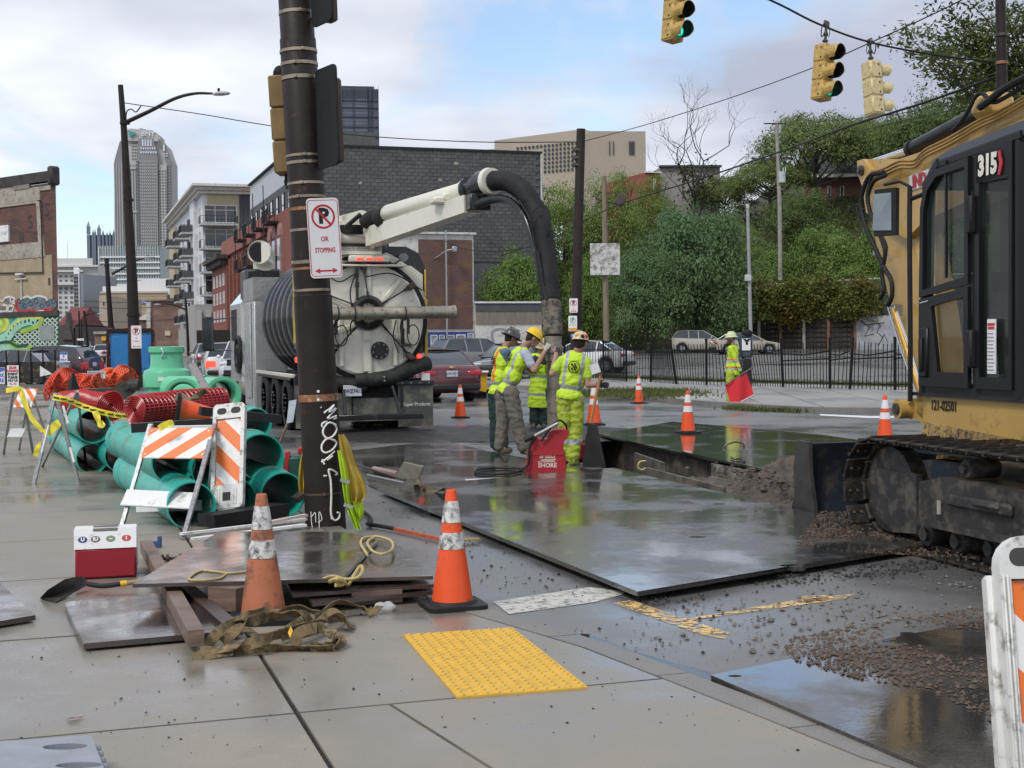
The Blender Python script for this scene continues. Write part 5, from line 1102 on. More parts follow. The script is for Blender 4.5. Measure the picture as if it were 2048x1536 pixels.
# ================================================================ CARS
tyre=M('tyre_rubber',(.02,.02,.021),.8,bmp=.3,bs=30);rim=M('alloy_rim',(.35,.36,.37),.3,.8)
def wheel(par,x,y,r,w=.22,name='wheel',spokes=5,rm=None):
 b=B();X=XF((x,y,r),0,UPR);s_=1 if x>0 else-1
 b.lathe([(r*.62,-w/2),(r*.93,-w/2),(r,-w/2+.03),(r,w/2-.03),(r*.93,w/2),(r*.62,w/2)],26,X,caps=False);o=b.out(name,tyre,par);b=B();z0=s_*w*.38
 b.lathe([(r*.64,z0),(r*.6,z0-s_*.02),(.0001,z0-s_*.03)],22,X,caps=False)
 for k in range(spokes):a=2*pi*k/spokes;b.box(X@V((r*.33*cos(a),r*.33*sin(a),z0)),(.03,r*.55,r*.14),Matrix.Rotation(UPR,3,'Y')@Matrix.Rotation(a,3,'Z')@Matrix.Rotation(UPR,3,'Y')@Matrix.Rotation(UPR,3,'X')if 0 else Matrix.Rotation(a,3,'X')@Matrix.Identity(3))
 b.out('rim',rm or rim,o);return o
def car(label,loc,rz,paint,kind='sedan',L=4.7,W=1.83,Hh=1.46,group=None,plate=None,name='parked_car',cat='car',lit=False):
 """y forward; profile (y, z) of the lower body, belt line and glasshouse lofted across the width"""
 t=T(name,label,cat,loc,rz,group);h=L/2;gc=.24
 if kind=='sedan':belt=[(-h,.86),(-h+.12,.98),(-h+.55,1.0),(-.6,.95),(.75,.93),(1.0,.93),(h-.35,.76),(h-.04,.62)];top=[(-h+.5,1.0),(-h+1.15,Hh-.06),(-.5,Hh),(.1,Hh-.01),(1.15,.93)]
 elif kind=='suv':belt=[(-h,.95),(-h+.08,1.08),(-h+.25,1.12),(-.6,1.06),(.8,1.03),(1.1,1.03),(h-.3,.9),(h-.04,.72)];top=[(-h+.12,1.1),(-h+.5,Hh-.06),(-.9,Hh),(.2,Hh-.03),(1.2,1.03)]
 else:belt=[(-h,1.1),(-h+.02,1.25),(-h+.1,1.25),(0,1.25),(1.0,1.25),(1.5,1.2),(h-.3,1.0),(h-.04,.75)];top=[(-h+.02,1.25),(-h+.08,Hh-.05),(-1,Hh),(1.2,Hh-.06),(1.9,1.2)]
 def zb(y):
  for(a,za),(c,zc)in zip(belt,belt[1:]):
   if y<=c:return za+(zc-za)*(y-a)/(c-a)
  return belt[-1][1]
 wf,wr_,wr=h-.95,-h+.85,.34 if kind!='van' else .36;b=B();N_=44;secs=[]
 for i in range(N_+1):
  y=-h+L*i/N_;e=min(1,(h-abs(y))/.35);e=sqrt(max(0,1-(1-e)**2));hw=W/2*(.80+.20*e);z1=zb(y);lo=gc+(.16*(1-e))
  for wy in(wf,wr_):
   if abs(y-wy)<wr+.07:lo=max(lo,sqrt((wr+.07)**2-(y-wy)**2)+wr*.95)
  lo=min(lo,z1-.1);pr_=[(0,lo+.0),(hw*.93,lo),(hw*.985,lo+.05),(hw,(lo+z1)/2),(hw*.985,z1-.16),(hw*.95,z1-.03),(hw*.86,z1+.005),(0,z1+.03)]
  secs.append([V((x,y,z))for x,z in pr_]+[V((-x,y,z))for x,z in pr_[::-1][1:-1]])
 n_=len(secs[0]);vs=[p for s in secs for p in s];b.add(vs,[(i*n_+j,i*n_+(j+1)%n_,(i+1)*n_+(j+1)%n_,(i+1)*n_+j)for i in range(N_)for j in range(n_)]+[tuple(range(n_)),tuple(N_*n_+j for j in range(n_))]);b.out('body',paint,t,ang=45)
 def loft(pts,inset,zoff,name,m,rooff=.0):
  b=B();vs=[];k=len(pts)
  for y,z in pts:zl=zb(y)-.02;tw=(W/2*.86-(z-zl)*.30*(.3 if kind=='van' else 1))-inset;vs+=[V((-W/2*.9+inset,y,zl)),V((-tw,y,z+zoff)),V((tw,y,z+zoff)),V((W/2*.9-inset,y,zl))]
  b.add(vs,[(i*4+j,i*4+j+1,i*4+5+j,i*4+4+j)for i in range(k-1)for j in range(3)]);return b.out(name,m,t,ang=30)
 loft(top,0,0,'window',glassd)
 b=B();rp=top[1:-1];vs=[]
 for y,z in rp:tw=W/2*.86-(z-zb(y)+.02)*.30*(.3 if kind=='van' else 1)+.01;vs+=[V((-tw,y,z-.07)),V((-tw*.97,y,z+.012)),V((0,y,z+.04)),V((tw*.97,y,z+.012)),V((tw,y,z-.07))]
 b.add(vs,[(i*5+j,i*5+j+1,i*5+6+j,i*5+5+j)for i in range(len(rp)-1)for j in range(4)]);b.out('roof',paint,t,ang=45)
 b=B()
 for s_ in(-1,1):
  for(y0,z0),(y1,z1)in((top[0],top[1]),(top[-1],top[-2]),((-.15,zb(-.15)),(-.2,Hh-.03)),((-h+1.35,zb(-h+1.35)),(-h+1.3,Hh-.05))):
   f=.3*(.3 if kind=='van' else 1);x0=s_*(W/2*.9);x1=s_*(W/2*.86-(z1-zb(y1))*f+.012);b.tube([V((x0,y0,z0-.02)),V((x1,y1,z1-.02))],.035,6)
 b.out('pillar',paint,t)
 for x,y in((-1,wf),(1,wf),(-1,wr_),(1,wr_)):wheel(t,x*(W/2-.12),y,wr)
 for s_ in(-1,1):
  b=B();z=zb(-h+.1)-(.16 if kind=='sedan' else .3);b.box((s_*W*.36,-h+.06,z),(W*.24,.16,.15 if kind=='sedan' else .3),bev=.04);b.out('tail_light',redlit if lit else redl,t)
  b=B();b.box((s_*W*.35,h-.15,.66 if kind=='sedan' else .8),(W*.22,.2,.13),bev=.05);b.out('headlight',M('headlight_glass',(.5,.52,.55),.1,var=.2),t)
  b=B();b.ball((s_*(W/2+.08),.75,zb(.75)+.08),(.1,.07,.08));b.out('side_mirror',paint,t)
 b=B();b.box((0,-h+.02,.42),(W*.9,.16,.2),bev=.06);b.out('rear_bumper',M('bumper_black',(.03,.03,.03),.5),t);b=B();b.box((0,h-.05,.45),(W*.8,.14,.3),bev=.06);b.out('front_grille',M('bumper_black',(0,0,0)),t)
 b=B();zp=.78 if kind=='sedan' else .85;b.box((0,-h-.012,zp),(.32,.02,.16),bev=.005);b.out('licence_plate',M('plate_white',(.6,.62,.66),.4),t)
 if plate:text(plate,.1,M('plate_blue',(.03,.05,.2),.5),'plate_text',t,XF((0,-h-.026,zp),UPR));b=B();b.box((0,-h+.0,zp+.17),(.16,.05,.04),bev=.01);b.box((0,-h+.0,zp+.17),(.07,.06,.07),bev=.01);b.out('badge',M('gold_badge',(.6,.45,.15),.3,.6),t)
 return t
def cp(name,c,c2=.3):return M('paint_'+name,c,.22,.0,var=.05,coat=.8)
maroon,cream_c,silver_c,wht_c,drk_c,gry_c=cp('maroon',(.10,.012,.02)),cp('champagne',(.36,.33,.27)),cp('silver_beige',(.42,.39,.33)),cp('white',(.68,.70,.71)),cp('dark',(.035,.037,.042)),cp('grey',(.2,.21,.22))
a=G(880,806);car('maroon sedan standing in the road beside the vacuum truck',a+V((-.55,2.4,0)),radians(22),maroon,plate='LKR-4512',name='red_sedan')
def lot(px,Y,dz=0):p=A(px,690,Y);return V((p.x,Y,lotz(p.x,Y)+dz))
car('dark grey crossover parked behind the fence in front of the low white building',lot(955,62),radians(-62),gry_c,'suv',4.5,Hh=1.65)
car('black car partly hidden behind the workers at the fence',lot(1020,56),radians(160),drk_c,'sedan',4.4)
car('white sedan parked behind the fence right of the hose',lot(1163,64),radians(66),wht_c,'sedan')
car('silver beige crossover parked under the locust tree',lot(1402,100),radians(-98),silver_c,'suv',4.4,Hh=1.64)
car('pale beige sedan with a dark door parked nearest the timber wall',lot(1492,95),radians(-84),cream_c,'sedan',4.7)
a=A(258,700,58.5).xy.to_3d();VN=car('red van with tall blue rear doors parked at the left kerb',a+V((-.5,1.8,0)),radians(17),cp('van_red',(.30,.02,.02)),'van',5.6,1.95,2.28,name='van',cat='van')
bl=M('blue_door',(.03,.20,.48),.45,var=.05);b=B()
for s_ in(-1,1):b.box((s_*.43,-2.83,1.28),(.82,.05,1.72),bev=.02);b.box((s_*.43,-2.86,1.33),(.62,.03,1.35),bev=.02)
b.out('rear_door',bl,VN);b=B();b.ring([(x,-2.82,z+1.32)for x,z in rrect(1.96,2.04,.2)],[(x,-2.82,z+1.28)for x,z in rrect(1.72,1.80,.12)],(0,-.09,0));b.out('rear_frame',blackp,VN)
for s_ in(-1,1):b=B();b.box((s_*.93,-2.88,1.25),(.07,.06,1.1),bev=.02);b.out('tail_light',redl,VN)
b=B();b.box((0,-2.84,2.34),(.5,.1,.08),bev=.02);b.box((-.8,-2.8,2.33),(.15,.1,.08));b.box((.8,-2.8,2.33),(.15,.1,.08));b.out('marker_lamp',redl,VN)
a=G(386,770);car('white hatchback with red tail lights driving away ahead of the pipes',a+V((0,6,0)),radians(15),wht_c,'suv',4.6,1.85,1.7,name='car',lit=True)
a=G(428,768);PK=car('white pickup truck nose beyond the green pipe fittings',a+V((.7,3.0,0)),radians(188),wht_c,'suv',5.0,1.95,1.8,name='pickup_truck',cat='pickup truck')
b=B();b.box((0,2.45,.85),(1.2,.08,.3));b.out('front_grille',blackp,PK)
car('silver sedan parked left in front of the green mural',A(28,700,55).xy.to_3d()+V((0,0,.04)),radians(75),gry_c,'sedan')
car('dark hatchback parked in front of the mural beside the street',A(92,700,56).xy.to_3d()+V((0,0,.04)),radians(80),cp('burgundy_dark',(.05,.02,.022)),'suv',4.2,Hh=1.6)
FC='cars far down the street'
for i,(x,Y,c_,kd)in enumerate(((146,240,drk_c,'suv'),(160,215,wht_c,'sedan'),(175,190,drk_c,'suv'),(186,165,gry_c,'sedan'),(202,150,wht_c,'suv'),(172,260,wht_c,'van'),(413,92,gry_c,'suv'),(424,110,wht_c,'suv'))):
 p=A(x,690,Y);car('%s car far away, %s in the line beyond the traffic'%(('dark','white','black','grey','white boxy','white high','grey near the podium','white near the podium')[i],('first','second','third','fourth','fifth','sixth','seventh','eighth')[i]),(p.x,Y,0),radians(18),c_,kd,Hh=1.5 if kd=='sedan' else(1.7 if kd=='suv' else 2.4),group=FC)
P=Plane(A(0,770,50).x,50,radians(4));q=lambda x,y:P.at(x,y)
t=T('black_fence','low black mesh fence with banner in front of the mural cars','fence',(P.p.x,P.p.y,0),P.a);a,c=q(-60,725),q(112,765);b=B();b.box(((a[0]+c[0])/2,0,(a[1]+c[1])/2),(c[0]-a[0],.04,a[1]-c[1]));b.out('banner',M('black_banner',(.03,.028,.028),.6,var=.4,scale=3,dirt=(.14,.11,.07),da=.3),t)
for i in range(8):x=a[0]+i*(c[0]-a[0])/7;b=B();b.box((x,-.04,.75),(.05,.05,1.5));b.out('post',ironm,t)
b=B();b.box(((a[0]+c[0])/2,-.06,.12),(c[0]-a[0]+.2,.25,.25));b.out('kerb',kerbm,t)
def signboard(label,px0,py0,px1,py1,Y,lines,post=True,cols=(signk,),bar=None,grp=None):
 a,c=A(px0,py0,Y),A(px1,py1,Y);t=T('sign_board',label,'sign',((a.x+c.x)/2,Y,0),0,grp);w,h=c.x-a.x,a.z-c.z;zc=(a.z+c.z)/2
 b=B();b.box((0,0,zc),(w,.03,h),bev=.004);b.out('panel',signw,t)
 if post:b=B();b.cyl((0,.04,0),(0,.04,zc),.03,n=6);b.out('post',steel,t)
 if bar:b=B();b.box((0,-.02,zc+h*.4),(w*.98,.012,h*.17));b.out('header',bar,t)
 n_=len(lines)
 for i,l in enumerate(lines):text(l,h/n_*.95,cols[min(i,len(cols)-1)],'lettering',t,XF((0,-.02,zc+h*.46-(i+.45)*h*.92/n_),UPR),bold=.006,sx=min(1,w/(len(l)*h/n_*.62)))
 return t
sblue=M('sign_blue',(.08,.12,.45),.4)
signboard('white placard reading 5 dollar event parking at the far left',14,731,38,773,45,['$5.00','CONSOL','EVENT','PLEASE','PAY US','<- <-'],True,(signr,signr,signk,signk,signk,signr))
signboard('white and blue notice cut by the left edge of the picture',-14,735,10,768,46,['SMART','PARK','HERE'],True,(sblue,),sblue)
signboard('small blue and white notice right of the mural',120,704,135,724,50,['PARK','P','PAY'],True,(sblue,),sblue)
t=T('white_triangle_panel','white triangular panel leaning beside the orange netting at the left','panel',A(92,742,40));b=B();b.poly([A(x,y,40)-A(92,742,40)for x,y in((80,732),(104,748),(80,753))],(0,.03,0));b.out('panel',white,t,ang=None)
signboard('small blue sign hanging down the far street',154,677,168,681,150,['AVE'],False,(signw,))
clut=[(150,708,90,(.7,.7,.7),'white'),(186,706,80,(.03,.03,.03),'black'),(170,718,85,(.75,.25,.03),'orange'),(196,700,70,(.65,.42,.03),'yellow'),(160,715,110,(.6,.6,.62),'pale'),(207,716,75,(.03,.03,.03),'dark'),(138,726,55,(.02,.02,.02),'black rounded'),(178,700,120,(.2,.25,.5),'blue')]
for i,(x,y,Y,c_,nm)in enumerate(clut):
 p=A(x,y,Y);t=T('street_bin' if i%2 else 'traffic_drum','%s %s standing down the street left of the van'%(nm,'bin' if i%2 else 'drum'),'bin' if i%2 else 'drum',(p.x,Y,0));b=B();b.lathe([(.3,0),(.32,.1),(.28,.15),(.27,.85),(.24,1.0),(.08,1.05)],14);b.out('body',M('clutter_%d'%i,c_,.5),t);b=B();b.lathe([(.283,.45),(.278,.62)],14,caps=False);b.out('band',white,t);b=B();b.lathe([(.36,0),(.36,.06),(.3,.08)],14);b.out('base',black,t)
 # ================================================================ VACUUM TRUCK
TRK=T('vacuum_truck','large vacuum excavation truck seen from behind with cream tank door and suction boom','truck',(-3.95,24.9,0),STR)
TI=(Matrix.Translation((-3.95,24.9,0))@Matrix.Rotation(STR,4,'Z')).inverted()
tw_=lambda px,py,Y:TI@A(px,py,Y)
crm=M('cream_truck_paint',(.70,.67,.56),.32,var=.05,scale=1.5,dirt=(.36,.31,.22),da=.04,coat=.3);tkb=M('tank_black_paint',(.012,.014,.015),.3,var=.25,scale=1.2,coat=.2,dirt=(.10,.095,.08),da=.05);mudp=M('muddy_flap',(.07,.072,.065),.4,var=.2,scale=1,dirt=(.19,.18,.14),da=.55);silv=M('cabinet_silver',(.50,.52,.52),.25,.5,var=.1,rv=.08);grime=M('chassis_grime',(.022,.021,.02),.7,var=.5,scale=5)
alu=M('dirty_aluminium',(.42,.38,.30),.42,.7,var=.25,scale=4,dirt=(.22,.18,.13),da=.3)
def tp(name,b,m,par=None,**k):return b.out(name,m,par or TRK,**k)
b=B();b.box((1.25,5,.85),(.9,10,.35));b.box((1.25,.1,.8),(2.3,.2,.35));b.box((1.25,2.5,.62),(2.2,3.8,.2));tp('chassis',b,grime)
cx,cz=1.30,2.17;X=Matrix.Translation((cx,0,cz))@Matrix.Rotation(-UPR,4,'X');pr=[]
for k in range(7):
 y0=.25+k*.68
 for t_,r_ in((0,1.10),(.06,1.13),(.14,1.215),(.3,1.235),(.46,1.215),(.54,1.13),(.62,1.10)):pr.append((r_,y0+t_))
b=B();b.lathe(pr,44,X);b.lathe([(.9,4.9),(1.05,5.0),(.9,5.35),(.3,5.6),(.001,5.6)],30,X);tp('tank',b,tkb,ang=50)
for k in range(7):b=B();y0=.25+k*.68+.3;b.box((.16,y0,1.05),(.16,.3,.06),bev=.01);tp('tank_foot',b,tkb)
for r0,y0,y1 in((1.22,.0,.24),):b=B();b.lathe([(r0-.12,y0),(r0,y0),(r0,y1),(r0-.1,y1)],44,X,caps=False);tp('tank_rim',b,crm)
sh=[(.05,1.55),(.05,3.0),(.28,3.36),(.5,3.42),(2.12,3.42),(2.36,3.3),(2.5,3.0),(2.5,1.55)]
b=B();pts=[(x,z)for x,z in sh];b.xz(pts+[(2.2,1.2),(1.3,1.0),(.4,1.2)],.02,.22);tp('rear_shroud',b,tkb)
b=B();b.xz([(.10,1.7),(.10,2.95),(.3,3.2),(2.2,3.06),(2.42,2.9),(2.42,1.75),(2.1,1.45),(.5,1.45)],-.03,.02);tp('rear_frame',b,crm)
dcx,dcz=1.36,2.06;XD=Matrix.Translation((dcx,0,dcz))@Matrix.Rotation(UPR,4,'X')
b=B();b.lathe([(1.12,-.04),(1.12,.10),(1.0,.13),(.95,.1),(.95,-.04)],48,XD,caps=False);tp('door_gasket',b,black)
b=B();b.lathe([(1.03,.05),(1.03,.13),(.99,.16),(.9,.155),(.45,.20),(.0001,.215)],48,XD);DR=tp('rear_door',b,crm)
for a in(90,52,-30,150,200,270):ca,sa_=cos(radians(a)),sin(radians(a));b=B();b.box((dcx+ca*.62,-.20,dcz+sa_*.62),(.72,.05,.09),Matrix.Rotation(-radians(a),3,'Y'),bev=.015);tp('stiffener',b,crm,DR)
b=B();b.box((dcx-.05,-.20,dcz-.55),(.16,.07,.8),bev=.02);b.box((dcx+.48,-.19,dcz-.3),(.1,.05,1.1),bev=.02);b.box((dcx-.52,-.19,dcz-.3),(.1,.05,1.1),bev=.02);tp('stiffener',b,crm,DR)
b=B();b.torus((dcx-.03,-.27,dcz+.13),.25,.075,Matrix.Rotation(UPR,3,'X'),28,8);b.box((dcx-.2,-.27,dcz+.1),(.16,.1,.42),bev=.03);HB=tp('door_hub',b,tkb,DR)
b=B();b.cyl((dcx-.03,-.2,dcz+.13),(dcx-.03,-.3,dcz+.13),.1,n=14);tp('hub_cap',b,alu,DR)
b=B();b.cyl((1.54,-.2,1.5),(1.54,-.27,1.5),.165,n=28);FL_=tp('flange_disc',b,tkb,DR)
for k in range(8):a=k*pi/4+.2;b=B();b.cyl((1.54+.13*cos(a),-.27,1.5+.13*sin(a)),(1.54+.13*cos(a),-.285,1.5+.13*sin(a)),.013,n=6);b.out('bolt',steel,TRK)
for a in(38,-42,222,150,96):
 ca,sa_=cos(radians(a)),sin(radians(a));p=V((dcx+ca*.27,-.29,dcz+.12+sa_*.27));e=V((dcx+ca*1.0,-.24,dcz+sa_*1.0));b=B();b.tube([p,p.lerp(e,.2),p.lerp(e,.22),p.lerp(e,.75),p.lerp(e,.77),e],[.025,.025,.014,.014,.028,.028],8);tp('door_strut',b,tkb)
 b=B();b.box(e,(.16,.12,.11),Matrix.Rotation(-radians(a),3,'Y'),bev=.02);tp('door_clamp',b,M('clamp_brown',(.10,.07,.05),.6,.3,var=.4,scale=20))
b=B();b.tube([(.15,-.52,2.17),(1.05,-.52,2.175),(1.06,-.52,2.175),(1.12,-.52,2.175),(1.13,-.52,2.175),(2.84,-.52,2.19),(2.85,-.52,2.19),(2.9,-.52,2.19)],[.115,.115,.135,.135,.115,.115,.13,.13],22);tp('suction_pipe',b,alu)
for x in(.72,1.02,1.95):b=B();b.torus((x,-.52,2.17),.123,.012,Matrix.Rotation(UPR,3,'Y'),20,6);b.tube(crv([(x,-.4,2.08),(x-.03,-.3,1.95),(x,-.22,1.8)],4),.014,6);tp('strap',b,black)
for x in(.62,1.95):
 b=B();b.box((x,-.3,1.83),(.05,.05,.5),bev=.01);b.box((x+.05,-.32,1.6),(.22,.12,.05),bev=.01);b.box((x+.1,-.35,1.95),(.05,.05,.3));tp('pipe_bracket',b,tkb)
 b=B();b.torus((x+.2,-.33,1.78),.11,.011,Matrix.Rotation(UPR,3,'X')@Matrix.Scale(1.7,3,(0,1,0)),20,6);b.tube([(x+.02,-.36,1.9),(x+.01,-.36,1.35)],.01,5);b.tube(crv([(x-.12,-.33,2.05),(x-.18,-.36,1.75),(x-.08,-.34,1.45)],5),.012,5);tp('loop_cable',b,black)
b=B()
for pts in([(1.14,-.28,3.0),(1.0,-.3,2.6),(1.03,-.26,2.3)],[(1.1,-.25,2.9),(.8,-.3,2.75),(.55,-.3,2.9)],[(1.3,-.26,2.85),(1.8,-.28,2.9),(2.35,-.26,2.6)],[(.4,-.25,2.2),(.6,-.3,1.9),(.45,-.28,1.4)]):b.tube(crv(pts,5),.013,6)
tp('hydraulic_line',b,black);b=B();b.tube([(1.13,-.27,3.05),(1.13,-.27,2.42)],.028,8);b.box((1.13,-.27,2.9),(.06,.08,.14));b.box((1.13,-.27,2.7),(.07,.07,.1));tp('latch_ram',b,tkb)
b=B();b.box((1.35,-.28,3.17),(.74,.16,.12),bev=.02);LB=tp('light_bar',b,crm)
for k in range(3):b=B();b.box((1.17+k*.18,-.372,3.16),(.12,.03,.045),bev=.01);b.out('red_lamp',redlit,LB)
b=B();b.box((1.1,-.18,3.05),(1.9,.3,.04),bev=.01);b.box((.7,-.1,3.2),(.1,.2,.35));tp('shelf',b,crm)
b=B();b.cyl((.8,-.15,3.55),(1.42,-.15,3.55),.12,n=18);b.cyl((.78,-.15,3.55),(.82,-.15,3.55),.24,n=22);b.cyl((1.4,-.15,3.55),(1.46,-.15,3.55),.22,n=22);b.box((1.1,.0,3.32),(1.0,.5,.14));tp('hose_reel',b,crm)
b=B();b.box((1.25,-.05,3.36),(.9,.4,.16),bev=.03);b.box((1.35,.2,3.5),(.4,.4,.25),bev=.04);b.cyl((1.7,.4,3.42),(1.7,.4,3.55),.18,n=16);tp('top_gear',b,tkb)
b=B();b.cyl((2.0,-.2,3.2),(2.0,-.34,3.2),.075,n=16);b.tube([(1.9,0,3.1),(2.0,-.2,3.2)],.02,6);tp('work_lamp',b,M('lamp_body_grey',(.18,.19,.2),.4))
for x,z in((.06,1.35),(2.33,1.38)):b=B();b.box((x,-.06,z),(.09,.06,.1),bev=.015);tp('tail_lamp',b,redlit if x<1 else redlit);b=B();b.box((x+(.12 if x<1 else-.14),-.02,z),(.2,.05,.16),bev=.01);tp('lamp_bracket',b,M('amber_bracket',(.3,.14,.04),.5))
b=B();b.box((2.47,-.03,1.9),(.05,.05,1.1));b.box((.02,-.02,2.3),(.03,.05,1.3));b.box((2.46,-.05,2.75),(.03,.03,.5));tp('yellow_handrail',b,M('handrail_yellow',(.55,.38,.05),.5))
b=B();b.box((.55,-.12,.47),(.95,.03,.52));b.box((1.5,-.12,.42),(.9,.03,.42));tp('rear_panel',b,mudp);b=B();b.box((2.22,-.16,.48),(.66,.03,.78));MF=tp('mud_flap',b,mudp);b=B();b.box((.25,-.16,.5),(.5,.03,.78));tp('mud_flap',b,mudp)
b=B();b.box((2.2,-.2,.9),(.74,.06,.08),bev=.01);b.box((1.95,-.18,.7),(.05,.05,.5));tp('flap_bar',b,tkb)
for k in range(4):b=B();b.cyl((1.95+k*.17,-.23,.9),(1.95+k*.17,-.245,.9),.014,n=6);b.out('bolt',steel,TRK)
lt=M('flap_lettering',(.62,.62,.60),.5);text('Super Products',.094,lt,'lettering',TRK,XF((2.24,-.18,.50),UPR),bold=.002,sx=.88)
b=B();b.torus((1.93,-.185,.5),.028,.007,Matrix.Rotation(UPR,3,'X'),16,5);b.box((1.93,-.185,.5),(.035,.01,.012),Matrix.Rotation(.7,3,'Y'));b.out('emblem',lt,TRK)
b=B();b.box((1.03,-.22,.775),(.34,.015,.2),bev=.004);PL=tp('licence_plate',b,M('plate_pale',(.62,.64,.66),.4,dirt=(.3,.28,.25),da=.2));text('PWZ7411',.1,M('plate_ink',(.03,.04,.1),.5),'plate_text',PL,XF((1.03,-.232,.765),UPR),bold=.002,sx=.85)
b=B();b.box((1.5,-.42,.3),(1.6,.1,.1),bev=.015);tp('under_run_bar',b,tkb);b=B();b.tube([(1.75,-.3,.85),(1.87,-.42,.35)],.03,8);b.tube([(.85,-.3,.8),(.85,-.42,.35)],.03,8);tp('bar_stay',b,tkb)
b=B();b.cyl((.2,-.05,.98),(1.3,-.12,.86),.13,n=12);b.tube(crv([(1.1,-.15,.95),(1.7,-.2,1.0),(2.2,-.12,1.18),(2.5,0,1.25)],5),.14,12);tp('stowed_hose',b,M('old_hose',(.03,.03,.028),.6,var=.5,scale=8));b=B();b.tube([(1.2,-.25,.92),(1.6,-.3,.98)],.012,6);b.cyl((1.6,-.3,.94),(1.6,-.3,1.03),.035,n=8);tp('valve_handle',b,steel)
b=B();b.box((2.42,-.15,1.0),(.16,.02,.14));tp('small_plate',b,white)
for y in(1.35,2.85,4.35):wheel(TRK,.3,y,.52,.5,spokes=0,rm=alu);wheel(TRK,2.2,y,.52,.5,spokes=0,rm=alu)
wheel(TRK,.3,9.3,.52,.34,spokes=0,rm=alu);wheel(TRK,2.2,9.3,.52,.34,spokes=0,rm=alu)
b=B()
for y in(1.35,2.85,4.35):
 for k in range(10):a=k*pi/5;b.cyl((.06,y+.16*cos(a),.52+.16*sin(a)),(.02,y+.16*cos(a),.52+.16*sin(a)),.022,n=6)
tp('wheel_nuts',b,chrome)['kind']='stuff'
b=B();b.box((.03,2.7,1.05),(.08,4.9,.07),bev=.01);tp('side_rail',b,crm);b=B();b.box((.3,2.85,1.0),(.55,4.6,.08));b.box((.25,.12,.8),(.45,.05,.5));tp('fender',b,tkb)
b=B();b.box((.36,6.25,1.45),(.72,1.7,2.4),bev=.03);CB=tp('side_cabinet',b,silv);b=B();b.box((-.02,6.25,1.5),(.03,.9,2.1),bev=.01);b.out('door',silv,CB)
b=B();b.box((.36,6.25,2.85),(.74,1.72,.5));tp('tread_plate_box',b,M('tread_plate',(.36,.36,.35),.35,.7,var=.15,bmp=1.0,bs=22));b=B();b.box((.4,7.2,3.0),(.8,1.1,.7),bev=.05);tp('air_filter_box',b,tkb)
b=B();b.tube(crv([(.45,6.9,2.8),(.45,6.9,3.35),(.42,6.7,3.62),(.3,6.25,3.7),(.2,5.9,3.68)],6),.25,20,caps=False);b.tube([(.22,5.95,3.68),(.2,5.9,3.68)],.26,20);EX=tp('intake_elbow',b,crm);b=B();b.cyl((.2,5.905,3.68),(.2,5.88,3.68),.22,n=20);b.out('opening',black,EX)
b=B();b.xz([(.0,.75),(2.5,.75),(2.5,2.6),(2.2,2.95),(.3,2.95),(0,2.6)],7.75,9.9);b.box((1.25,10.3,1.2),(2.2,.9,.9),bev=.1);tp('cab',b,wht_c);b=B();b.box((-.012,9.0,2.1),(.02,1.0,.75));b.box((2.51,9.0,2.1),(.02,1.0,.75));tp('cab_window',b,glassd)
b=B();b.cyl((.5,7.6,2.3),(.5,7.6,3.35),.3,n=20);tp('air_cleaner',b,white);b=B();b.tube(crv([(0,9.7,2.3),(-.45,9.9,2.25),(-.55,9.9,2.2)],4),.02,6);b.tube(crv([(0,9.7,1.5),(-.45,9.9,1.5),(-.55,9.9,1.6)],4),.02,6);b.box((-.55,9.9,1.9),(.28,.12,.85),bev=.04);MR=tp('side_mirror',b,blackp);b=B();b.box((-.55,9.83,1.9),(.22,.02,.75));b.out('mirror_glass',M('mirror_glass',(.25,.28,.3),.05,.9),MR)
b=B();b.cyl((.0,7.9,1.4),(-.1,7.9,1.4),.42,n=24,caps=False);b.torus((-.05,7.9,1.4),.42,.04,Matrix.Rotation(UPR,3,'Y'),26,6);b.torus((-.05,7.9,1.4),.2,.05,Matrix.Rotation(UPR,3,'Y'),20,6);tp('side_hose_reel',b,blackp);b=B();b.cyl((.3,7.2,.65),(.3,8.6,.65),.28,n=18);tp('fuel_tank',b,alu)
P0,P1=tw_(745,474,24.9),tw_(944,408,21.4);d=(P1-P0).normalized();sd_=d.cross(V((0,0,1))).normalized();up=sd_.cross(d)
def beam(p,q,w,h,h2=None):
 b=B();d=(q-p).normalized();s_=d.cross(V((0,0,1))).normalized();u=s_.cross(d);h2=h2 or h
 vs=[p+s_*a*w/2+u*c*h/2 for a,c in((-1,-1),(1,-1),(1,1),(-1,1))]+[q+s_*a*w/2+u*c*h2/2 for a,c in((-1,-1),(1,-1),(1,1),(-1,1))]
 return b.add(vs,[(0,1,2,3),(7,6,5,4),(0,4,5,1),(1,5,6,2),(2,6,7,3),(3,7,4,0)])
tp('boom_arm',beam(P0,P1,.28,.34,.27),crm)
b=B();b.yz([(0,3.45),(.0,3.7)],0,1)if 0 else None
a_=[tw_(x,y,25)for x,y in((678,432),(708,424),(722,420),(758,442),(766,472),(700,474),(678,440))]
b.poly([p for p in a_],V((.25,.45,0)));b.box(tw_(700,458,25.5),(.9,.9,.3),bev=.04);tp('boom_pedestal',b,crm);b=B();b.box(tw_(712,472,25.6),(.9,1.0,.28),bev=.04);b.cyl(tw_(705,470,25.2),tw_(705,452,25.2),.3,n=18);b.tube([tw_(690,455,24.8),tw_(722,428,24.8)],.04,8);tp('turntable',b,grime)
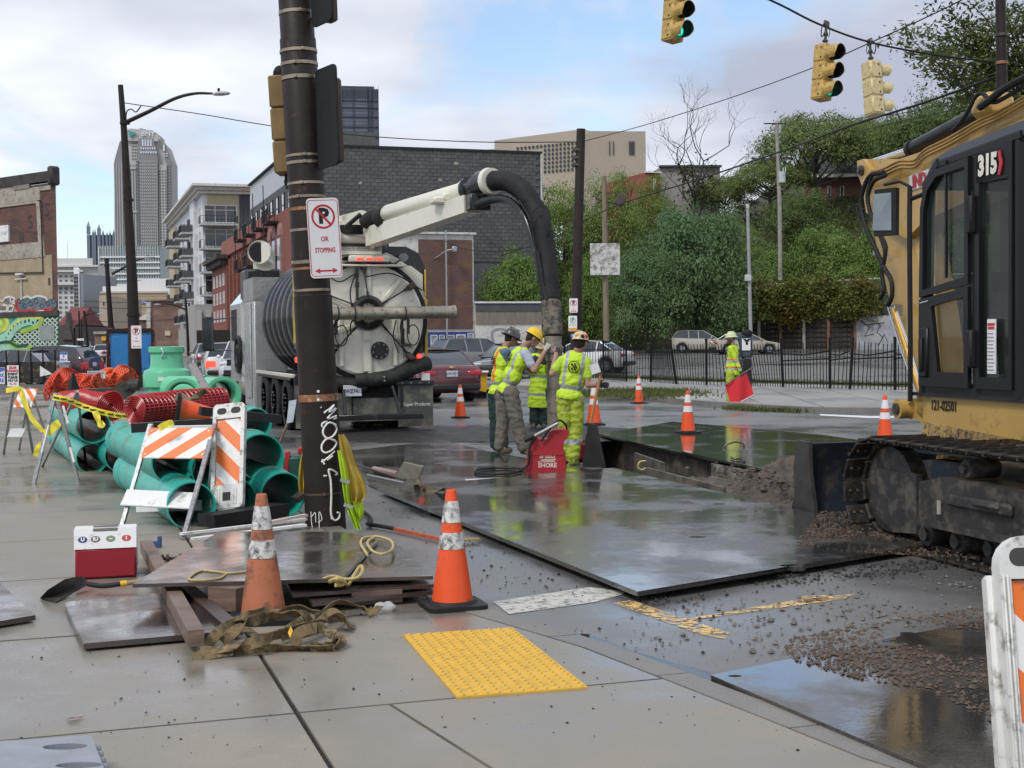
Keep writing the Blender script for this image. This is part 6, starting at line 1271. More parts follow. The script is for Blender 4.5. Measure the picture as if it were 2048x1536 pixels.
b=B();p,q_=tw_(774,428,24.2),tw_(937,381,21.7);b.tube([p,p.lerp(q_,.02),q_.lerp(p,.02),q_],[.135,.155,.155,.135],20);tp('boom_pipe',b,crm);b=B();b.tube([tw_(770,417,24.2),tw_(850,385,23),tw_(930,365,21.8)],.02,6);b.tube([tw_(775,446,24.1),tw_(860,425,23),tw_(935,402,21.6)],.03,6);tp('boom_line',b,black)
b=B();b.cyl(tw_(762,436,24.4),tw_(776,430,24.2),.19,n=18);b.tube(crv([tw_(730,445,24.8),tw_(748,432,24.6),tw_(765,436,24.4)],4),.13,14);tp('boom_joint',b,grime)
b=B();b.box(tw_(893,402,22.1),(.5,.3,.12),bev=.03);b.box(tw_(892,396,22.1),(.2,.34,.14),bev=.03);tp('pipe_saddle',b,crm)
c1,c2,c3=tw_(938,380,21.6),tw_(960,369,21.3),tw_(984,362,21.0);b=B();b.tube([c1,c1.lerp(c2,.15),c1.lerp(c2,.2),c2,c2+(c3-c2)*.1,c3],[.2,.2,.15,.15,.2,.2],18);tp('rotary_joint',b,tkb);b=B();b.tube([c1-(c2-c1)*.25,c1],[.19,.19],18);b.tube([c3-(c3-c2)*.2,c3+(c3-c2)*.05],[.215,.2],18);tp('flange',b,crm)
b=B();b.box(tw_(956,405,21.3),(.34,.3,.26),bev=.02);b.box(tw_(972,388,21.2),(.2,.2,.3),bev=.02);b.tube(crv([tw_(x,y,Y)for x,y,Y in((962,352,21.2),(985,352,21),(975,384,21),(950,390,21.2))],5),.03,6);tp('tip_bracket',b,tkb)
HP=[(984,362,21.0),(1012,362,20.8),(1042,378,20.5),(1064,408,20.3),(1082,450,20.1),(1091,500,20.0),(1098,560,19.9),(1103,620,19.8),(1106,672,19.7)]
path=crv([tw_(*p)for p in HP],16);N_=len(path);L_=sum((q-p).length for p,q in zip(path,path[1:]))
def ribbed(pts,r,amp,pitch):
 L_=[0]
 for p,q in zip(pts,pts[1:]):L_.append(L_[-1]+(q-p).length)
 n_=int(L_[-1]/pitch)*2;out=[];rr=[];j=0
 for i in range(n_+1):
  s=L_[-1]*i/n_
  while j<len(L_)-2 and L_[j+1]<s:j+=1
  out.append(pts[j].lerp(pts[j+1],(s-L_[j])/max(1e-6,L_[j+1]-L_[j])));rr.append(r+(amp if i%2 else-amp))
 b=B();b.tube(out,rr,20);return b
hosem=M('suction_hose_black',(.020,.020,.021),.68,var=.35,scale=3,rv=.1);hoseg=M('mud_caked_hose',(.17,.145,.11),.75,var=.35,scale=5,dirt=(.03,.03,.03),da=.55)
cut=int(N_*.83);tp('suction_hose',ribbed(path[:cut+1],.146,.010,.07),hosem,ang=60);tp('suction_hose_end',ribbed(path[cut:],.145,.008,.07),hoseg,ang=60)
b=B();b.tube(crv([tw_(x,y,Y)for x,y,Y in((950,410,21.2),(990,398,20.9),(1020,402,20.6),(1048,432,20.3),(1062,470,20.15),(1074,520,20.05),(1078,560,20))],6),[.075-.001*i for i in range(37)],10);tp('hose_guide',b,tkb)
b=B();b.tube(crv([tw_(x,y,Y)for x,y,Y in((1075,500,19.85),(1082,540,19.8),(1089,580,19.75),(1094,600,19.7))],4),.022,6);b.tube(crv([tw_(x,y,Y)for x,y,Y in((1060,450,19.9),(1068,420,19.9),(1090,412,19.9),(1100,440,19.9),(1092,480,19.9))],5),.012,6);b.tube(crv([tw_(x,y,Y)for x,y,Y in((1038,400,20.2),(1060,440,20),(1072,500,19.9))],5),.012,5);tp('hose_cable',b,black)
b=B();pts=[tw_(x,y,19.65)for x,y in((1106,672),(1106,690),(1106.5,694),(1107,705),(1107.5,708),(1108,722),(1108,724),(1110,800),(1113,900))];b.tube(pts,[.125,.125,.14,.14,.12,.12,.105,.118,.122],20);tp('suction_nozzle',b,M('muddy_steel_tube',(.22,.20,.165),.6,.3,var=.25,scale=4,dirt=(.12,.10,.08),da=.3))
# ================================================================ EXCAVATOR
EX0=(2.8,11.0,0);EA=radians(-74)
EXC=T('excavator','yellow tracked excavator with black cab and dark dozer blade at the right edge','excavator',EX0,EA);EI=(Matrix.Translation(EX0)@Matrix.Rotation(EA,4,'Z')).inverted()
yel=M('excavator_yellow',(.48,.30,.08),.36,var=.08,scale=1.5,coat=.25,dirt=(.25,.17,.07),da=.12);yelf=M('excavator_yellow_pale',(.62,.42,.14),.4,var=.08);trkm=M('track_steel',(.030,.028,.026),.5,.35,var=.5,scale=6,dirt=(.075,.058,.042),da=.45,bmp=.3);undm=M('undercarriage_black',(.035,.034,.033),.5,var=.35,scale=3,dirt=(.10,.085,.07),da=.4,bmp=.15);bldm=M('blade_blue_black',(.017,.023,.032),.42,var=.2,scale=2,dirt=(.07,.06,.05),da=.25)
def ep(name,b,m,**k):return b.out(name,m,EXC,**k)
def oval(s0,s1,r,k):
 L1=s1-s0;tot=2*L1+2*pi*r;d=(k%1.0)*tot
 if d<L1:return(s0+d,0.0,0)
 d-=L1
 if d<pi*r:a=d/r;return(s1+r*sin(a),r-r*cos(a),a)
 d-=pi*r
 if d<L1:return(s1-d,2*r,pi)
 d-=L1;a=d/r;return(s0-r*sin(a),r+r*cos(a),pi+a)
b=B();b.box((0,.25,-.012),(.168,.5,.018),bev=.004);b.box((.07,.25,-.028),(.014,.5,.022));b.box((0,.25,.02),(.15,.2,.045),bev=.01)
for y in(.05,.10,.40,.45):b.cyl((-.02,y,-.005),(-.02,y,.012),.013,n=6)
shoe=b.mesh('track_shoe',trkm,ang=None);bltb=B()
for y in(.045,.11):bltb.cyl((-.01,y,.0),(-.01,y,.014),.012,n=6)
blt=bltb.mesh('shoe_bolts',M('worn_bolt',(.25,.23,.2),.45,.7),ang=None)
for y0 in(0,1.95):
 for k in range(44):
  s_,z_,a=oval(.12,3.05,.395,k/44);o=put('track_shoe',shoe,EXC,(s_,y0,z_+.04-.0));o.rotation_euler=(0,-a,0);z2=z_+.04
  if y0==0:put('shoe_bolts',blt,o)
def wdisc(name,s_,z,r,y0,y1,m,hubr=.08):
 b=B();b.lathe([(r*.85,y0),(r,y0+.02),(r,y1-.02),(r*.85,y1)],26,Matrix.Translation((s_,0,z))@Matrix.Rotation(-UPR,4,'X'));b.cyl((s_,y0-.03,z),(s_,y0,z),hubr,n=14);ep(name,b,m)
for y0 in(0,1.95):
 wdisc('idler_wheel',.12,.435,.345,y0+.16,y0+.34,undm);wdisc('drive_sprocket',3.05,.435,.33,y0+.12,y0+.36,undm,.2)
 for k in range(6):wdisc('track_roller',.72+k*.4,.16,.1,y0+.12,y0+.38,undm,.05)
 for s_ in(1.25,2.3):wdisc('carrier_roller',s_,.70,.075,y0+.1,y0+.36,undm,.03)
 b=B();b.yz([],0,0)if 0 else None;b.poly([(.72,y0+.06,.28),(2.75,y0+.06,.25),(2.75,y0+.06,.60),(1.0,y0+.06,.62),(.72,y0+.06,.56)],(0,.36,0));b.box((1.75,y0+.05,.27),(2.0,.08,.05));b.box((1.5,y0+.04,.47),(.75,.05,.09),bev=.02);b.box((1.62,y0+.02,.48),(.3,.05,.03),bev=.01);ep('track_frame',b,undm)
 b=B();b.poly([(-.02,y0+.10,.60),(.62,y0+.10,.60),(.62,y0+.10,.15),(.3,y0+.10,.12),(.06,y0+.10,.22),(-.04,y0+.10,.42)],(0,.05,0));ep('idler_guard',b,undm)
b=B();b.box((1.02,.035,.40),(.035,.012,.1));ep('small_label',b,M('dirty_label',(.35,.34,.28),.6))
b=B();b.box((1.6,1.22,.55),(1.7,1.6,.3),bev=.06);b.cyl((1.6,1.22,.6),(1.6,1.22,.92),.52,n=30);ep('undercarriage',b,undm)
def bl_at(px,py,s_=None):return None
prof_=[(-1.62,.0),(-1.70,.1),(-1.74,.3),(-1.70,.5),(-1.60,.66),(-1.52,.68),(-1.60,.5),(-1.63,.3),(-1.60,.1),(-1.55,.0)]
b=B();n_=len(prof_);b.poly([(s_,.36,z)for s_,z in prof_],(0,2.25,0));b.box((-1.56,1.48,.66),(.05,2.25,.05),bev=.01);ep('blade',b,bldm,ang=50)
b=B();b.poly([(s_,.33,z)for s_,z in[(-1.86,0),(-1.78,.2),(-1.8,.45),(-1.72,.70),(-1.5,.70),(-1.48,.4),(-1.4,.12),(-1.4,0)]],(0,.035,0));ep('blade_end_plate',b,M('worn_blade_edge',(.055,.05,.045),.55,.3,var=.4,scale=5));b=B();b.box((-1.75,1.48,.05),(.04,2.25,.14));ep('cutting_edge',b,undm)
for y in(.85,1.9):b=B();b.poly([(-1.58,y,.15),(-1.58,y,.45),(-.3,y,.62),(.9,y,.62),(.9,y,.4),(-.3,y,.35)],(0,.12,0));ep('blade_arm',b,bldm)
b=B();b.poly([(-1.5,1.1,.66),(-.2,.8,.72),(.7,.8,.74),(.7,1.8,.74),(-.2,1.8,.72),(-1.5,1.6,.66)],(0,0,-.05));ep('blade_cover',b,bldm)
HM=EI@Matrix.Translation((3.46,11.75,0))@Matrix.Rotation(radians(-76),4,'Z')
def hp(name,b,m,par=None,**k):
 me=b.mesh(name,m,**k);me.transform(HM);return put(name,me,par or EXC)
b=B();b.poly([(.0,0,1.0),(.12,0,.93),(3.2,0,.78),(3.2,0,1.14),(.0,0,1.15)],(0,2.4,0));hp('house_frame',b,yel)
b=B();b.box((1.6,-.012,1.165),(3.2,.05,.03));hp('deck_edge',b,blackp)
text('121-02501',.115,blackp,'fleet_number',EXC,HM@XF((.43,-.006,1.075),UPR),bold=.003,sx=.8)
b=B();b.cyl((-.12,-.12,1.03),(-.12,.5,1.03),.085,n=18);b.poly([(-.12,.0,1.12),(.1,.0,1.12),(.1,.0,.95),(-.12,.0,.94)],(0,.3,0));hp('boom_bracket',b,yel);b=B();b.cyl((-.12,-.14,1.03),(-.12,-.1,1.03),.05,n=14);hp('pin_cap',b,dsteel)
b=B();b.box((2.4,1.2,1.65),(1.75,2.3,1.0),bev=.08);hp('engine_cover',b,yel);b=B();b.box((1.0,1.85,1.3),(1.2,1.1,.3),bev=.08);hp('right_cover',b,yel)
cabm=M('cab_black',(.011,.012,.014),.4,var=.15);cglass=M('cab_glass',(.025,.04,.033),.03,var=.1,alpha=.30,coat=.3);CW=1.0
b=B()
for p,q_,w_ in(((.14,0,1.18),(.20,0,2.9),.1),((.20,0,2.9),(.42,0,3.08),.12),((.95,0,1.18),(.93,0,3.1),.1),((1.5,0,1.18),(1.5,0,3.16),.1),((.14,CW,1.18),(.2,CW,2.9),.1),((.2,CW,2.9),(.42,CW,3.08),.12),((1.5,CW,1.18),(1.5,CW,3.16),.12)):b.tube([p,q_],w_*.55,8,sq=True)
b.box((.82,.0,1.22),(1.4,.07,.1));b.box((.82,CW,1.22),(1.4,.07,.1));b.box((.82,CW/2,1.2),(1.4,CW,.05));b.tube([(.42,0,3.06),(1.55,0,3.14)],.06,8,sq=True);b.tube([(.42,CW,3.06),(1.55,CW,3.14)],.06,8,sq=True);CBF=hp('cab_frame',b,cabm)
b=B();b.poly([(.16,-.04,2.88),(.32,-.04,3.11),(.6,-.04,3.17),(1.7,-.04,3.25),(1.7,-.04,3.14),(.6,-.04,3.08),(.42,-.04,3.02)],(0,CW+.08,0));hp('cab_roof',b,M('roof_grey_black',(.035,.042,.055),.3,var=.1,coat=.3),ang=30)
def wf(pts,inn,y,name,m=cabm):
 b=B();b.ring([(x,y,z)for x,z in pts],[(x,y,z)for x,z in inn],(0,-.035,0));o=hp(name,b,m);b=B();b.poly([(x,y+.005,z)for x,z in inn],(0,.008,0));g=b.mesh('pane',cglass,ang=None);g.transform(HM);put('pane',g,o);return o
up_o=[(.17,1.98),(.19,2.72),(.26,2.92),(.42,3.02),(.90,3.06),(.90,2.06)];up_i=[(.225,2.04),(.24,2.70),(.30,2.86),(.43,2.96),(.85,2.99),(.85,2.12)];wf(up_o,up_i,-.045,'door_window')
lo_o=[(.16,1.24),(.17,1.96),(.90,2.04),(.90,1.24),(.7,1.24),(.4,1.24)];lo_i=[(.46,1.36),(.36,1.9),(.6,1.935),(.84,1.96),(.84,1.36),(.6,1.36)];wf(lo_o,lo_i,-.045,'door')
wf([(.98,1.24),(.98,3.08),(1.46,3.11),(1.46,1.24)],[(1.03,1.33),(1.03,2.84),(1.42,2.86),(1.42,1.33)],-.03,'rear_window');b=B();b.box((1.22,-.055,2.96),(.46,.02,.24));hp('decal_panel',b,cabm)
b=B();b.box((.56,-.06,2.6),(.018,.02,.95));hp('window_slide_bar',b,cabm)
b=B();b.box((.255,-.085,1.52),(.13,.03,.42),bev=.03);hp('handle_recess',b,cabm);b=B();b.box((.25,-.11,1.5),(.05,.03,.28),bev=.012);hp('door_handle',b,black);b=B();b.tube([(.2,-.085,1.93),(.33,-.085,1.945)],.008,6);hp('latch_bar',b,chrome)
b=B()
for z in(1.55,2.6):b.box((.955,-.085,z),(.07,.06,.3),bev=.015)
hp('door_hinge',b,black)
for y_,x0,x1,nm in((CW,.2,1.45,'far_window'),):b=B();b.box((.82,y_,2.2),(1.25,.01,1.8));hp(nm,b,cglass,ang=None)
b=B();b.poly([(.16,.06,1.25),(.16,CW-.06,1.25),(.22,CW-.06,2.9),(.22,.06,2.9)],(.006,0,0));hp('front_window',b,cglass,ang=None)
seatm=M('seat_grey_fabric',(.035,.035,.038),.9,bmp=.2);b=B();b.box((1.02,.5,1.55),(.5,.5,.14),bev=.05);b.box((1.28,.5,1.95),(.14,.48,.75),Matrix.Rotation(.15,3,'Y'),bev=.06);b.box((1.36,.5,2.42),(.1,.26,.2),bev=.04);b.box((1.0,.18,1.7),(.5,.12,.2),bev=.04);b.box((1.0,.82,1.7),(.5,.12,.2),bev=.04);hp('seat',b,seatm);b=B();b.box((.45,.8,1.7),(.12,.2,.5),bev=.04);b.tube([(.5,.5,1.3),(.45,.5,1.7)],.03,8);b.tube([(.7,.25,1.75),(.68,.25,1.95)],.02,6);b.box((.42,.55,2.1),(.04,.22,.16),bev=.01);hp('controls',b,black)
b=B();b.box((1.75,.5,1.9),(.1,.95,1.3));hp('cab_rear_wall',b,cabm)
b=B();b.box((1.2,-.062,1.57),(.11,.008,.42));NT=hp('paper_notice',b,signw)
for i,(w_,h_)in enumerate(((.09,.02),(.08,.02))):b=B();b.box((1.2,-.068,1.74-i*.028),(w_,.004,h_));hp('red_text_line',b,signr,NT)
for i in range(11):b=B();b.box((1.19,-.068,1.67-i*.028),(.07+.015*(i%3),.004,.006));hp('text_line',b,M('grey_ink',(.25,.25,.25),.6),NT)
text('315',.21,M('decal_cream',(.75,.72,.62),.4),'model_number',EXC,HM@XF((1.16,-.075,2.96),UPR,0,0),bold=.012,sx=.8);b=B();b.xz([(1.30,3.05),(1.33,3.05),(1.36,2.96),(1.33,2.87),(1.30,2.87),(1.325,2.96)],-.08,-.07);hp('red_chevron',b,signr)
b=B();b.tube(crv([(-.02,-.05,1.1),(.0,-.06,1.6),(-.01,-.06,2.5),(-.02,-.05,2.93)],4),.022,8);b.tube([(-.02,-.05,2.93),(-.1,-.1,2.98),(-.27,-.15,2.97)],.014,6);b.tube([(-.02,-.05,2.82),(.18,-.02,2.85)],.02,6);hp('mirror_post',b,black)
b=B();b.poly([(-.28,-.22,2.56),(-.26,-.22,2.92),(-.07,-.12,2.92),(-.08,-.12,2.52),(-.26,-.22,2.52)],(.05,-.06,0));MR2=hp('mirror_housing',b,black);b=B();b.poly([(-.225,-.285,2.57),(-.21,-.285,2.88),(-.06,-.20,2.88),(-.06,-.20,2.56)],(.004,-.006,0));hp('mirror_glass',b,M('mirror_glass',(0,0,0)),MR2)
BPl=Plane(4.6,11.5,radians(-76));BM=EI@Matrix.Translation((4.6,11.5,0))@Matrix.Rotation(radians(-76),4,'Z')
def q(px,py,y=0):a=BPl.at(px,py,y);return V((a[0],y,a[1]))
def bp_(name,b,m,par=None,**k):me=b.mesh(name,m,**k);me.transform(BM);return put(name,me,par or EXC)
def bpoly(pts,y0,y1):b=B();b.poly([q(x,y,y0)if len(p)==2 else V((x,y0,y))for p in pts for x,y in[p[:2]]],(0,y1-y0,0));return b
boomp=[(1716,322),(1740,318),(1800,318),(1880,290),(1960,250),(2048,205),(2110,160)]
low=[(-.5,2.95,0),(-1.8,2.68,0),(-2.55,2.66,0)]
b=B();P_=[q(*p)for p in boomp]+[V((.25,0,3.75)),V((1.35,0,1.9)),V((1.2,0,1.6)),V((1.0,0,1.65)),V((-.1,0,3.2)),V((-.9,0,2.98)),q(1850,440),q(1812,478),q(1760,440),q(1732,425),q(1724,370)];b.poly(P_,(0,.32,0));bp_('boom',b,yel,ang=25)
b=B();P_=[q(1714,385),q(1724,372),q(1800,440),q(1830,480),q(1852,600),q(1880,800),q(1890,862),q(1868,862),q(1842,790),q(1775,640),q(1735,470)];b.poly([p+V((0,.08,0))for p in P_],(0,.26,0));bp_('stick',b,yel);b=B();b.poly([q(x,y,.02)for x,y in((1833,500),(1846,490),(1862,560),(1878,800),(1866,800),(1850,640))],(0,.05,0));bp_('stick_inner_face',b,yelf)  # brighter inner face of the stick, laid on in a paler yellow
b=B();b.poly([q(x,y,-.05)for x,y in((1714,322),(1726,318),(1742,340),(1740,375),(1724,372),(1716,350))],(0,.42,0));bp_('boom_nose',b,yel)
for x,y in((1719,341),(1752,394)):b=B();p=q(x,y,-.08);b.cyl(p,p+V((0,.5,0)),.055,n=16);b.cyl(p-V((0,.02,0)),p,.03,n=6);bp_('pin',b,dsteel)
b=B();p0,p1,p2=q(1722,332,.1),q(1822,299,.1),q(1968,222,.1);b.cyl(p0,p1,.035,n=14);bp_('cylinder_rod',b,chrome);b=B();b.cyl(p1,p1.lerp(p2,.04),.09,n=16);b.cyl(p1.lerp(p2,.04),p2,.075,n=16);bp_('cylinder_barrel',b,blackp);b=B();p=q(1985,212,.1);b.box(p,(.3,.3,.22),bev=.05);bp_('cylinder_lug',b,yel)
b=B()
for k,off in enumerate((0,7,14)):b.tube(crv([q(x,y+off,-.04-.03*k)for x,y in((2080,175),(2000,222),(1960,240),(1900,275),(1850,300),(1830,320),(1800,322),(1770,336),(1745,345))],4),.014,6)
bp_('gold_pipe',b,M('brass_pipe',(.40,.24,.06),.35,.6));b=B();b.tube(crv([q(x,y,-.1)for x,y in((2048,172),(2010,195),(1985,205),(1965,187),(1950,195),(1940,215),(1925,240),(1905,262))],4),.02,6);b.tube(crv([q(x,y,-.12)for x,y in((2060,150),(2030,165),(2005,180),(1980,200),(1960,215))],4),.035,8);bp_('upper_hose',b,black)
for pts,r in(([(1768,345),(1742,350),(1728,375),(1722,410),(1732,455),(1752,500),(1768,535),(1782,560),(1784,590),(1776,612)],.024),([(1772,350),(1748,362),(1736,392),(1742,430),(1760,470),(1770,505),(1764,545),(1768,580),(1760,598)],.022),([(1745,350),(1738,370),(1734,402),(1750,450),(1772,490),(1768,520)],.016),([(1728,420),(1712,408),(1718,430),(1735,440)],.01)):
 b=ribbed(crv([q(x,y,-.14)for x,y in pts],8),r,.0025,.03);bp_('hydraulic_hose',b,black,ang=60)
for k in range(3):b=B();o_=k*9;b.tube([q(1776+o_,612+k*6,-.1),q(1800+o_,690,-.1),q(1835+o_*.7,790,-.1),q(1850+o_*.5,842,-.1)],.014 if k!=1 else .03,8);bp_('stick_pipe',b,M('brass_pipe',(0,0,0))if k==1 else chrome)
b=B();b.box(q(1792,620,-.05),(.1,.1,.12),bev=.01);b.box(q(1752,505,-.05),(.05,.05,.08),bev=.01);bp_('pipe_clamp',b,steel)
b=B();b.poly([q(x,y,-.012)for x,y in((1818,352),(1880,330),(1880,362),(1819,382))],(0,.01,0));SG=bp_('name_plate',b,signw,ang=None);p=q(1838,361,-.02);text('IND',.17,signr,'lettering',EXC,BM@XF(p,UPR,0,0)@Matrix.Rotation(radians(4),4,'Z'),bold=.008,sx=.85)
b=B();bk_=[q(1888,845,.0),q(1944,852,0),q(1950,880,0),q(1930,920,0),q(1880,930,0),q(1872,880,0)];b.poly([p+V((0,-.2,0))for p in bk_],(0,.8,0));bp_('bucket',b,M('worn_bucket_yellow',(.50,.33,.11),.55,var=.3,scale=9,dirt=(.08,.06,.05),da=.5));b=B();b.poly([q(x,y,0)for x,y in((1838,800),(1868,830),(1900,880),(1880,900),(1856,862),(1832,835))],(0,.12,0));b.tube([q(1850,800),q(1895,850)],.05,10);bp_('bucket_link',b,yel)
# ================================================================ WORK SITE
plm=wetm('steel_plate_wet',(.095,.078,.058),(.028,.025,.022),.8,.42,.54,.27,.04,spk=.3,bs=40,bst=.12,metal=.3,mud=(.13,.10,.065),mscale=2.2,mlo=.60,mhi=.74,spec=.7,ripple=.025,film=.95)
plf=wetm('far_plate_wet',(.075,.075,.07),(.022,.023,.022),.8,.3,.5,.35,.08,spk=.1,bs=20,bst=.08,metal=.3,spec=.8,ripple=.04,film=1.0)
plyw=wetm('wet_faced_plywood',(.10,.072,.06),(.032,.026,.025),1.5,.36,.6,.40,.10,bs=50,bst=.1,mud=(.30,.28,.26),mscale=2.6,mlo=.62,mhi=.7,spec=.7,ripple=.06,film=1.0)
wood=M('grey_brown_timber',(.17,.115,.085),.55,var=.3,scale=3,st=(1,1,8),bmp=.3,bs=25,rv=.15)
def sheet(name,label,cat,pts,z,th,m,holes=(),group=None,tilt=0):
 P_=[p if isinstance(p,V)else G(*p,z)for p in pts];c=sum(P_,V())/len(P_);t=T(name,label,cat,(c.x,c.y,z-th),0,group);b=B()
 hs=[[((h:=G(x,y,z)).x+r_*cos(a)-c.x,h.y+r_*.6*sin(a)-c.y)for a in[i*pi/4 for i in range(8)]]for x,y,r_ in holes]
 b.holed([(p.x-c.x,p.y-c.y)for p in P_],hs,0,th);o=b.out('plate' if 'steel' in label else 'board',m,t,ang=None);return t
SPG='steel road plates'
sheet('steel_plate','long wet steel road plate along the near side of the trench','steel plate',[(755,976),(1275,1183),S(6.38,9.0),S(6.40,15.7)],.075,.032,plm,[(1395,1074,.07),(1585,1131,.09),(1437,1008,.07)],SPG)
sheet('steel_plate','muddy steel road plate under the workers and the red pump','steel plate',[(738,966),(692,902),(885,880),(985,904),(1192,941),(1200,975),(860,1010)],.04,.03,plm,[(960,961,.06)],SPG)
sheet('steel_plate','dark wet steel road plate beyond the trench carrying a traffic cone','steel plate',[(1197,868),(1345,843),(1640,869),(1900,905),(1650,925),(1430,921)],.06,.03,plf,(),SPG)
sheet('steel_plate','pale wet steel road plate at the far lip of the trench by the dozer blade','steel plate',[(1362,902),(1548,943),(1720,930),(1570,898)],.10,.03,plf,(),SPG)
sheet('steel_plate','black steel road plate with brown soil at the lower right corner','steel plate',[(1422,1350),(1840,1264),(2150,1205),(2200,1700),(1880,1545)],.06,.03,plm,[(1470,1352,.035),(1815,1266,.04)],SPG)
b=B();b.xy([tuple(G(x,y)[:2])for x,y in((930,966),(1115,956),(1122,960),(935,971))],.041,.044);tag(b.out('white_stripe',paintm('stripe_white',(.6,.6,.58),.25,.4)),kind='structure')  # thin white stripe lying across the muddy plate
sheet('timber_packer','reddish wet timber packer sticking out under the edge of the long steel plate','timber',[(940,1050),(1010,1068),(1050,1060),(960,1040)],.045,.04,M('red_wet_timber',(.12,.035,.028),.25,var=.3))
def rocks(name,label,n,pos,s0,s1,m,kind='gravel'):
 b=B()
 for _ in range(n):
  p=pos();s_=rnd.uniform(s0,s1)*(.4+rnd.random()**2*1.2);v=[V((rnd.uniform(.6,1.2)*x*s_,rnd.uniform(.6,1.2)*y*s_,rnd.uniform(.4,.9)*z*s_))for x,y,z in((1,0,0),(0,1,0),(-1,0,0),(0,-1,0),(0,0,1),(0,0,-.5))]
  a=rnd.uniform(0,6);R=Matrix.Rotation(a,3,'Z');b.add([R@q_+p for q_ in v],[(0,1,4),(1,2,4),(2,3,4),(3,0,4),(1,0,5),(2,1,5),(3,2,5),(0,3,5)])
 return tag(b.out(name,m,ang=None,fix=False),label,kind,kind='stuff')
dk_g=M('black_crumbs',(.025,.024,.024),.6,var=.5,scale=30);br_g=M('brown_soil_crumbs',(.088,.060,.040),.7,var=.5,scale=20,bmp=.4)
def inpoly(pts,z):
 P_=[G(x,y,0)for x,y in pts];x0,x1,y0,y1=min(p.x for p in P_),max(p.x for p in P_),min(p.y for p in P_),max(p.y for p in P_)
 def f():
  for _ in range(4000):
   x,y=rnd.uniform(x0,x1),rnd.uniform(y0,y1);c=False
   for i in range(len(P_)):
    a,d=P_[i-1],P_[i]
    if(a.y>y)!=(d.y>y)and x<(d.x-a.x)*(y-a.y)/(d.y-a.y)+a.x:c=not c
   if c and noise.noise(V((x*1.1,y*1.1,3)))+rnd.random()*.7>.30:return V((x,y,z))
  return V((x,y,z-.5))
 return f
rocks('road_grit','dark asphalt crumbs scattered over the road',620,inpoly([(760,1000),(1250,1190),(1280,1200),(1800,1130),(2100,1150),(2050,1250),(1400,1340),(1150,1290),(960,1180),(800,1080)],.006),.004,.012,dk_g)
rocks('plate_edge_grit','crumbs along the front edge of the long plate',700,inpoly([(1240,1185),(1300,1215),(1560,1180),(1950,1130),(1900,1110),(1400,1170)],.006),.006,.016,dk_g)
rocks('brown_clods','brown soil clods on the lower right steel plate',2500,inpoly([(1580,1300),(1700,1275),(1980,1235),(2060,1400),(2000,1480),(1880,1420),(1700,1380),(1560,1335)],.064),.004,.016,br_g)
rocks('track_clods','brown soil clods beside the excavator track',2300,inpoly([(1640,1040),(1720,1040),(1850,1090),(1960,1140),(1700,1125),(1590,1110)],.078),.004,.014,br_g)
rocks('road_pebbles','small stones and crumbs between the plates',420,inpoly([(1250,1220),(1900,1150),(2040,1220),(1500,1320),(1300,1290)],.006),.006,.02,M('mixed_stones',(.15,.13,.11),.7,var=.5,scale=30))
rocks('sidewalk_crumbs','small dark crumbs on the sidewalk',230,inpoly([(0,1300),(900,1180),(1400,1380),(1700,1530),(700,1530),(0,1530)],.042),.003,.008,dk_g)
rocks('trench_rubble','grey rubble on the trench bank beside the workers',2500,lambda:(lambda a:S(6.8+a,rnd.uniform(18,22),-.1-a*.7-rnd.random()*.1))(abs(rnd.gauss(0,.4))),.015,.05,M('grey_rubble',(.17,.155,.13),.8,var=.4,scale=6),'rubble')
b=B();hc_=G(1610,985,0);b.grid(lambda a,c:(lambda x,y:V((hc_.x+x,hc_.y+y,max(-.3,.34*math.exp(-(x/.55)**2-(y/.9)**2)*(1+.9*noise.noise(V((x*5,y*5,1))))+.05*noise.noise(V((x*16,y*16,4)))-.03))))((a-.5)*2.2,(c-.5)*4),70,90)
tag(b.out('soil_heap',soilm,ang=60,fix=False),'heap of dark wet soil against the dozer blade','soil heap',kind='stuff')
rocks('heap_clods','dark clods on the soil heap by the dozer blade',1500,lambda:hc_+V((rnd.gauss(0,.32),rnd.gauss(0,.5),.05+rnd.random()*.2)),.015,.045,soilm,'soil')
b=B();mc=G(960,868,0);b.grid(lambda a,c:(lambda x,y:V((mc.x+x,mc.y+y,.012+max(-.03,.05*(1-(x/2.6)**2-(y/1.9)**2)*(.6+noise.noise(V((x*2.5,y*2.5,5))))+.014*noise.noise(V((x*14,y*14,0)))))))((a-.5)*5.4,(c-.5)*4),90,70);tag(b.out('tar_mud',M('black_mud',(.03,.028,.026),.55,var=.5,scale=5,bmp=.6,bs=40),ang=60,fix=False),'dark mud and tar on the road behind the truck','mud',kind='stuff')
wat=M('puddle_water',(.035,.035,.034),.03,var=.2,rv=0)
for pts in([(1085,1262),(1180,1268),(1260,1300),(1420,1345),(1435,1368),(1300,1338),(1160,1300),(1105,1285)],[(1560,1450),(1640,1475),(1700,1500),(1640,1490)]):b=B();b.add([G(x,y,.006)for x,y in pts],[list(range(len(pts)))]);tag(b.out('puddle',wat,ang=None),kind='structure')
def upright(name,label,cat,p,q,h,th,m,dz=0):
 d=q-p;L_=d.xy.length;t=T(name,label,cat,p,atan2(d.y,d.x));b=B();b.poly([(0,0,0),(L_,0,q.z-p.z),(L_,0,q.z-p.z-h),(0,0,-h)],(0,th,0));b.out('board',m,t,ang=None);return t
shm=M('shoring_board',(.075,.07,.062),.6,var=.45,scale=2,dirt=(.16,.14,.11),da=.4)
ropem=M('yellow_rope',(.50,.40,.16),.7,var=.3,scale=60,bmp=.4,bs=120)
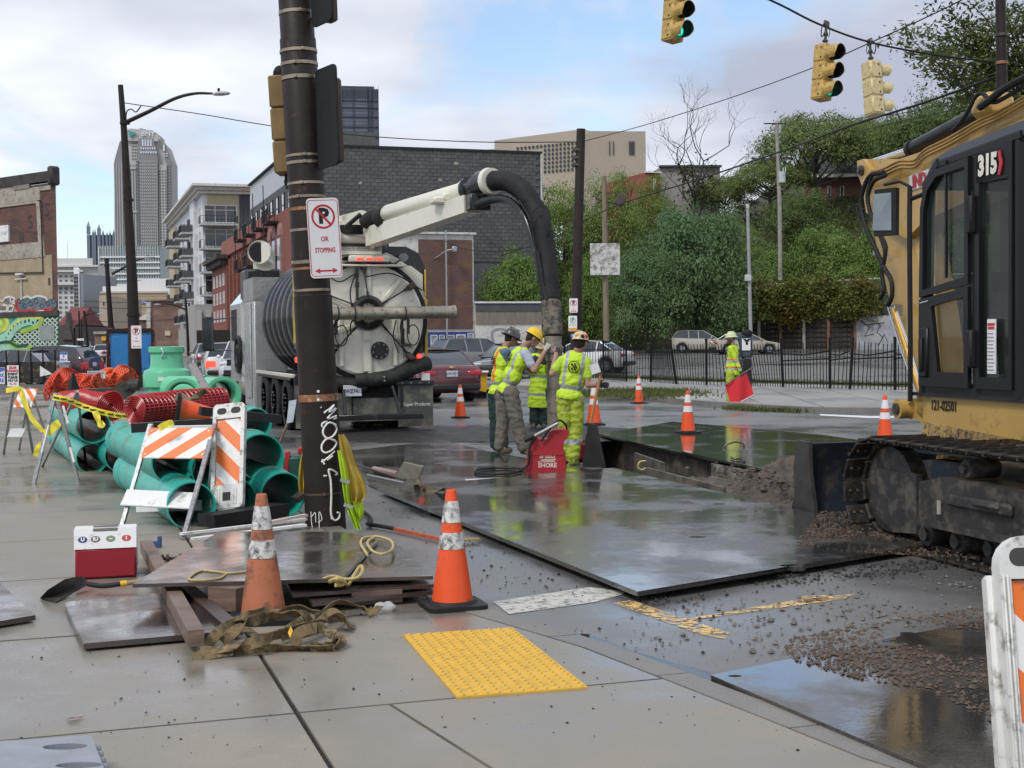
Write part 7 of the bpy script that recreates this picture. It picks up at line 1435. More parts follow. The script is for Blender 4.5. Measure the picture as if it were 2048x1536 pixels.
upright('trench_shield','dark shoring panel with a rope loop standing in the trench, leftmost','shoring panel',G(1268,905,.12),G(1325,925,.1),1.2,.03,shm);upright('trench_shield','long grey brown shoring panel leaning along the near wall of the trench','shoring panel',G(1292,935,.14),G(1447,975,.10),1.2,.03,M('shoring_board_brown',(.13,.11,.08),.6,var=.4,scale=1.5,dirt=(.05,.045,.04),da=.4))
def rope(label,pts,r=.009,m=None,name='rope',cat='rope'):b=B();P_=crv(pts,6);o=P_[0];b.tube([p-o for p in P_],r,6);w=b.out(name,m or ropem,None,o);return tag(w,label,cat)
gz=lambda pts,z:[G(x,y,z if not isinstance(z,(list,tuple))else z[i])for i,(x,y)in enumerate(pts)]
rope('yellow rope loop on the left shoring panel',[A(x,y,17.6)for x,y in((1292,922),(1280,924),(1276,934),(1284,940),(1292,936))],.014);rope('thin rope loop on the long shoring panel',[A(x,y,16.2)for x,y in((1332,972),(1336,958),(1344,952),(1352,956))],.01)
rope('bent lifting bar on the pale plate beyond the trench',[A(x,y,20)for x,y in((1444,902),(1452,890),(1470,884),(1486,888),(1488,898))],.015,dsteel,'lifting_loop','lifting loop');rope('S shaped steel hook on the pale plate',[G(x,y,.12)for x,y in((1462,915),(1470,918),(1480,917),(1490,920),(1484,922))],.015,dsteel,'hook','hook')
conem,conef,refl,basem=M('cone_orange',(.80,.09,.015),.4,var=.06,dirt=(.12,.06,.04),da=.12),M('faded_cone_orange',(.46,.15,.07),.6,var=.12,dirt=(.12,.07,.05),da=.35),M('white_reflective',(.74,.74,.74),.35,var=.04),M('cone_base_black',(.016,.016,.017),.55,var=.3)
reflw=M('worn_reflective',(.66,.66,.64),.45,var=.1,scale=7,dirt=(.10,.095,.09),da=.5)
def cone(label,loc,h,m,rm,rz=0,bev=True,group='traffic cones',fallen=None):
 t=T('traffic_cone',label,'traffic cone',loc,rz if fallen is None else fallen,group);s_=h/.72;R=lambda z:(.128-(.128-.032)*(z-.03)/(.70-.03))*s_
 b=B();b.lathe([(R(z)if z>.03 else R(.03),z*s_)for z in(.03,.1,.3,.5,.62,.625,.665,.67,.715)]+[(R(.70)*.7,.72*s_),(R(.7)*.6,.60*s_)],28,caps=False);b.out('body',m,t)
 for z0,z1 in((.36,.46),(.52,.65)):b=B();b.lathe([(R(z0)+.001,z0*s_),(R(z0)+.003,z0*s_+.001),(R(z1)+.003,z1*s_-.001),(R(z1)+.001,z1*s_)],28,caps=False);b.out('reflective_collar',rm,t)
 b=B();b.xy(rrect(.37*s_,.37*s_,.05*s_),0,.028*s_);b.lathe([(.155*s_,.028*s_),(.14*s_,.045*s_),(.126*s_,.045*s_)],28,caps=False);b.out('base',basem,t)
 for k in range(26):a=k*2*pi/26;b=B();b.box((.133*s_*cos(a),.133*s_*sin(a),.035*s_),(.012,.02,.018),Matrix.Rotation(a,3,'Z'))if bev and h>.7 and loc[1]<9 else None;(b.out('tooth',m,t)if b.v else None)
 return t
cone('bright orange cone with scuffed white bands beside the yellow tactile pad',G(905,1213,.04),.715,conem,reflw,radians(18))
cone('old faded orange cone behind the pile of tan straps',G(527,1240,.04),.74,conef,reflw,radians(10),bev=False)
cone('orange cone on the road right of the truck mud flap',G(921,836),.72,conem,refl,.2)
cone('orange cone near the far kerb left of the flagger',G(1278,807),.72,conem,refl,.4);cone('orange cone standing on the dark plate beyond the trench',G(1376,866,.06),.72,conem,refl,.3)
cone('orange cone half hidden behind the dozer blade',G(1770,885),.74,conem,refl,.1);cone('orange cone just right of the worker with the shovel',G(1188,850),.80,conem,refl,.1)
cone('small orange cone behind the left A frame barricade',A(128,795,24).xy.to_3d()+V((0,0,.3)),.6,conem,refl);cone('small orange cone next to the black folded cloth among the netting',A(148,790,24.5).xy.to_3d()+V((0,0,.3)),.5,conem,refl)
pvc=M('green_sewer_pipe',(.020,.42,.335),.36,var=.12,scale=1.5,dirt=(.09,.20,.15),da=.25,coat=.1);pvci=M('pipe_inside',(.02,.22,.17),.4,var=.1)
PH=radians(23);pdir=V((-sin(PH),cos(PH),0))
def pipe(label,px,py,rpx,Y,L_,bell=True,nm='sewer_pipe'):
 c=A(px,py,Y);r=rpx*Y/FPX;t=T(nm,label,'pipe',c,PH,'green sewer pipes');b=B();n_=36
 b.pipe((0,0,0),(0,L_,0),r,r-.013,n_);b.out('barrel',pvc,t,ang=50)
 if bell:b=B();X_=Matrix.Rotation(-UPR,4,'X');b.lathe([(r+.001,.30),(r+.012,.34),(r+.012,.42),(r+.02,.43),(r+.02,.5),(r+.012,.51),(r+.001,.58)]if L_<3.65 and px!=347 else[(r+.001,L_-.3),(r+.015,L_-.25),(r+.015,L_)],n_,X_,caps=False);b.out('bell',pvc,t)
 return t
for a_ in(('upper left green pipe of the far pair',187,853,34,17.4,4.2),('green pipe lying on the ground below the upper left one',184,917,31,17.5,4.2),('green pipe partly hidden right of the far pair',243,912,33,17.0,4.0),('green pipe whose mouth shows below the striped board of the front barricade',347,925,44,12.9,3.5),('lowest green pipe behind the legs of the front barricade',383,1012,49,12.15,3.7),('green pipe behind the left of the white vertical panel',425,938,43,13.0,3.6),('green pipe on the right of the pile at middle height',522,914,47,13.1,3.6),('smaller green pipe mouth at the top right of the pile near the truck wheels',512,848,32,17.0,3.0),('bottom right green pipe touching the leaning pole',566,990,46,12.75,3.6),('green pipe wedged behind the foot of the vertical panel',470,1000,44,12.8,3.6)):pipe(*a_)
mh=M('light_green_fitting',(.13,.52,.29),.35,var=.05,scale=1,coat=.2);mc_=A(335,800,22);t=T('manhole_fitting','tall stacked light green manhole fitting standing on a black barrel','pipe fitting',(mc_.x,22,0));k=22/FPX;zz_=lambda y:A(335,y,22).z
b=B();b.lathe([(.0001,.05),(28*k,.05),(31*k,zz_(812)),(34*k,zz_(800))],32);b.out('barrel',M('black_barrel',(.02,.028,.026),.5,var=.3),t)
b=B();b.lathe([(40*k,zz_(797)),(42*k,zz_(775)),(47*k,zz_(773)),(47*k,zz_(748)),(44*k,zz_(741)),(34*k,zz_(736)),(32*k,zz_(728)),(31*k,zz_(708)),(35*k,zz_(704)),(35*k,zz_(694)),(33*k,zz_(693)),(30*k,zz_(700)),(28*k,zz_(730))],40,caps=False);b.out('riser',mh,t)
b=B();b.box((0,-47*k-.004,zz_(757)),(.1,.01,.06));b.out('label',white,t);b=B();b.tube(crv([(-.02,-35*k,zz_(696)),(.02,-35*k-.02,zz_(704)),(-.02,-33*k,zz_(715))],4),.012,5);b.out('plastic_tie',M('clear_blue_film',(.45,.6,.7),.2),t)
def ring_fit(label,px,py,rpx,Y,L_,hd,th=.05):
 t=T('pipe_coupling',label,'pipe fitting',A(px,py,Y),radians(hd));r=rpx*Y/FPX;b=B();b.pipe((0,0,0),(0,L_,0),r,r-th,40);b.pipe((0,-.02,0),(0,.10,0),r+.015,r-th*.6,40);b.out('ring',mh,t,ang=50);b=B();b.pipe((0,L_*.45,0),(0,L_*.55,0),r-.02,r-th-.02,40);b.out('gasket',black,t);return t
ring_fit('light green coupling ring in front of the black barrel',366,794,36,19.0,.35,10);ring_fit('light green coupling at the right of the fittings showing its open mouth',446,789,34,18.4,.8,24);ring_fit('light green coupling lying behind the other rings',412,782,30,20,.7,60,.02)
netm,nt,bb=nt_new('red_plastic_net');v_=oc(nt);s_=nt.nodes.new('ShaderNodeSeparateXYZ');nt.links.new(v_,s_.inputs[0])
bb.inputs['Base Color'].default_value=(.42,.015,.018,1);bb.inputs['Roughness'].default_value=.3
def netroll(label,p,q,r,name='net_roll',m=netm,coltwo=None,group='rolls of red netting',amp=.08,layers=4):
 L_=(q-p).length;t=T(name,label,'netting roll',p,(q-p).to_track_quat('Y','Z').to_euler(),group);R_=random.Random(int(L_*1000))
 b=B();b.cyl((0,.02,0),(0,L_-.02,0),r*.93,n=24);b.out('core',M('dark_red_core',(.16,.008,.01),.6,var=.5,scale=20),t)
 b=B();n_=34;k_=max(6,int(L_/.06))
 rr=lambda a,y:r*(1+amp*sin(3*a+y*4)+amp*.6*noise.noise(V((cos(a)*2,y*5,sin(a)*2))))
 for i in range(k_+1):y=L_*i/k_;b.tube([(rr(a,y)*cos(a),y,rr(a,y)*sin(a))for a in[j*2*pi/n_ for j in range(n_)]],.009,4,closed=True)
 for j in range(n_):a=j*2*pi/n_;b.tube([(rr(a,L_*i/k_)*cos(a),L_*i/k_,rr(a,L_*i/k_)*sin(a))for i in range(k_+1)],.007,4)
 for y in(0,L_):
  sp=[(r*(1-.85*i/90)*cos(i*.42),y,r*(1-.85*i/90)*sin(i*.42))for i in range(90)];b.tube(sp,.008,4)
 o=b.out('mesh',m,t,ang=60);return t
netroll('red netting roll on the left of the pile with its coiled end facing right',A(135,806,19.4),A(222,812,17.7),.18);netroll('long red netting roll lying across the middle of the pile under tan straps',A(270,822,15.6),A(440,806,16.6),.18)
orm=M('orange_net_plastic',(.80,.12,.03),.35,var=.1);onm=M('faded_red_net',(.65,.07,.03),.4)
def netheap(label,pts,w,Y,m):
 t=T('safety_netting',label,'safety netting',A(pts[0][0],pts[0][1],Y));o_=t.location.copy();P_=crv([A(x,y,Y)-o_ for x,y in pts],5);b=B();n_=12;off=lambda i,j:V((.05*sin(i*1.3+j),(.35+.1*sin(i))*cos(j*pi/n_*1.15),w*sin(j*pi/n_)*(1+.25*sin(i*.9+j*.5))))
 for j in range(n_+1):b.tube([p+off(i,j)for i,p in enumerate(P_)],.011,4)
 for i,p in enumerate(P_):b.tube([p+off(i,j)for j in range(n_+1)],.011,4)
 for i in range(len(P_)-1):p=P_[i].lerp(P_[i+1],.5);b.tube([p+off(i+.5,j)for j in range(n_+1)],.009,4)
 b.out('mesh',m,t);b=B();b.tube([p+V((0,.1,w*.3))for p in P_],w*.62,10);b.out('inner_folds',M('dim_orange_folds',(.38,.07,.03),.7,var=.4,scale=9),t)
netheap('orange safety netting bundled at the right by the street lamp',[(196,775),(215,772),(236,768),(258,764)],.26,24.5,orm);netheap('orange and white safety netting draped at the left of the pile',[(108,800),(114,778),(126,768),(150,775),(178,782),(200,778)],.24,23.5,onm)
t=T('folded_black_cloth','black folded cloth standing in a cone shape among the netting','cone',A(147,790,22.5));b=B();b.lathe([(.17,-.1),(.12,.05),(.02,.36)],4);b.out('body',black,t)  # plain cone shape stands for a folded black cloth
t=T('coupler_arm','dark steel digger attachment with pins lying beside the street lamp base','attachment',A(215,785,22));o_=A(215,785,22);b=B();b.poly([A(x,y,22)-o_ for x,y in((165,778),(225,776),(240,764),(254,762),(264,770),(262,786),(245,800),(225,796),(165,792))],(0,.25,0));b.out('plate',dsteel,t)
for x,y,r_ in((250,774,.06),(215,786,.05)):b=B();p=A(x,y,21.95)-o_;b.cyl(p,p+V((0,.4,0)),r_,n=16);b.out('pin',undm,t)
b=B();b.cyl(A(258,770,22)-o_,A(278,770,22)-o_,.09,n=16);b.out('bushing',undm,t)
signboard('small white notice on the orange netting',175,742,211,757,24,['SIDEWALK','CLOSED'],False,(M('grey_print',(0,0,0)),))
def board(name,c0,c1,c3,th,m,par=None,label=None,cat=None,off=0,ow=None):
 """a rectangular board whose face has corners c0 (top left), c1 (top right), c3 (bottom left)"""
 ex_=c1-c0;w=ex_.length;ex_=ex_.normalized();dz=c3-c0;dz-=ex_*dz.dot(ex_);h=dz.length;ez=-dz.normalized();ey_=ez.cross(ex_);c=(c0+c1)/2+dz/2+ey_*off
 R=Matrix((ex_,ey_,ez)).transposed().to_4x4();b=B();b.box((0,0,0),(w,th,h),bev=min(.006,th*.3));o=b.out(name,m,par,ang=None);MW=Matrix.Translation(c)@R
 o.matrix_basis=(Matrix.Translation(-par.location)@MW)if par else MW
 if label:tag(o,label,cat)
 return o,w,h,MW
or_,wh_=(.80,.17,.02),(.76,.76,.74)
BR=T('a_frame_barricade','front A frame barricade with orange striped board and white lower board leaning on the pipes','barricade',G(300,1068,.04));o_=BR.location
stm=stripes('stripe_left',wh_,or_,-.75,1.0,.235,.5,.05)
def leg(par,p,q,w=.035,nm='leg',m=steel):b=B();b.tube([p-par.location,q-par.location],w*.7,4,sq=True);return b.out(nm,m,par)
ft=[A(300,850,12.75),A(428,850,12.6)];fb=[G(243,1056,.04),G(366,1080,.04)]
for k in(0,1):leg(BR,ft[k]+V((0,.02,0)),fb[k])
rb_=[G(300,1020,.04),G(398,1040,.04)]
for k in(0,1):leg(BR,ft[k]+V((.0,.05,0)),rb_[k]+V((.05,.1,0)),.03)
bd_,w_,h_,X_=board('striped_board',A(303,859,12.66),A(431,859,12.5),A(281,920,12.5),.02,stm,BR,off=-.03)
for x,z in((-w_*.44,h_*.38),(w_*.44,h_*.38),(-w_*.44,-h_*.38),(w_*.44,-h_*.38)):b=B();b.cyl((x,-.01,z),(x,-.016,z),.009,n=8);b.out('rivet',steel,bd_)
board('white_board',A(257,983,12.32),A(396,990,12.15),A(243,1015,12.2),.02,white,BR,off=-.03);board('white_board',A(270,1005,12.7),A(402,1000,12.6),A(262,1026,12.7),.02,white,BR,off=.02);board('striped_board',A(330,852,13.0),A(436,850,13.0),A(325,905,13.0),.02,white,BR,off=.03)
B2=T('a_frame_barricade','A frame barricade standing sideways in front of the far green pipes','barricade',G(112,966,.04));ap=A(111,786,16.2)
for p in((68,967),(156,963)):leg(B2,ap,G(*p,.04),.04);leg(B2,ap+V((.1,.5,0)),G(p[0]+16,p[1]-34,.04),.03)
board('white_board',A(101,815,16.3),A(108,815,16.3),A(94,850,16.2),.5,white,B2,off=.2)if 0 else None
for(x,y,x2,y2)in((98,850,84,905),(126,812,136,848),(140,895,148,925)):leg(B2,A(x,y,16.0),A(x2,y2,15.9),.02,'board_edge',white)
B3=T('a_frame_barricade','A frame barricade at the far left with striped board tied with yellow tape','barricade',G(48,908,.04));ap=A(36,776,19.6)
for p in((7,908),(66,906)):leg(B3,ap+V(((p[0]-36)*.002,0,0)),G(*p,.04),.035)
for p in((38,900),(92,868)):leg(B3,A(60,776,19.9),G(p[0],p[1],.04),.03)
board('striped_board',A(42,779,19.5),A(78,779,19.4),A(46,817,19.3),.02,stripes('stripe_right',wh_,or_,1.0,1.0,.16,.5,.0),B3,off=-.02);board('white_board',A(22,857,19.2),A(52,857,19.1),A(20,875,19.1),.02,M('pale_grey_board',(.5,.51,.5),.6),B3)
tape=M('caution_tape',(.85,.72,.06),.3,var=.05);tpt=M('tape_print',(.03,.03,.02),.5)
def tapes(label,pts,Y,w=.05):P_=crv([A(x,y,Y+(d[0]if d else 0))for x,y,*d in pts],8);o_=P_[0];b=B();n_=len(P_);b.ribbon([p-o_ for p in P_],w,.002,[(sin(i*.45)*.5,-1,.25*cos(i*.3))for i in range(n_)]);w_=b.out('caution_tape',tape,None,o_,ang=None);tag(w_,label,'caution tape');return w_,P_
tt,P_=tapes('yellow caution tape stretched from the A frame across the red netting',[(106,794),(135,800),(165,812),(195,822),(230,830),(258,833)],15.8,.065)
for i in range(2,40,4):p=P_[i];b=B();b.box(p-P_[0]+V((0,-.012,0)),(.07,.004,.018),Matrix.Rotation(.15+.1*sin(i),3,'Y'));b.out('tape_text',tpt,tt)
tapes('yellow caution tape hanging down between the two left barricades',[(12,781),(40,778),(46,795),(56,822),(70,845),(86,862)],19.2,.07);tapes('yellow tape tail hanging in front of the far pipes',[(190,822),(196,838),(202,850),(208,845)],15.7,.07);tapes('yellow tape knotted on the leg of the middle A frame',[(88,868),(100,862),(112,850),(119,845)],16.0,.09);tapes('yellow tape end lying below the pipes',[(70,912),(76,895),(84,885)],16.5,.06);tapes('yellow tape scrap on top of the front barricade',[(318,857),(330,850),(342,846),(336,852)],12.4,.06)
def plastic_panel(label,TL,TR,BL,sm,W0,nm='barricade_panel',full=True):
 ex_=(TR-TL);w=ex_.length;ex_=ex_.normalized();dz=BL-TL;dz-=ex_*dz.dot(ex_);h=dz.length;ez=-dz.normalized();ey_=ez.cross(ex_);R=Matrix((ex_,ey_,ez)).transposed().to_4x4();t=T(nm,label,'barricade');t.matrix_basis=Matrix.Translation((TL+TR)/2+dz/2)@R
 s_=w/.29;wp=M('moulded_white_plastic',(.66,.66,.63),.42,var=.05,scale=5,dirt=(.25,.23,.2),da=.3);f=.035;top=h*(.145 if full else .13)
 b=B();n_=5;O=rrect(w,h,.06*s_*.7,n_);I=[(max(-w/2+f,min(w/2-f,x)),max(-h/2+(h*.22 if full else f),min(h/2-top,z)))for x,z in O];b.ring([(x,-.03,z)for x,z in O],[(x,-.03,z)for x,z in I],(0,.06,0));b.out('frame',wp,t,ang=30)
 for xs in((-.22,.22)if full else(0,)):
  ww=w*(.30 if full else .9);rr=rrect(ww,top*.42,top*.2,n_);zc=h/2-top*.5;cx_=xs*w;b=B();b.xz([(x+cx_,z+zc)for x,z in rr],-.0315,.0315);b.out('handle_slot',M('slot_dark',(.05,.048,.045),.8),t,ang=None)
 if full:b=B();b.box((0,0,-h*.39),(w*.26,.064,h*.085),bev=.004);b.out('square_hole',M('slot_dark',(0,0,0)),t);b=B();b.box((0,0,-h*.53),(w*.55,.05,h*.07),bev=.01);b.out('foot_lug',wp,t);b=B();[b.box((x*w,-.033,-h*.39),(.01,.01,h*.15))for x in(-.3,-.22,.22,.3)];b.out('ribs',wp,t)
 else:b=B();[b.box((-w/2+f*k_,-.034,-.05),(.008,.012,h*.86),bev=.003)for k_ in(.25,.62)];b.box((-w/2-.004,.05,-.06),(.03,.06,h*.88),bev=.012);b.out('edge_rib',wp,t)
 zc=((h/2-top)+(-h/2+(h*.22 if full else f)))/2;hh=(h/2-top)-(-h/2+(h*.22 if full else f))-.012;b=B();b.box((0,-.008,0),(w-2*f-.012,.012,hh));o=b.out('striped_sheet',sm,t,(0,0,zc),ang=None)
 for x,z in((-1,1),(1,1),(-1,-1),(1,-1),(-1,.0),(-1,.42)):b=B();b.cyl((x*(w/2-f-.022*s_),-.014,z*(hh/2-.02)),(x*(w/2-f-.022*s_),-.019,z*(hh/2-.02)),.006*s_**.5,n=8);b.out('rivet',steel,o)
 return t
plastic_panel('white plastic vertical panel with orange stripes leaning on the pipe pile',A(429,812,12.75),A(492,805,12.7),A(455,1018,12.35),stripes('stripe_v',wh_,or_,1.05,1.0,.30,.46,.04),.29)
plastic_panel('large white plastic barricade with orange stripes cut by the right edge',A(1986,1072,4.3),A(2400,1066,4.35),A(2002,1760,4.1),stripes('stripe_big',or_,wh_,.95,1.0,.33,.5,-.045),.6,full=False)
def bxo(name,label,cat,p,q_,w,h,m,par=None):t=T(name,label,cat,(p+q_)/2);o=beam(p-(p+q_)/2,q_-(p+q_)/2,w,h).out('body',m,t,ang=None);return t
bxo('black_beam','black plastic beam lying on the pile between the lying cone and the vertical panel','beam',A(400,822,13.6),A(560,838,13.9),.16,.085,black);bxo('black_beam','long black box beam lying over the nearest pipe behind the front barricade','beam',A(264,856,13.4),A(432,846,13.5),.12,.09,blackp)
bxo('black_beam','black recycled rubber base under the foot of the vertical panel','beam',G(412,1042,.12),G(562,1018,.12),.20,.11,black)
ct=cone('orange cone lying on its side with its black base facing left',A(352,820,14.2),.72,conem,refl,fallen=(0,radians(100),radians(12)))
t=T('leaning_plank','stained grey plank leaning from the red roll up to the green fittings','plank',A(400,760,17.5));b=B();o_=t.location;b.poly([A(x,y,17.5)-o_ for x,y in((376,728),(390,726),(424,785),(408,788))],(0,.04,0));b.out('board',M('stained_grey_board',(.42,.40,.39),.7,var=.2,scale=8,dirt=(.2,.15,.14),da=.3),t,ang=None)
strapm=M('tan_webbing',(.19,.135,.06),.8,var=.3,scale=12,dirt=(.06,.05,.035),da=.45,bmp=.3,bs=120)
def strap(label,pts,w=.055,ups=None,name='lifting_strap'):
 P_=crv(pts,8);o_=P_[0].copy();b=B();n_=len(P_);b.ribbon([p-o_ for p in P_],w,.006,[(.9*sin(i*.21+len(pts)),-.9*cos(i*.13),.55+.6*sin(i*.3))for i in range(n_)]if ups is None else ups);o=b.out(name,strapm,None,o_,ang=45);tag(o,label,'strap');return o
strap('tan strap draped over the red netting roll',[A(x,y,Y)for x,y,Y in((352,792,15.6),(372,800,15.2),(378,818,15.0),(384,832,15.0))],.10);strap('tan strap running over the roll towards the leaning plank',[A(x,y,Y)for x,y,Y in((355,795,15.4),(380,800,15.5),(402,788,15.9),(412,780,16))],.09);strap('tan strap curving down the right half of the red roll',[A(x,y,Y)for x,y,Y in((372,797,15.3),(388,810,15.1),(396,825,15.1),(398,836,15.2))],.05)
for i,(lab,a_,c_,w_,m_)in enumerate((('long white plank lying in front of the bottom pipes',(362,1068),(614,1038),.05,white),('second white plank with orange smear beside the long one',(385,1078),(610,1050),.07,white),('short white plank end near the pole base',(520,1048),(612,1030),.05,M('orange_stained_white',(.6,.5,.46),.5)))):bxo('white_plank',lab,'plank',G(*a_,.09+i*.025),G(*c_,.10+i*.03),w_,.02,m_)
bxo('steel_channel','dark steel channel lying behind the bottom right pipe','channel',G(590,1000,.2),G(640,962,.35),.1,.05,dsteel)
t=T('jerry_can','dark green jerry can with red cap half hidden left of the pole','jerry can',G(592,985,.04));b=B();b.box((0,0,.2),(.25,.15,.4),bev=.03);b.out('body',M('can_green',(.02,.08,.06),.5),t);b=B();b.box((.06,0,.45),(.06,.05,.08),bev=.015);b.box((-.08,-.02,.3),(.04,.14,.3),bev=.01);b.out('cap',signr,t)
t=T('lath_sign','thin white lath board on a wooden stake beside the truck wheels','lath',A(575,850,17));o_=t.location;b=B();b.poly([A(x,y,17)-o_ for x,y in((578,802),(593,799),(586,844),(573,847))],(0,.02,0));b.out('board',M('sky_blue_white',(.55,.6,.66),.3),t,ang=None);b=B();b.tube([A(578,840,17.02)-o_,A(560,884,17)-o_],.018,4);b.out('stake',wood,t)
def cloth(name,label,pts,Y,m,fold=.03,nf=7):
 """draped cloth between a left and a right outline given from top to bottom"""
 t=T(name,label,'garment',A(pts[0][0],pts[0][1],Y));o_=t.location;lft=crv([A(a,y,Y)for a,c_,y in pts],5);rgt=crv([A(c_,y,Y)for a,c_,y in pts],5);n_=len(lft);N2=16;b=B()
 vs=[lft[i].lerp(rgt[i],j/N2)-o_+V((0,-.05+fold*(.4+i/n_)*sin(j*nf/N2*2+i*.15)-.04*sin(pi*j/N2),0))for i in range(n_)for j in range(N2+1)];b.add(vs,[(i*(N2+1)+j,i*(N2+1)+j+1,(i+1)*(N2+1)+j+1,(i+1)*(N2+1)+j)for i in range(n_-1)for j in range(N2)])
 vs2=[V(v)+V((0,.03,0))for v in vs];b.add(vs2,[(i*(N2+1)+j,i*(N2+1)+j+1,(i+1)*(N2+1)+j+1,(i+1)*(N2+1)+j)for i in range(n_-1)for j in range(N2)]);b.out('cloth',m,t,ang=80,fix=False);return t
hv=(.50,.72,.03);hiv=M('hi_vis_yellow',hv,.7,var=.08,bmp=.15);tanr=M('yellow_rainwear',(.42,.30,.04),.6,var=.2,scale=4)
cloth('rain_jacket','dull yellow rain jacket hanging on the right of the pole',[(678,688,868),(680,700,890),(684,714,930),(690,730,965),(696,733,990),(706,722,1003)],12.0,tanr);HV=cloth('hi_vis_vest','fluorescent vest with grey bands hanging below the rain jacket',[(676,686,900),(680,694,930),(684,700,960),(690,704,1000),(700,716,1030),(712,724,1056)],11.95,hiv);cloth('cloth_rag','yellow cloth hanging down at the right tip of the jacket',[(700,724,1000),(706,728,1018),(712,726,1035),(716,720,1042)],12.02,hiv);cloth('yellow_bag','yellow bag hanging on the left side of the pole by the pipes',[(606,614,900),(600,616,930),(597,618,965),(600,618,985)],12.35,tanr)
for x,y in((690,962),(697,1012)):b=B();b.box(A(x,y,11.84)-HV.location,(.085,.006,.03),Matrix.Rotation(.3,3,'Y'));b.out('grey_band',M('grey_reflective',(.3,.31,.32),.4),HV)
PG='faced plywood sheets'
sheet('plywood_sheet','top sheet of the stack in front of the pole with a yellow rope on it','plywood sheet',[(265,1168),(684,1157),(757,1080),(690,1064),(440,1062)],.225,.022,plyw,group=PG)
sheet('plywood_sheet','second sheet of the stack sticking out to the right','plywood sheet',[(480,1162),(866,1152),(783,1080),(520,1080)],.195,.022,plyw,group=PG);sheet('plywood_sheet','third sheet of the stack showing only its right front edge','plywood sheet',[(585,1188),(872,1168),(800,1092),(540,1100)],.145,.022,plyw,group=PG);sheet('plywood_sheet','lowest sheet of the stack, just above the ground','plywood sheet',[(625,1206),(868,1182),(800,1105),(560,1115)],.105,.022,plyw,group=PG)
sheet('plywood_sheet','wet sheet lying flat below the cooler reflecting its red body','plywood sheet',[(128,1204),(167,1287),(452,1262),(385,1178),(312,1187)],.085,.03,plyw,group=PG);sheet('plywood_sheet','corner of a wet sheet entering at the left edge','plywood sheet',[(-120,1120),(0,1166),(71,1230),(-120,1262)],.085,.03,plyw,group=PG)
bxo('timber_beam','square timber running from the cooler to the strap pile','timber',G(292,1092,.13),G(392,1276,.13),.085,.085,wood);bxo('timber_beam','dark timber under the sheets right of the long timber','timber',G(352,1160,.10),G(470,1262,.09),.09,.05,M('dark_wet_timber',(.06,.042,.035),.4,var=.3));bxo('timber_block','grey timber block supporting the stack of sheets','timber',G(430,1192,.13),G(485,1198,.13),.12,.14,wood)
bxo('timber_block','dark block under the right end of the stack','timber',G(700,1195,.09),G(800,1188,.09),.12,.08,wood)
t=T('cooler','red and white cooler box with four stickers on its lid','cooler',G(212,1158,.04),radians(14));W_,D_=.405,.27;crd=M('cooler_red',(.30,.012,.025),.4,var=.06,bmp=.05);b=B();b.box((0,.135,.11),(W_,D_,.205),bev=.012);b.out('body',crd,t)
b=B();b.poly([(-W_/2-.004,-.004,.212),(-W_/2-.004,.05,.345),(-W_/2-.004,.22,.345),(-W_/2-.004,.275,.212)],(W_+.008,0,0));LD=b.out('lid',white,t);b=B();b.box((0,.135,.352),(.17,.05,.02),bev=.008);b.box((0,.05,.335),(.165,.02,.025),bev=.005);b.out('handle',M('handle_grey',(.2,.19,.18),.6),t)
for s_ in(-1,1):b=B();b.box((s_*(W_/2+.004),.135,.2),(.012,.08,.27),bev=.004);b.out('side_arm',white,t)
nl=V((0,-.928,.372));
for x,c_,tx in((-.15,(.03,.05,.2),'U'),(-.065,(.12,.1,.1),'IU'),(.035,(.2,.25,.15),'~'),(.14,(.5,.05,.04),'1')):
 b=B();X_=XF((x,.0225-.001,.275),radians(67.6));b.lathe([(.031,0),(.031,.002)],20,X_,sq=.72);o=b.out('sticker',M('sticker_%s'%tx,c_,.4),LD,ang=None);text(tx,.035,white,'sticker_mark',o,X_@Matrix.Translation((0,0,.003)),bold=.002)
shb=M('shovel_steel',(.11,.105,.10),.42,.6,var=.3,scale=10,dirt=(.06,.04,.03),da=.3)
def shovel_blade(par,X_,w=.24,l=.29):
 b=B();b.grid(lambda a,c:X_@V(((a-.5)*w*(1-.35*max(0,c-.55)/.45),-l*.5+l*(1-c),.035*(1-(2*a-1)**2)*-1+.05*c*(1-c))),8,8);b.grid(lambda a,c:X_@V(((a-.5)*w*(1-.35*max(0,c-.55)/.45),-l*.5+l*(1-c),.035*(1-(2*a-1)**2)*-1+.05*c*(1-c)-.004)),8,8);return b.out('blade',shb,par,fix=False)
t=T('shovel','shovel lying on the sidewalk in front of the cooler','shovel',G(130,1190,.04));o_=t.location;p0,p1,p2,p3=G(176,1168,.12)-o_,G(205,1172,.11)-o_,G(240,1168,.12)-o_,G(300,1160,.13)-o_
b=B();pts=[G(*a_)-o_ for a_ in((80,1196,.05),(112,1205,.045),(178,1166,.09),(165,1152,.14),(130,1158,.16),(95,1180,.11))];c_=G(130,1182,.07)-o_;b.add(pts+[c_]+[p-V((0,0,.006))for p in pts]+[c_-V((0,0,.006))],[(i,(i+1)%6,6)for i in range(6)]+[(7+i,7+(i+1)%6,13)for i in range(6)]);b.out('blade',shb,t,ang=60)
b=B();b.tube(crv([p0,p1,p2],5),.016,10);b.out('socket',black,t);b=B();b.tube([p2,p2.lerp(p3,.22)],.019,10);b.out('yellow_collar',M('collar_yellow',(.7,.42,.03),.5),t);b=B();b.tube([p2.lerp(p3,.22),p3],.015,10);b.out('handle',M('ash_handle',(.34,.22,.12),.6),t)
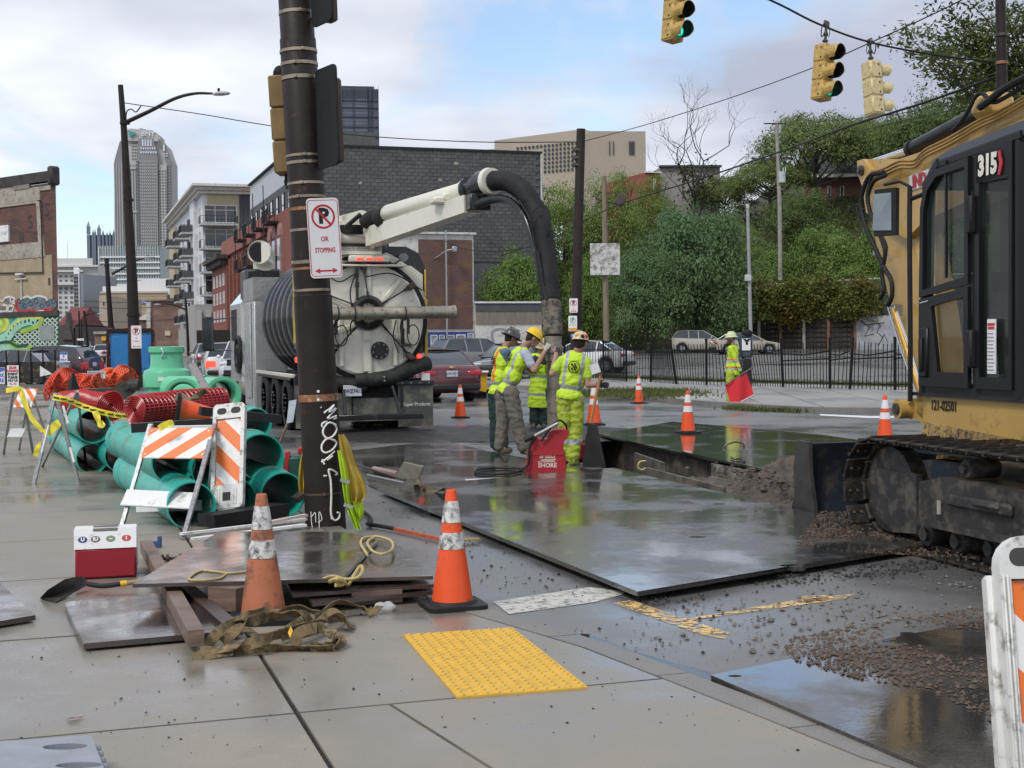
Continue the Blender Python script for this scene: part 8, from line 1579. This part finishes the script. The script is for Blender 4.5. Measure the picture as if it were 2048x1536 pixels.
t=T('threaded_rod','rusty threaded rod with big nuts behind the timber','rod',G(342,1118,.06));b=B();b.cyl((-.09,.02,0),(.1,.05,0),.012,n=8);[b.cyl((x,.03+x*.2,0),(x+.018,.033+x*.2,0),.035,n=6)for x in(-.075,-.04,.05)];b.out('rod',M('rusty_steel',(.09,.055,.04),.7,.3,var=.4,scale=20),t)
t=T('blue_clamp','small blue metal clamp behind the timber end','clamp',G(312,1096,.04));b=B();b.box((0,0,.03),(.09,.03,.05),bev=.005);b.box((.03,0,.07),(.03,.03,.05),bev=.005);b.out('body',M('clamp_blue',(.03,.07,.2),.5),t)
for lab,pts,w_ in(('long tan strap end reaching right towards the plastic bottle',[(560,1275,.08),(600,1245,.12),(640,1235,.10),(672,1205,.14),(715,1212,.10),(742,1222,.07),(760,1212,.09)],.06),('tan strap loop on top of the pile in front of the faded cone',[(445,1285,.06),(470,1262,.12),(510,1240,.17),(560,1232,.16),(600,1228,.18),(618,1245,.1),(600,1256,.08)],.065),('lowest tan strap lying nearest the camera',[(384,1316,.05),(430,1308,.06),(500,1300,.06),(580,1296,.06),(660,1296,.06),(682,1284,.08),(670,1272,.08)],.06),('tan strap curling left in the pile',[(415,1290,.06),(440,1262,.12),(480,1245,.12),(495,1262,.1),(540,1272,.09),(620,1262,.10)],.06),('folded tan strap at the right of the pile',[(590,1290,.07),(600,1265,.13),(640,1255,.14),(665,1268,.12),(664,1290,.07),(620,1296,.06)],.06),('tan strap crossing the middle of the pile',[(400,1304,.06),(450,1298,.08),(520,1282,.12),(570,1262,.14),(640,1240,.13),(690,1232,.08)],.06),('short tan strap end with a stitched loop',[(640,1245,.1),(660,1225,.15),(690,1240,.12),(700,1248,.06)],.07),('tan strap behind the faded cone base',[(440,1258,.07),(465,1240,.14),(520,1226,.17),(590,1215,.14),(640,1228,.1)],.055)):strap(lab,[G(x,y,z)for x,y,z in pts],w_)
strap('tan strap lying on the plate near the leaning pole',[G(x,y,z)for x,y,z in((832,962,.08),(838,968,.14),(850,978,.09),(870,984,.08),(890,980,.12),(886,988,.08))],.07)
rope('yellow rope loop lying on the corner of the top sheet',gz([(735,1110),(722,1088),(728,1076),(755,1073),(782,1082),(785,1098),(765,1108),(745,1102),(735,1085),(748,1074)],.24),.010);rope('knotted yellow rope hanging over the front edge of the stack',[G(*a_)for a_ in((640,1160,.21),(665,1152,.24),(690,1158,.22),(715,1155,.23),(725,1142,.25),(720,1132,.26),(700,1165,.20),(692,1175,.14),(688,1190,.10))],.010);rope('thin yellow rope on the left of the top sheet',gz([(500,1142),(460,1146),(430,1143),(400,1142),(378,1158),(410,1160),(440,1156),(452,1148)],.232),.007);rope('frayed rope knot on the stack edge',[G(*a_)for a_ in((660,1163,.21),(675,1158,.24),(690,1166,.2),(672,1170,.2),(682,1160,.22))],.014)
t=T('plastic_bottle','crushed clear plastic bottle on the kerb at the strap end','bottle',G(768,1214,.06),(radians(80),0,1));b=B();b.lathe([(.0001,-.05),(.03,-.05),(.034,-.02),(.026,.0),(.034,.03),(.03,.05),(.012,.07),(.012,.08)],14);b.out('body',M('clear_plastic',(.8,.82,.84),.1,alpha=.45),t)
b=B();p=G(581,1265,.2);b.add([(-.014,0,.0),(0,-.012,-.025),(.012,0,.01),(0,.01,.03)],[(0,1,2,3)]);tag(b.out('leaf',M('yellow_leaf',(.7,.4,.03),.6),None,p),'yellow leaf on the tan strap pile','leaf');b=B();b.add([(-.04,0,.0),(-.01,-.02,.012),(.03,-.01,.004),(.04,.01,.01),(0,.015,.0)],[(0,1,2,3,4)]);tag(b.out('leaf',M('brown_leaf',(.3,.17,.09),.7),None,G(150,1438,.045)),'brown leaf on the sidewalk slab at the lower left','leaf')
bxo('digging_bar','orange handled digging bar lying on the asphalt behind the bright cone','bar',G(790,1058,.03),G(888,1080,.03),.03,.03,M('chipped_orange_bar',(.42,.09,.04),.5,var=.3,scale=15));rope('black bent hose end beside the digging bar',[G(x,y,.03)for x,y in((690,1012),(715,1018),(738,1032),(742,1044),(735,1048),(760,1052),(792,1058))],.018,black,'hose','hose');bxo('scraper_blade','yellowed metal scraper at the tip of the digging bar','scraper',G(925,1080,.03),G(958,1078,.03),.08,.015,M('yellowed_metal',(.3,.2,.08),.6))
for lab,a_,c_,r_,m_ in(('pale steel tube lying left on the muddy plate',(748,938),(795,948),.035,M('pinkish_pipe',(.32,.2,.18),.5)),('thin grey rod lying beside the brown board',(735,950),(808,966),.014,steel),('long dark rod on the plate edge near the pole',(700,925),(810,960),.014,dsteel)):b=B();o_=G(*a_,.08);b.cyl((0,0,0),G(*c_,.08)-o_,r_,n=10);tag(b.out('metal_tube',m_,None,o_),lab,'metal tube')
t=T('square_board','muddy square board tilted up on the plate behind the pole','board',G(815,965,.05));o_=t.location;b=B();b.poly([A(x,y,16.2)-o_ for x,y in((790,958),(806,925),(846,934),(832,964))],(.02,.015,.01));b.out('board',M('muddy_board',(.20,.18,.14),.6,var=.3,scale=6),t,ang=None)
gpm=M('grey_moulded_plastic',(.26,.28,.31),.4,var=.12,scale=8,bmp=.1);P_=[G(x,y,.17)for x,y in((-160,1492),(182,1470),(222,1570),(-200,1590))];c_=sum(P_,V())/4;t=T('barrier_foot','grey moulded plastic base with oval recesses at the lower left corner','plastic base',(c_.x,c_.y,.04));b=B()
hs=[[(G(x,y,.17).x-c_.x+rx_*cos(a),G(x,y,.17).y-c_.y+ry_*sin(a))for a in[i*pi/10 for i in range(20)]]for x,y,rx_,ry_ in((130,1493,.083,.04),(158,1530,.083,.035))];b.holed([(p.x-c_.x,p.y-c_.y)for p in P_],hs,.0,.13);b.out('body',gpm,t,ang=None)
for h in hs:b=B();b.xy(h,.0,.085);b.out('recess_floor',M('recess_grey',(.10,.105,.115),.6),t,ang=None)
b=B();e0,e1=P_[1]-c_,P_[2]-c_
for k_ in range(1,8):p=e0.lerp(e1,k_/8);b.box((p.x+.012,p.y,.06),(.03,.035,.10),bev=.008)
b.out('edge_lugs',gpm,t)
t=T('shoring_pump','red plastic shoring pump tank lettered SPEED SHORE standing between the workers','pump',G(1093,940,.04),radians(-4));rp=M('pump_red',(.40,.02,.028),.42,var=.08,bmp=.05);o_=t.location;k=158.0
pz=lambda x,y:((x-1093)/k,(942-y)/k)
def yr(pts,y0,y1,name,m,bev=None):b=B();b.xz([pz(*p)for p in pts],y0,y1);return b.out(name,m,t)
yr([(1053,942),(1057,908),(1062,902),(1126,902),(1130,908),(1131,942)],-.16,.16,'tank_base',rp);yr([(1062,903),(1064,878),(1072,868),(1078,880),(1096,880),(1100,866),(1108,862),(1136,861),(1138,872),(1127,888),(1126,903)],-.14,.14,'tank_top',rp);yr([(1059,911),(1128,911),(1129,907),(1059,907)],-.17,.17,'rib',rp)
b=B();b.cyl((pz(1070,875)[0],-.17,pz(0,874)[1]),(pz(1118,850)[0],-.2,pz(0,848)[1]),.022,n=10);b.out('pump_handle',M('handle_grey_metal',(.45,.45,.45),.35,.6),t);b=B();b.cyl((pz(1052,879)[0],-.17,pz(0,882)[1]),(pz(1072,875)[0],-.17,pz(0,873)[1]),.028,n=10);b.tube(crv([(pz(1085,882)[0],-.18,pz(0,882)[1]),(pz(1105,855)[0],-.2,pz(0,855)[1]),(pz(1120,845)[0],-.15,pz(0,843)[1]),(pz(1132,852)[0],-.1,pz(0,852)[1]),(pz(1134,862)[0],-.05,pz(0,862)[1])],5),.013,8);b.tube(crv([(pz(1072,876)[0],-.2,pz(0,876)[1]),(pz(1062,895)[0],-.2,pz(0,895)[1]),(pz(1060,925)[0],-.2,pz(0,925)[1]),(pz(1050,938)[0],-.2,.03)],5),.014,8);b.out('handle_grip',black,t)
lw=M('pump_lettering',(.70,.60,.52),.5)
text('SPEED',.078,lw,'lettering',t,XF((.02,-.162,.188),UPR),bold=.0022,sx=.95);text('SHORE',.078,lw,'lettering',t,XF((.02,-.162,.072),UPR),bold=.0022,sx=.95)
b=B();[b.box((.02+dx_,-.162,z),(.17,.003,.008))for z,dx_ in((.145,.01),(.131,-.005),(.117,.01))];b.xz([(.10,.158),(.10,.132),(.13,.145)],-.164,-.161);b.xz([(-.075,.128),(-.075,.106),(-.105,.117)],-.164,-.161);b.out('arrow_mark',lw,t)
rope('black pump hose looped on the plate left of the red pump',[G(x,y,.06)for x,y in((1048,938),(1020,936),(985,936),(955,940),(952,945),(980,948),(1020,947),(1044,941))],.014,black,'hose','hose')
t=T('rubber_flap','dark rubber sheet standing at the trench edge behind the shovel','rubber sheet',G(1190,944,.04));o_=t.location;b=B();b.poly([A(x,y,17.8)-o_ for x,y in((1176,846),(1190,850),(1210,946),(1164,936))],(.03,.03,0));b.out('sheet',M('scuffed_rubber',(.028,.027,.026),.6,var=.4,scale=4),t,ang=None)
t=T('fuel_can','red can just visible between the worker and the rubber sheet','can',G(1163,922,.04));b=B();b.box((0,.1,.12),(.16,.14,.24),bev=.03);b.cyl((.03,.1,.24),(.03,.1,.28),.02,n=8);b.out('body',rp,t)
t=T('equipment_trailer','small yellow and black equipment trailer parked behind the maroon sedan','trailer',G(950,797));o_=t.location;Yt=o_.y;qa=lambda x,y,d=0:A(x,y,Yt+d)-o_
b=B();b.poly([qa(x,y)for x,y in((936,747),(974,747),(973,770),(975,775),(972,784),(950,780),(936,777))],(0,.5,0));b.out('yellow_guard',M('trailer_yellow',(.60,.34,.02),.4),t);b=B();b.poly([qa(x,y,-.02)for x,y in((948,759),(961,757),(960,771),(956,768))],(0,.02,0));b.out('logo_triangle',black,t,ang=None)
b=B();b.box(qa(948,744,.2),(.85,.6,.06),bev=.02);b.out('top_rail',white,t);b=B()
for y_ in(752,758,766,773):b.box(qa(925,y_,.2),(.5,.05,.05))
b.out('slats',M('slat_grey',(.35,.34,.32),.5),t);b=B();b.box(qa(950,783,.3),(.95,.5,.12));b.box(qa(925,765,.5),(.5,.4,.5),bev=.03);b.out('chassis',blackp,t)
for x,y in((928,793),(962,793)):b=B();p=qa(x,y,.1);b.cyl(p,p+V((0,.25,0)),.17,n=18);b.out('wheel',tyre,t)
# ================================================================ PEOPLE
skin=M('skin',(.36,.20,.14),.55,var=.08,scale=9);hairm=M('dark_hair',(.022,.016,.012),.8,var=.3,scale=40,bmp=.5,bs=90);greyb=M('reflective_grey_band',(.34,.36,.37),.4,var=.1,scale=20);orb=M('orange_band',(.75,.17,.04),.6)
def solid(name,prims,vox,mats,par,fn=None,fold=0,sm=5,fs=9,cut=None):
 b=B()
 for p in prims:
  if p[0]=='b':b.ball(p[1],p[2],14,10,p[3]if len(p)>3 else None)
  else:_,a,c,r0,r1=p;b.tube([a,a.lerp(c,.33),a.lerp(c,.66),c],[r0,r0*.68+r1*.33,r0*.34+r1*.67,r1],12);b.ball(a,r0,12,8);b.ball(c,r1,12,8)
 me=b.mesh('t',mats);ob=bpy.data.objects.new('t',me);md=ob.modifiers.new('r','REMESH');md.mode='VOXEL';md.voxel_size=vox;md.use_smooth_shade=True;ms=ob.modifiers.new('s','SMOOTH');ms.iterations=sm;ms.factor=.5
 m2=baked(ob);m2.materials.clear()
 for m in(mats if isinstance(mats,list)else[mats]):m2.materials.append(m)
 if fold:
  k=len(m2.vertices);co=np.empty(k*3,'f');nn=np.empty(k*3,'f');m2.vertices.foreach_get('co',co);m2.vertices.foreach_get('normal',nn);co=co.reshape(-1,3);h=np.array([noise.noise(V((c[0]*fs,c[1]*fs,c[2]*fs*1.7)))+.5*noise.noise(V((c[0]*22,c[1]*22,c[2]*30)))for c in co])
  m2.vertices.foreach_set('co',(co+nn.reshape(-1,3)*h[:,None]*fold).astype('f').ravel())
 if cut:bm=bmesh.new();bm.from_mesh(m2);bmesh.ops.delete(bm,geom=[v for v in bm.verts if cut(v.co)],context='VERTS');bm.to_mesh(m2);bm.free()
 if fn:m2.polygons.foreach_set('material_index',[fn(p.center)for p in m2.polygons])
 m2.polygons.foreach_set('use_smooth',[True]*len(m2.polygons));m2.update();m2.name=name;return put(name,m2,par)
def hand(prims,el,wr,to,curl=.5,s=1.0):
 d=(to-wr).normalized();x=d.cross(V((0,-1,.2))).normalized();n_=x.cross(d);pc=wr+d*.045*s;prims.append(('b',pc,(.04*s,.042*s,.022*s),Matrix((x,d,n_)).transposed()))
 for k in range(4):
  a=pc+d*.035*s+x*(k-1.5)*.021*s;m_=a+(d*(1-curl*.4)-n_*curl*.6).normalized()*.035*s;e=m_+(d*(1-curl)-n_*curl*1.2).normalized()*(.034,.04,.037,.028)[k]*s;prims+=[('c',a,m_,.0105*s,.0098*s),('c',m_,e,.0098*s,.0085*s)]
 a=pc-d*.02*s-x*.035*s;m_=a+(d*.6-x*.7-n_*.3).normalized()*.04*s;prims+=[('c',a,m_,.013*s,.0115*s),('c',m_,m_+(d-n_*.6).normalized()*.03*s,.011*s,.0095*s)]
def person(label,Y,J,fdir,shirt,vest,pants,hat,hatm,boots,glove=None,sleeves='short',hunch=0,vestfn=None,vmats=None,coat=0,sc=1.0,beard=None,pfold=.012):
 P_={k:A(v[0],v[1],Y+v[2])for k,v in J.items()};gx=(P_['aL']+P_['aR'])/2;o=V((gx.x,gx.y,.04));t=T('person',label,'person',o);P_={k:p-o for k,p in P_.items()};F_=V(fdir).normalized();s=sc
 H,Nk,Pv=P_['head'],P_['neck'],P_['pelvis'];ax=(Nk-Pv).normalized();shx=(P_['sR']-P_['sL']);shx=shx.normalized()if shx.length>.01 else V((1,0,0));sx_=(shx-ax*shx.dot(ax)).normalized();dp=ax.cross(sx_);RT=Matrix((sx_,dp,ax)).transposed();side=V((0,0,1)).cross(F_).normalized();RH=Matrix((side,-F_,V((0,0,1)))).transposed()if 0 else Matrix((F_.cross(V((0,0,1))).normalized(),F_,F_.cross(V((0,0,1))).normalized().cross(F_))).transposed()
 body=[('b',H,(.076*s,.096*s,.108*s),RH),('b',H+F_*.035*s-RH.col[2]*.06*s,(.055*s,.06*s,.055*s),RH),('c',H+F_*.085*s,H+F_*.108*s-RH.col[2]*.022*s,.011,.014),('b',H+F_*.09*s-RH.col[2]*.058*s,(.026,.016,.010),RH),('c',H-RH.col[2]*.06-F_*.02,Nk,.056,.062)]
 for k in(-1,1):body+=[('b',H+RH.col[0]*k*.078*s-F_*.005,(.012,.022,.032),RH),('b',H+RH.col[0]*k*.034+F_*.083*s+RH.col[2]*.004,(.017,.012,.010),RH)]
 def torso(g):return[('b',Nk.lerp(Pv,.28),(.175+g,.115+g,.20+g*.5),RT),('b',Nk.lerp(Pv,.62),(.155+g,.112+g,.19),RT),('b',Pv,(.165+g,.12+g,.13),RT),('c',P_['sL'],P_['sR'],.062+g,.062+g)]
 body+=torso(-.01)
 for k in 'LR':
  body+=[('c',P_['s'+k],P_['e'+k],.052,.041),('c',P_['e'+k],P_['h'+k],.042,.029),('c',P_['p'+k],P_['k'+k],.085,.056),('c',P_['k'+k],P_['a'+k],.055,.04),('c',P_['a'+k],P_['t'+k],.042,.036)]
  d=(P_['h'+k]-P_['e'+k]).normalized();hand(body,P_['e'+k],P_['h'+k],P_['h'+k]+d)
 gl=glove;hs_=[P_['hL'],P_['hR']];cl=[greyb,skin];solid('body',body,.0085,[skin,gl or skin],t,(lambda c:1 if gl and min((c-h).length for h in hs_)<.17 and min((c-h).dot((h-e).normalized())for h,e in((P_['hL'],P_['eL']),(P_['hR'],P_['eR']))if(c-h).length<.2 or True)>-.6 and any((c-P_['h'+k]).length<.17 and(c-P_['h'+k]).dot((P_['h'+k]-P_['e'+k]).normalized())>-.02 for k in 'LR')else 0),0,3)
 pt=[('b',Pv,(.182,.14,.12),RT)]
 for k in 'LR':g=.02;q_=P_['a'+k];pt+=[('c',P_['p'+k],P_['k'+k],.115,.098),('c',P_['k'+k],q_+V((0,0,.03)),.098,.086)]
 solid('trousers',pt,.011,pants if isinstance(pants,list)else[pants],t,(lambda c:1 if c.z<.30 and c.z>.24 else 0)if isinstance(pants,list)else None,pfold)
 for k in 'LR':solid('boot',[('c',P_['a'+k]+V((0,0,.02)),P_['a'+k]-V((0,0,.02)),.055,.052),('c',P_['a'+k]-V((0,0,.02)),P_['t'+k],.05,.042),('b',(P_['a'+k]+P_['t'+k])/2-V((0,0,.03)),(.06,.06,.02))],.01,boots,t)
 sh_=torso(.010)
 for k in 'LR':f=1 if sleeves=='long' else .62;e=P_['s'+k].lerp(P_['e'+k],f);sh_+=[('c',P_['s'+k],e,.07,.066 if sleeves!='long' else .058)]+([('c',P_['e'+k],P_['e'+k].lerp(P_['h'+k],.92),.058,.046)]if sleeves=='long' else[])
 if vest:solid('shirt',sh_,.011,shirt,t,None,.008)
 L_=(Nk-Pv).length;vs_=(torso(.024)[:3]+[('c',P_['sL'].lerp(Nk,.45),P_['sR'].lerp(Nk,.45),.07,.07)])if vest else sh_
 if coat:vs_+=[('c',Pv.lerp(Nk,.2),Pv-ax*(coat+.1),.165,.17),('c',Pv+sx_*.06,Pv+sx_*.07-ax*(coat+.1),.12,.13),('c',Pv-sx_*.06,Pv-sx_*.07-ax*(coat+.1),.12,.13)]
 def vf(c):
  z=(c-Pv).dot(ax)/L_;x=(c-Pv).dot(sx_);a_=abs(x)
  if vestfn:return vestfn(z,x,c)
  if .16<z<.26:return 1
  if .085<a_<.128 and z>.2:return 1
  return 0
 solid('vest' if vest else 'jacket',vs_,.010,vmats or[vest or shirt,greyb],t,vf,.013,cut=lambda c:(c-Pv).dot(ax)<(-coat if coat else-.035)and(c-Pv).length<.3+coat)
 if vest:
  bc=Nk.lerp(Pv,.30)+(dp if dp.y<0 else-dp)*.148;b=B();X_=Matrix.Translation(bc)@Matrix((sx_,ax,sx_.cross(ax))).transposed().to_4x4();b.torus((0,0,.0),.075,.005,None,24,4);[b.box((x,y,0),(.02,.028,.008),Matrix.Rotation(x*30,3,'Z'))for x,y in((-.03,.03),(.01,.035),(.03,.0),(-.02,-.03),(.02,-.03),(0,0))];m_=b.mesh('crest',signk);m_.transform(X_);put('crest',m_,t)
 hr_=[('b',H+RH.col[2]*.012-F_*.022,(.083*s,.088*s,.10*s),RH),('b',H-F_*.05-RH.col[2]*.03,(.062,.05,.06),RH)]
 if beard:hr_+=[('b',H+F_*.05-RH.col[2]*.095,(.062,.06,.075),RH),('b',H+F_*.03-RH.col[2]*.06,(.075,.06,.05),RH)]
 solid('hair',hr_,.010,beard or hairm,t,None,.004)
 HX=Matrix.Translation(H+RH.col[2]*.035*s-F_*.008)@RH.to_4x4();b=B();n_=28;pr_=[(.118,-.004),(.122,.0),(.116,.012),(.112,.04),(.096,.08),(.066,.108),(.03,.120),(.0001,.122)];b.lathe(pr_,n_,HX@Matrix.Diagonal((.92,1.12,1,1)),caps=False)
 if hat=='full':b.lathe([(.118,.004),(.162,-.008),(.162,-.014),(.118,-.004)],n_,HX@Matrix.Diagonal((.92,1.08,1,1)),caps=False)
 else:b.grid(lambda a,c:HX@V((.105*sin((a-.5)*2.4),(.125+.055*c*cos((a-.5)*2.6))*cos((a-.5)*1.5),-.002-.018*c)),10,3)
 b.box(HX@V((0,0,.118)),(.03,.16,.018),RH,bev=.006);ht=b.out('hard_hat',hatm,t,ang=50);b=B();b.lathe([(.1085,.014),(.1105,.0)],n_,HX@Matrix.Diagonal((.92,1.12,1,1)),caps=False);b.out('hat_band',black,ht);return t,P_,HX,ht
limeS=M('lime_tshirt',(.42,.62,.05),.75,var=.08);limeP=M('lime_rain_pants',(.36,.46,.03),.55,var=.2,scale=3,dirt=(.20,.20,.05),da=.3);taupe=M('taupe_work_trousers',(.155,.135,.11),.85,var=.15,scale=3,dirt=(.09,.075,.06),da=.3);bootm=M('muddy_boots',(.085,.065,.045),.8,var=.4,scale=12);blueg=M('pale_blue_tshirt',(.36,.40,.48),.85,var=.06);darkg=M('dark_green_trousers',(.022,.045,.042),.8,var=.2);glovg,glovw=M('dark_glove',(.04,.04,.042),.8),M('dirty_white_glove',(.42,.40,.35),.8,var=.2,scale=20);navy=M('blue_grey_hoodie',(.10,.16,.22),.85)
W=person('worker in yellow hard hat and lime vest bending over the suction nozzle',19.6,dict(head=(1066,677,-.05),neck=(1046,697,0),pelvis=(1013,782,.05),sL=(1034,706,.17),sR=(1052,709,-.17),eL=(1062,742,.2),hL=(1092,712,.15),eR=(1068,741,-.28),hR=(1091,700,-.12),pL=(1006,786,.12),pR=(1022,786,-.10),kL=(1006,842,.12),kR=(1034,845,-.1),aL=(1000,896,.1),aR=(1046,899,-.1),tL=(1016,903,.06),tR=(1064,905,-.14)),(.82,.2,-.55),blueg,hiv,taupe,'front',M('hat_yellow',(.78,.50,.01),.3,coat=.4),bootm,glovw)
W=person('worker with dark hard hat, orange and lime vest and dark trousers behind the bending man',20.5,dict(head=(1023,677,0),neck=(1008,698,0),pelvis=(996,785,0),sL=(996,705,.16),sR=(1012,705,-.16),eL=(1030,745,.2),hL=(1062,725,.2),eR=(1022,745,-.1),hR=(1060,722,0),pL=(990,788,.1),pR=(1002,788,-.1),kL=(992,842,.1),kR=(1001,843,-.1),aL=(991,892,.1),aR=(1006,893,-.1),tL=(1004,899,.1),tR=(1020,900,-.1)),(.85,.3,-.4),navy,hiv,darkg,'full',M('hat_charcoal',(.06,.062,.065),.35,coat=.4),bootm,glovg,'long',vestfn=lambda z,x,c:1 if .16<z<.24 else(2 if z>.24 and(.0<x<.07 or-.12<x<-.07)else 0),vmats=[hiv,greyb,orb])
b=B();b.ball(W[2]@V((-.05,.05,.085)),.03,10,6);b.out('white_sticker',white,W[3])
person('worker in long lime rain coat mostly hidden behind the suction nozzle',25.4,dict(head=(1082,692,0),neck=(1080,708,0),pelvis=(1077,776,0),sL=(1066,714,0),sR=(1093,714,0),eL=(1064,745,-.1),hL=(1084,728,-.3),eR=(1096,745,-.1),hR=(1094,728,-.3),pL=(1070,780,0),pR=(1086,780,0),kL=(1069,820,0),kR=(1086,820,0),aL=(1068,848,0),aR=(1087,848,0),tL=(1066,854,-.12),tR=(1088,854,-.12)),(.1,-.9,-.45),hiv,None,darkg,'full',M('hat_tan',(.45,.36,.22),.4),bootm,glovg,'long',coat=.36,vestfn=lambda z,x,c:1 if(.30<z<.38 or-.22<z<-.15)else 0,vmats=[hiv,greyb],sc=1.0)
W=person('worker seen from behind in stickered hard hat and lime trousers holding a shovel',18.2,dict(head=(1161,686,0),neck=(1152,708,0),pelvis=(1139,793,0),sL=(1124,722,0),sR=(1173,724,-.02),eL=(1104,748,-.02),hL=(1113,705,.28),eR=(1176,770,-.08),hR=(1196,770,-.1),pL=(1130,798,0),pR=(1152,798,0),kL=(1130,855,0),kR=(1152,857,0),aL=(1131,918,0),aR=(1146,922,-.05),tL=(1122,926,.13),tR=(1158,931,.02)),(.45,.85,-.15),limeS,hiv,[limeP,greyb],'front',M('hat_cream',(.66,.60,.45),.35,var=.1,scale=25,dirt=(.55,.22,.05),da=.5),bootm,glovg,pfold=.016)
for i,(x,y,z,c_)in enumerate(((-.09,-.05,.05,'blue'),(.09,-.03,.05,'red'),(.0,-.11,.05,'gold'),(.07,-.09,.04,'black'))):b=B();b.ball(W[2]@V((x,y,z)),.028,10,6);b.out('sticker',M('sticker_'+c_,{'blue':(.08,.25,.5),'red':(.5,.05,.04),'gold':(.6,.4,.05),'black':(.03,.03,.03)}[c_],.4),W[3])
W5=person('bearded flagger in lime jacket with orange stripes standing at the far kerb',33.4,dict(head=(1462,676,0),neck=(1466,692,0),pelvis=(1466,742,0),sL=(1461,697,-.15),sR=(1472,697,.12),eL=(1472,722,-.18),hL=(1481,742,-.2),eR=(1458,720,.1),hR=(1453,742,.05),pL=(1461,746,-.08),pR=(1468,746,.08),kL=(1459,778,-.08),kR=(1468,778,.08),aL=(1460,805,-.08),aR=(1472,805,.08),tL=(1449,808,-.1),tR=(1462,809,.06)),(-.95,-.2,-.05),hiv,None,[limeP,greyb],'full',M('hat_pale_lime',(.55,.62,.35),.4),M('brown_boots',(.12,.05,.035),.7),glovg,'long',vestfn=lambda z,x,c:1 if .05<z<.13 else(2 if .13<z<.18 or(.45<z<.5)else(1 if .35<z<.45 else 0)),vmats=[hiv,greyb,orb],coat=.1,beard=M('brown_beard',(.09,.045,.025),.9,bmp=.4))
t=T('red_flag','square red warning flag on a short stick held by the flagger','flag',A(1481,742,33.1));o_=t.location;c4=[A(x,y,33.1)-o_ for x,y in((1450,770),(1494,746),(1508,790),(1464,813))];b=B();b.grid(lambda a,c:c4[0].lerp(c4[1],a).lerp(c4[3].lerp(c4[2],a),c)+V((0,.05*sin(a*7+c*3),0)),16,14);b.out('cloth',M('flag_red',(.62,.02,.03),.6,var=.08),t);b=B();b.tube([c4[3]+V((0,-.02,0)),c4[2]+V((0,-.02,0))],.02,5);b.out('weighted_hem',greyb,t);b=B();b.tube([A(1508,733,33.1)-o_,A(1450,770,33.1)-o_],.014,6);b.out('stick',wood,t)
t=T('digging_shovel','wooden handled shovel held upright by the worker at the trench','shovel',A(1197,770,18.0));o_=t.location;b=B();b.tube([A(1201,748,18.0)-o_,A(1178,862,17.9)-o_],.019,8);b.out('handle',M('orange_brown_handle',(.36,.16,.05),.5,var=.2),t);b=B();b.cyl(A(1193,793,18)-o_,A(1192,799,18)-o_,.028,n=8);b.cyl(A(1178,860,17.9)-o_,A(1177,866,17.9)-o_,.025,n=8);b.out('collar',M('collar_yellow',(0,0,0)),t)
b=B();pth=crv([A(x,y,17.9)-o_ for x,y in((1178,864),(1174,876),(1173,885),(1177,895),(1180,899))],5);b.ribbon(pth,.05,.012,(0,-1,.2));b.out('blade',shb,t);b=B();b.box(A(1190,737,17.95)-o_,(.12,.006,.13),Matrix.Rotation(-.3,3,'Y'));b.out('paper_tag',white,t)
bpy.data.scenes.remove(TMP)
